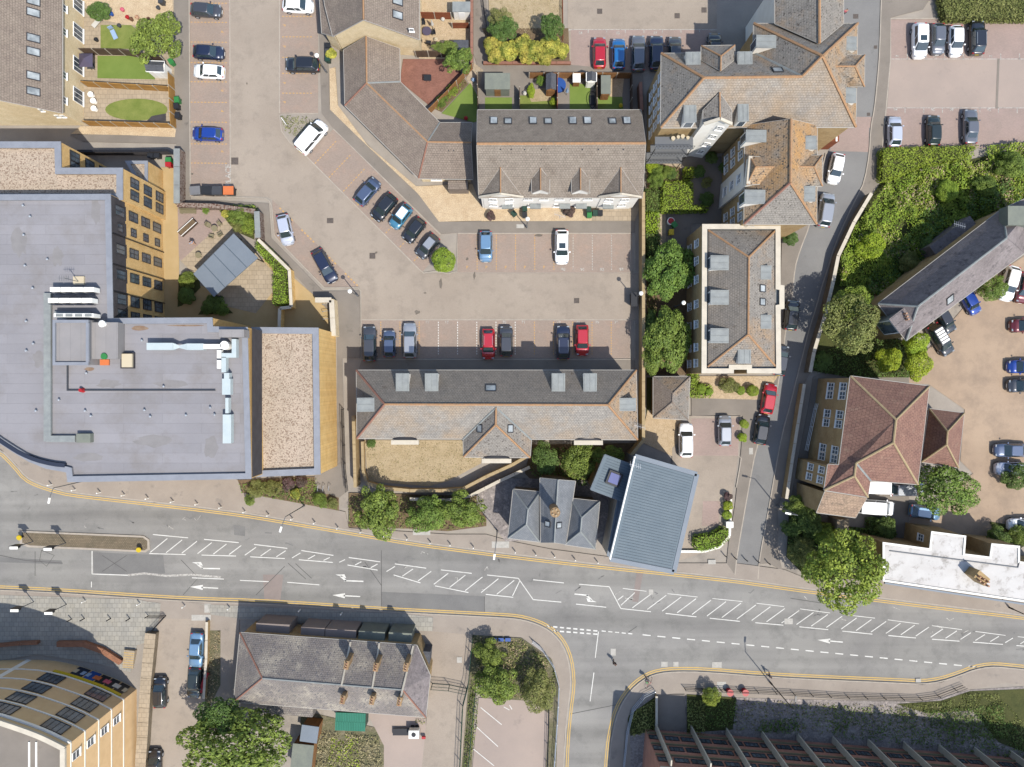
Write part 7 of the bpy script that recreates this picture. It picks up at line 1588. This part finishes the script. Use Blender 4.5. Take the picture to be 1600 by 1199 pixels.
o = solo(MB().box((*W(1140,820,1.).xy, .6), (.8, .7, 1.)).box((*W(1140,820,1.).xy, 1.12), (.9, .8, .06)), 'utility_cabinet', M['whitecap'], 'white utility cabinet at the lane side of the clipped corner hedge', 'cabinet')
o = solo(MB().box((*W(1052,870,.5).xy, .35), (.9, .5, .5)), 'meter_box', M['navy'], 'small dark blue box beside the low white curved wall', 'cabinet')
o = thing('street_sign', tuple(W(443,190)), 'white and black street sign on the weedy verge', 'sign'); p = W(443,189,1.6)
MB().box((p.x, p.y, 1.4), (1., .06, .6), R(-55)).build('sign_plate', M['whitecap'], o)
for k in (-.3, .3): MB().tube((p.x + k * .57, p.y - k * .82, 0), (p.x + k * .57, p.y - k * .82, 1.3), .03, 6).build('post', M['black'], o)
o = thing('bus_stop_bench', tuple(W(783,998)), 'blue slatted seats at the pavement near the fenced triangle', 'bench')
for k in range(3): MB().box((-.9 + k * .9, 0, .45), (.7, .45, .06)).build('seat', M['blue'], o, local=True)
MB().tube((-1.4, 0, .38), (1.4, 0, .38), .04, 6).build('beam', M['grey_metal'], o, local=True)
for X in (-1, 1): MB().tube((X, 0, 0), (X, 0, .4), .04, 6).build('leg', M['grey_metal'], o, local=True)
# generator trailer and tarp
o = thing('trailer', tuple(W(645,1146)), 'trailer with white generator box behind the slate terrace', 'trailer'); p = W(647,1146,1.)
MB().box((p.x, p.y, .95), (1.3, 1.05, .9)).build('generator', M['whitecap'], o); MB().tube((p.x, p.y, 1.4), (p.x, p.y, 1.46), .3, 14).build('fan', M['black'], o); MB().box((p.x - 1.1, p.y - .1, .42), (3.6, .9, .1)).build('chassis', M['black'], o)
for X in (-.3, .3):
    for Y in (-.6, .6): MB().tube((p.x + X, p.y + Y - .05, .28), (p.x + X, p.y + Y + .05, .28), .26, 10).build('wheel', rubber, o)
MB().box((p.x + 1.2, p.y - .8, .5), (.5, .3, .3)).build('red_box', M['red'], o)
o = thing('red_barrier', tuple(W(322,1063)), 'red plastic barrier board leaning beside the dark parked car', 'barrier'); MB().box((0, 0, .75), (.5, 2.8, .08), R(-18)).build('board', M['red'], o, local=True)
for Y in (-1, 0, 1): MB().box((0 + Y * .3, Y, .4), (.5, .06, .7), R(-18)).build('leg', M['red'], o, local=True)
# steps on the plaza
o = thing('steps', tuple(W(204,1027)), 'flight of pale steps with yellow edges beside the curved building', 'steps')
for k in range(7):
    p = W(206 - k * .8, 1016 + k * 4.1); MB().box((p.x, p.y, .08 + .035 * (7 - k)), (1.4, .36, .16 + .07 * (7 - k)), R(-6)).build('step', M['slabs_tan'], o); MB().box((p.x, p.y - .14, .165 + .07 * (7 - k)), (1.38, .07, .02), R(-6)).build('step_edge', M['yellow_line'], o)
# roof aerials
def aerial(x, y, z, label):
    p = W(x, y, z + 1.2); o = thing('aerial', (p.x, p.y, z), label, 'aerial', 'roof aerials'); MB().tube((0, 0, -.3), (0, 0, 1.2), .025, 5).build('mast', M['steel'], o, local=True); a = MB().tube((-.7, .2, 1.15), (.7, -.2, 1.15), .02, 4)
    for k in range(6): a.tube((-.6 + k * .24, .25 - k * .07 - .35, 1.15), (-.6 + k * .24, .25 - k * .07 + .3, 1.15), .012, 4)
    a.build('antenna', M['steel'], o, local=True)
aerial(1000,667,6.4,'television aerial at the east end of the long block'); aerial(1170,352,8.,'television aerial on the north parapet of the parapet block'); aerial(993,728,8.3,'aerial at the top left corner of the blue metal roof'); aerial(1500,352,9.,'white aerial on the slate hall roof'); aerial(875,337,6.2,'aerial on the white gabled terrace front')
# ---------------------------------------------------------------- people
def person(x, y, rz, top_, legs, label, stride=.25, hairc='hair', bag=None):
    p = W(x, y, .9); o = thing('person', (p.x, p.y, .1), label, 'person', None, R(rz))
    def skin(name, vs, es, m_, root=0):
        me = bpy.data.meshes.new(name); me.from_pydata([v[:3] for v in vs], es, []); ob = bpy.data.objects.new(name, me); link(ob, o); md = ob.modifiers.new('skin', 'SKIN'); me.materials.append(M[m_])
        for v, q in zip(me.skin_vertices[0].data, vs): v.radius = (q[3], q[4] if len(q) > 4 else q[3])
        me.skin_vertices[0].data[root].use_root = True; s_ = ob.modifiers.new('sub', 'SUBSURF'); s_.levels = s_.render_levels = 2; return ob
    st = stride
    vs = [(0,0,.95,.12,.16),(0,0,1.2,.1,.15),(0,0,1.42,.1,.17),(0,0,1.53,.05),(.02,0,1.6,.07),(.03,0,1.7,.085),
          (0,.19,1.41,.055),(-.05,.24,1.15,.042),(.1,.23,.92,.035),(.16,.22,.82,.03),(0,-.19,1.41,.055),(.06,-.24,1.15,.042),(-.02,-.25,.9,.035),(-.02,-.25,.8,.03),
          (0,.09,.9,.085),(st*.5,.09,.5,.06),(st,.09,.08,.042),(st+.16,.09,.04,.035),(0,-.09,.9,.085),(-st*.3,-.09,.5,.06),(-st,-.09,.1,.042),(-st+.15,-.09,.04,.035)]
    es = [(0,1),(1,2),(2,3),(3,4),(4,5),(2,6),(6,7),(7,8),(8,9),(2,10),(10,11),(11,12),(12,13),(0,14),(14,15),(15,16),(16,17),(0,18),(18,19),(19,20),(20,21)]
    skin('body', vs, es, 'skin')
    t = [vs[i] for i in (0,1,2,6,7,10,11)]; t = [(a[0], a[1], a[2], a[3] + .022, (a[4] if len(a) > 4 else a[3]) + .022) for a in t]
    skin('shirt', t, [(0,1),(1,2),(2,3),(3,4),(2,5),(5,6)], top_)
    t = [vs[i] for i in (0,14,15,16,18,19,20)]; t = [(a[0], a[1], a[2] , a[3] + .018, (a[4] if len(a) > 4 else a[3]) + .018) for a in t]
    skin('trousers', t, [(0,1),(1,2),(2,3),(0,4),(4,5),(5,6)], legs)
    skin('hair', [(-.015,0,1.66,.085),(-.0,0,1.75,.09)], [(0,1)], hairc)
    if bag: MB().box((-.2, 0, 1.25), (.16, .32, .42)).build('backpack', M[bag], o, local=True)
person(301,380,120,'paleblue','skin','person in pale blue top bending in the courtyard beside the raised planter',.15)
person(960,1036,250,'charcoal','brown','dark clothed person crossing the side road mouth')
person(1319,20,90,'pink','charcoal','person in a bright pink top walking beside the mansion at the top')
person(1202,1055,20,'denim','charcoal','person in dark blue walking on the south pavement by the road lamp')
person(1011,1062,60,'offwhite','mauve','cyclist in pale top at the corner kerb',.1,bag='green')
o = thing('bicycle', tuple(W(1013,1066)), 'bicycle ridden by the cyclist at the corner kerb', 'bicycle', None, R(60))
for X in (-.52, .52):
    wv = MB(); 
    for k in range(16): a, b_ = k / 16 * 6.283, (k + 1) / 16 * 6.283; wv.tube((X + .33 * math.cos(a), 0, .34 + .33 * math.sin(a)), (X + .33 * math.cos(b_), 0, .34 + .33 * math.sin(b_)), .02, 4)
    wv.build('wheel', rubber, o, local=True)
MB().tube((-.52, 0, .34), (-.1, 0, .9), .018, 5).tube((-.1, 0, .9), (.42, 0, .9), .018, 5).tube((.42, 0, .95), (.52, 0, .34), .018, 5).tube((.42, 0, .85), (0, 0, .35), .018, 5).tube((-.52, 0, .34), (0, 0, .35), .018, 5).tube((-.12, 0, .95), (0, 0, .35), .018, 5).build('frame', M['red'], o, local=True)
MB().tube((.4, -.27, 1.0), (.4, .27, 1.0), .016, 5).build('handlebar', M['black'], o, local=True); MB().box((-.12, 0, .98), (.26, .14, .06)).build('saddle', M['black'], o, local=True)
# ---------------------------------------------------------------- small clutter, stains and repairs
for i, (x, y, c_, lb) in enumerate(((191,15,'pink','pink plant tub in the top left garden'),(199,27,'red','small red pot in the top left garden'),(205,30,'brown','brown pot right of the small red pot'),(214,27,'chimney_pot','clay pot beside the spreading garden tree'),(174,22,'blue','bright blue tub in the top left garden'),(247,12,'dkgrey','square dark pot near the top left fence end'),(150,62,'charcoal','round dark pot by the glazed door'),(186,40,'dkgrey','grey pot at the head of the upper lawn'),(232,30,'brown','brown pot under the spreading tree edge'),
    (681,62,'cream','cream pot by the dark fence'),(692,30,'offwhite','white pot near the folded white parasol'),(655,28,'charcoal','dark pot by the house wall in the top garden'),(740,125,'paleblue','pale blue pot by the triangular lawn'),(748,180,'blue','blue tub at the corner of the white gabled terrace'),(728,185,'red','red toy on the triangular lawn'),(970,165,'yellow','yellow pot at the right end of terrace gardens'),(820,146,'offwhite','white object on the terrace lawn'),(788,352,'cream','x'))):
    if lb == 'x': continue
    p = W(x, y, .4); o = MB().tube((0, 0, 0), (0, 0, .42), .2, 10, .27).tube((0, 0, .42), (0, 0, .62), .24, 8, .1).build('garden_pot', M[c_], None, local=True); o.location = (p.x, p.y, .08); tag(o, lb, 'pot')
stain = mat('oily_tarmac', A(136, 126, 114), A(118, 108, 97), s1=1.5, famt=.2)
def blob(x, y, rx, ry, z=.034, m=stain, nm='oil_stain', par=cp):
    pts = []; 
    for k in range(14): t = k / 14 * 6.283; q = rnd.uniform(.6, 1.15); pts.append((x + rx * q * math.cos(t), y + ry * q * math.sin(t)))
    o = MB().poly([Vector((p.x, p.y, z)) for p in PP(pts)], up=True).build(nm, m, par)
for a in ((689,444,3,9),(652,488,4,4),(664,458,3,1.5),(741,432,2,7),(730,405,2,3),(842,368,7,2),(1108,695,3,6),(386,131,1.5,2),(588,395,2,2),(618,340,2,3),(300,272,3,2),(1384,186,2,4),(1110,776,3,2)):
    blob(*a, z=.128 if a[0] in (1108, 1110) else .034)
crack = mat('bitumen_seal', A(104, 102, 99), None, famt=.1)
for pl_ in ([(160,868),(198,893)],[(198,868),(160,893)],[(65,860),(85,868),(73,885),(62,876),(65,860)],[(450,880),(478,905)],[(462,881),(487,904)],[(570,878),(596,915)],[(596,860),(596,955)],[(55,862),(55,900)],[(283,875),(310,903),(286,930)],[(400,930),(445,885)],[(0,868),(40,876),(98,880)],[(757,932),(757,958)],[(1235,935),(1300,945)],[(982,988),(995,979)],[(1000,1094),(890,1116)]):
    MB().strip(PP(pl_), .08, .022).build('sealed_joint', crack, road)
for k in range(60):
    x = rnd.uniform(0, 1600); y = rnd.choice((interp(NE, x) + rnd.uniform(12, 60),)); 
    MB().strip(PP([(x, y), (x + rnd.uniform(-6, 6), y + rnd.uniform(-4, 4)), (x + rnd.uniform(-12, 12), y + rnd.uniform(-5, 5))]), rnd.uniform(.05, .14), .0225 + k * .00001).build('scuff_mark', M['patch'] if k % 3 else M['worn_line'], road)
cs = mat('ponding_stain', A(148, 144, 142), A(156, 152, 150), s1=1., famt=.08)
rs = bpy.data.objects['flat_roofed_block']
for a in ((30,380,14,24),(90,400,10,18),(150,330,9,26),(60,560,9,16),(170,600,22,8),(270,600,30,7),(240,690,34,10),(330,700,12,22),(140,715,26,7),(190,524,6,5)):
    pts = [W(a[0] + a[2] * rnd.uniform(.6, 1.1) * math.cos(t), a[1] + a[3] * rnd.uniform(.6, 1.1) * math.sin(t), 12.056) for t in np.linspace(0, 6.283, 16, endpoint=False)]
    MB().poly(pts, up=True).build('ponding_stain', cs, rs)
br = mat('brown_debris', A(140, 112, 92), A(160, 138, 116), s1=2., famt=.3)
for a in ((218,513,14,4),(188,517,4,6),(290,509,30,1.2),(140,577,9,3)):
    pts = [W(a[0] + a[2] * math.cos(t) * rnd.uniform(.7, 1.1), a[1] + a[3] * math.sin(t), 12.062) for t in np.linspace(0, 6.283, 12, endpoint=False)]
    MB().poly(pts, up=True).build('debris', br, rs)
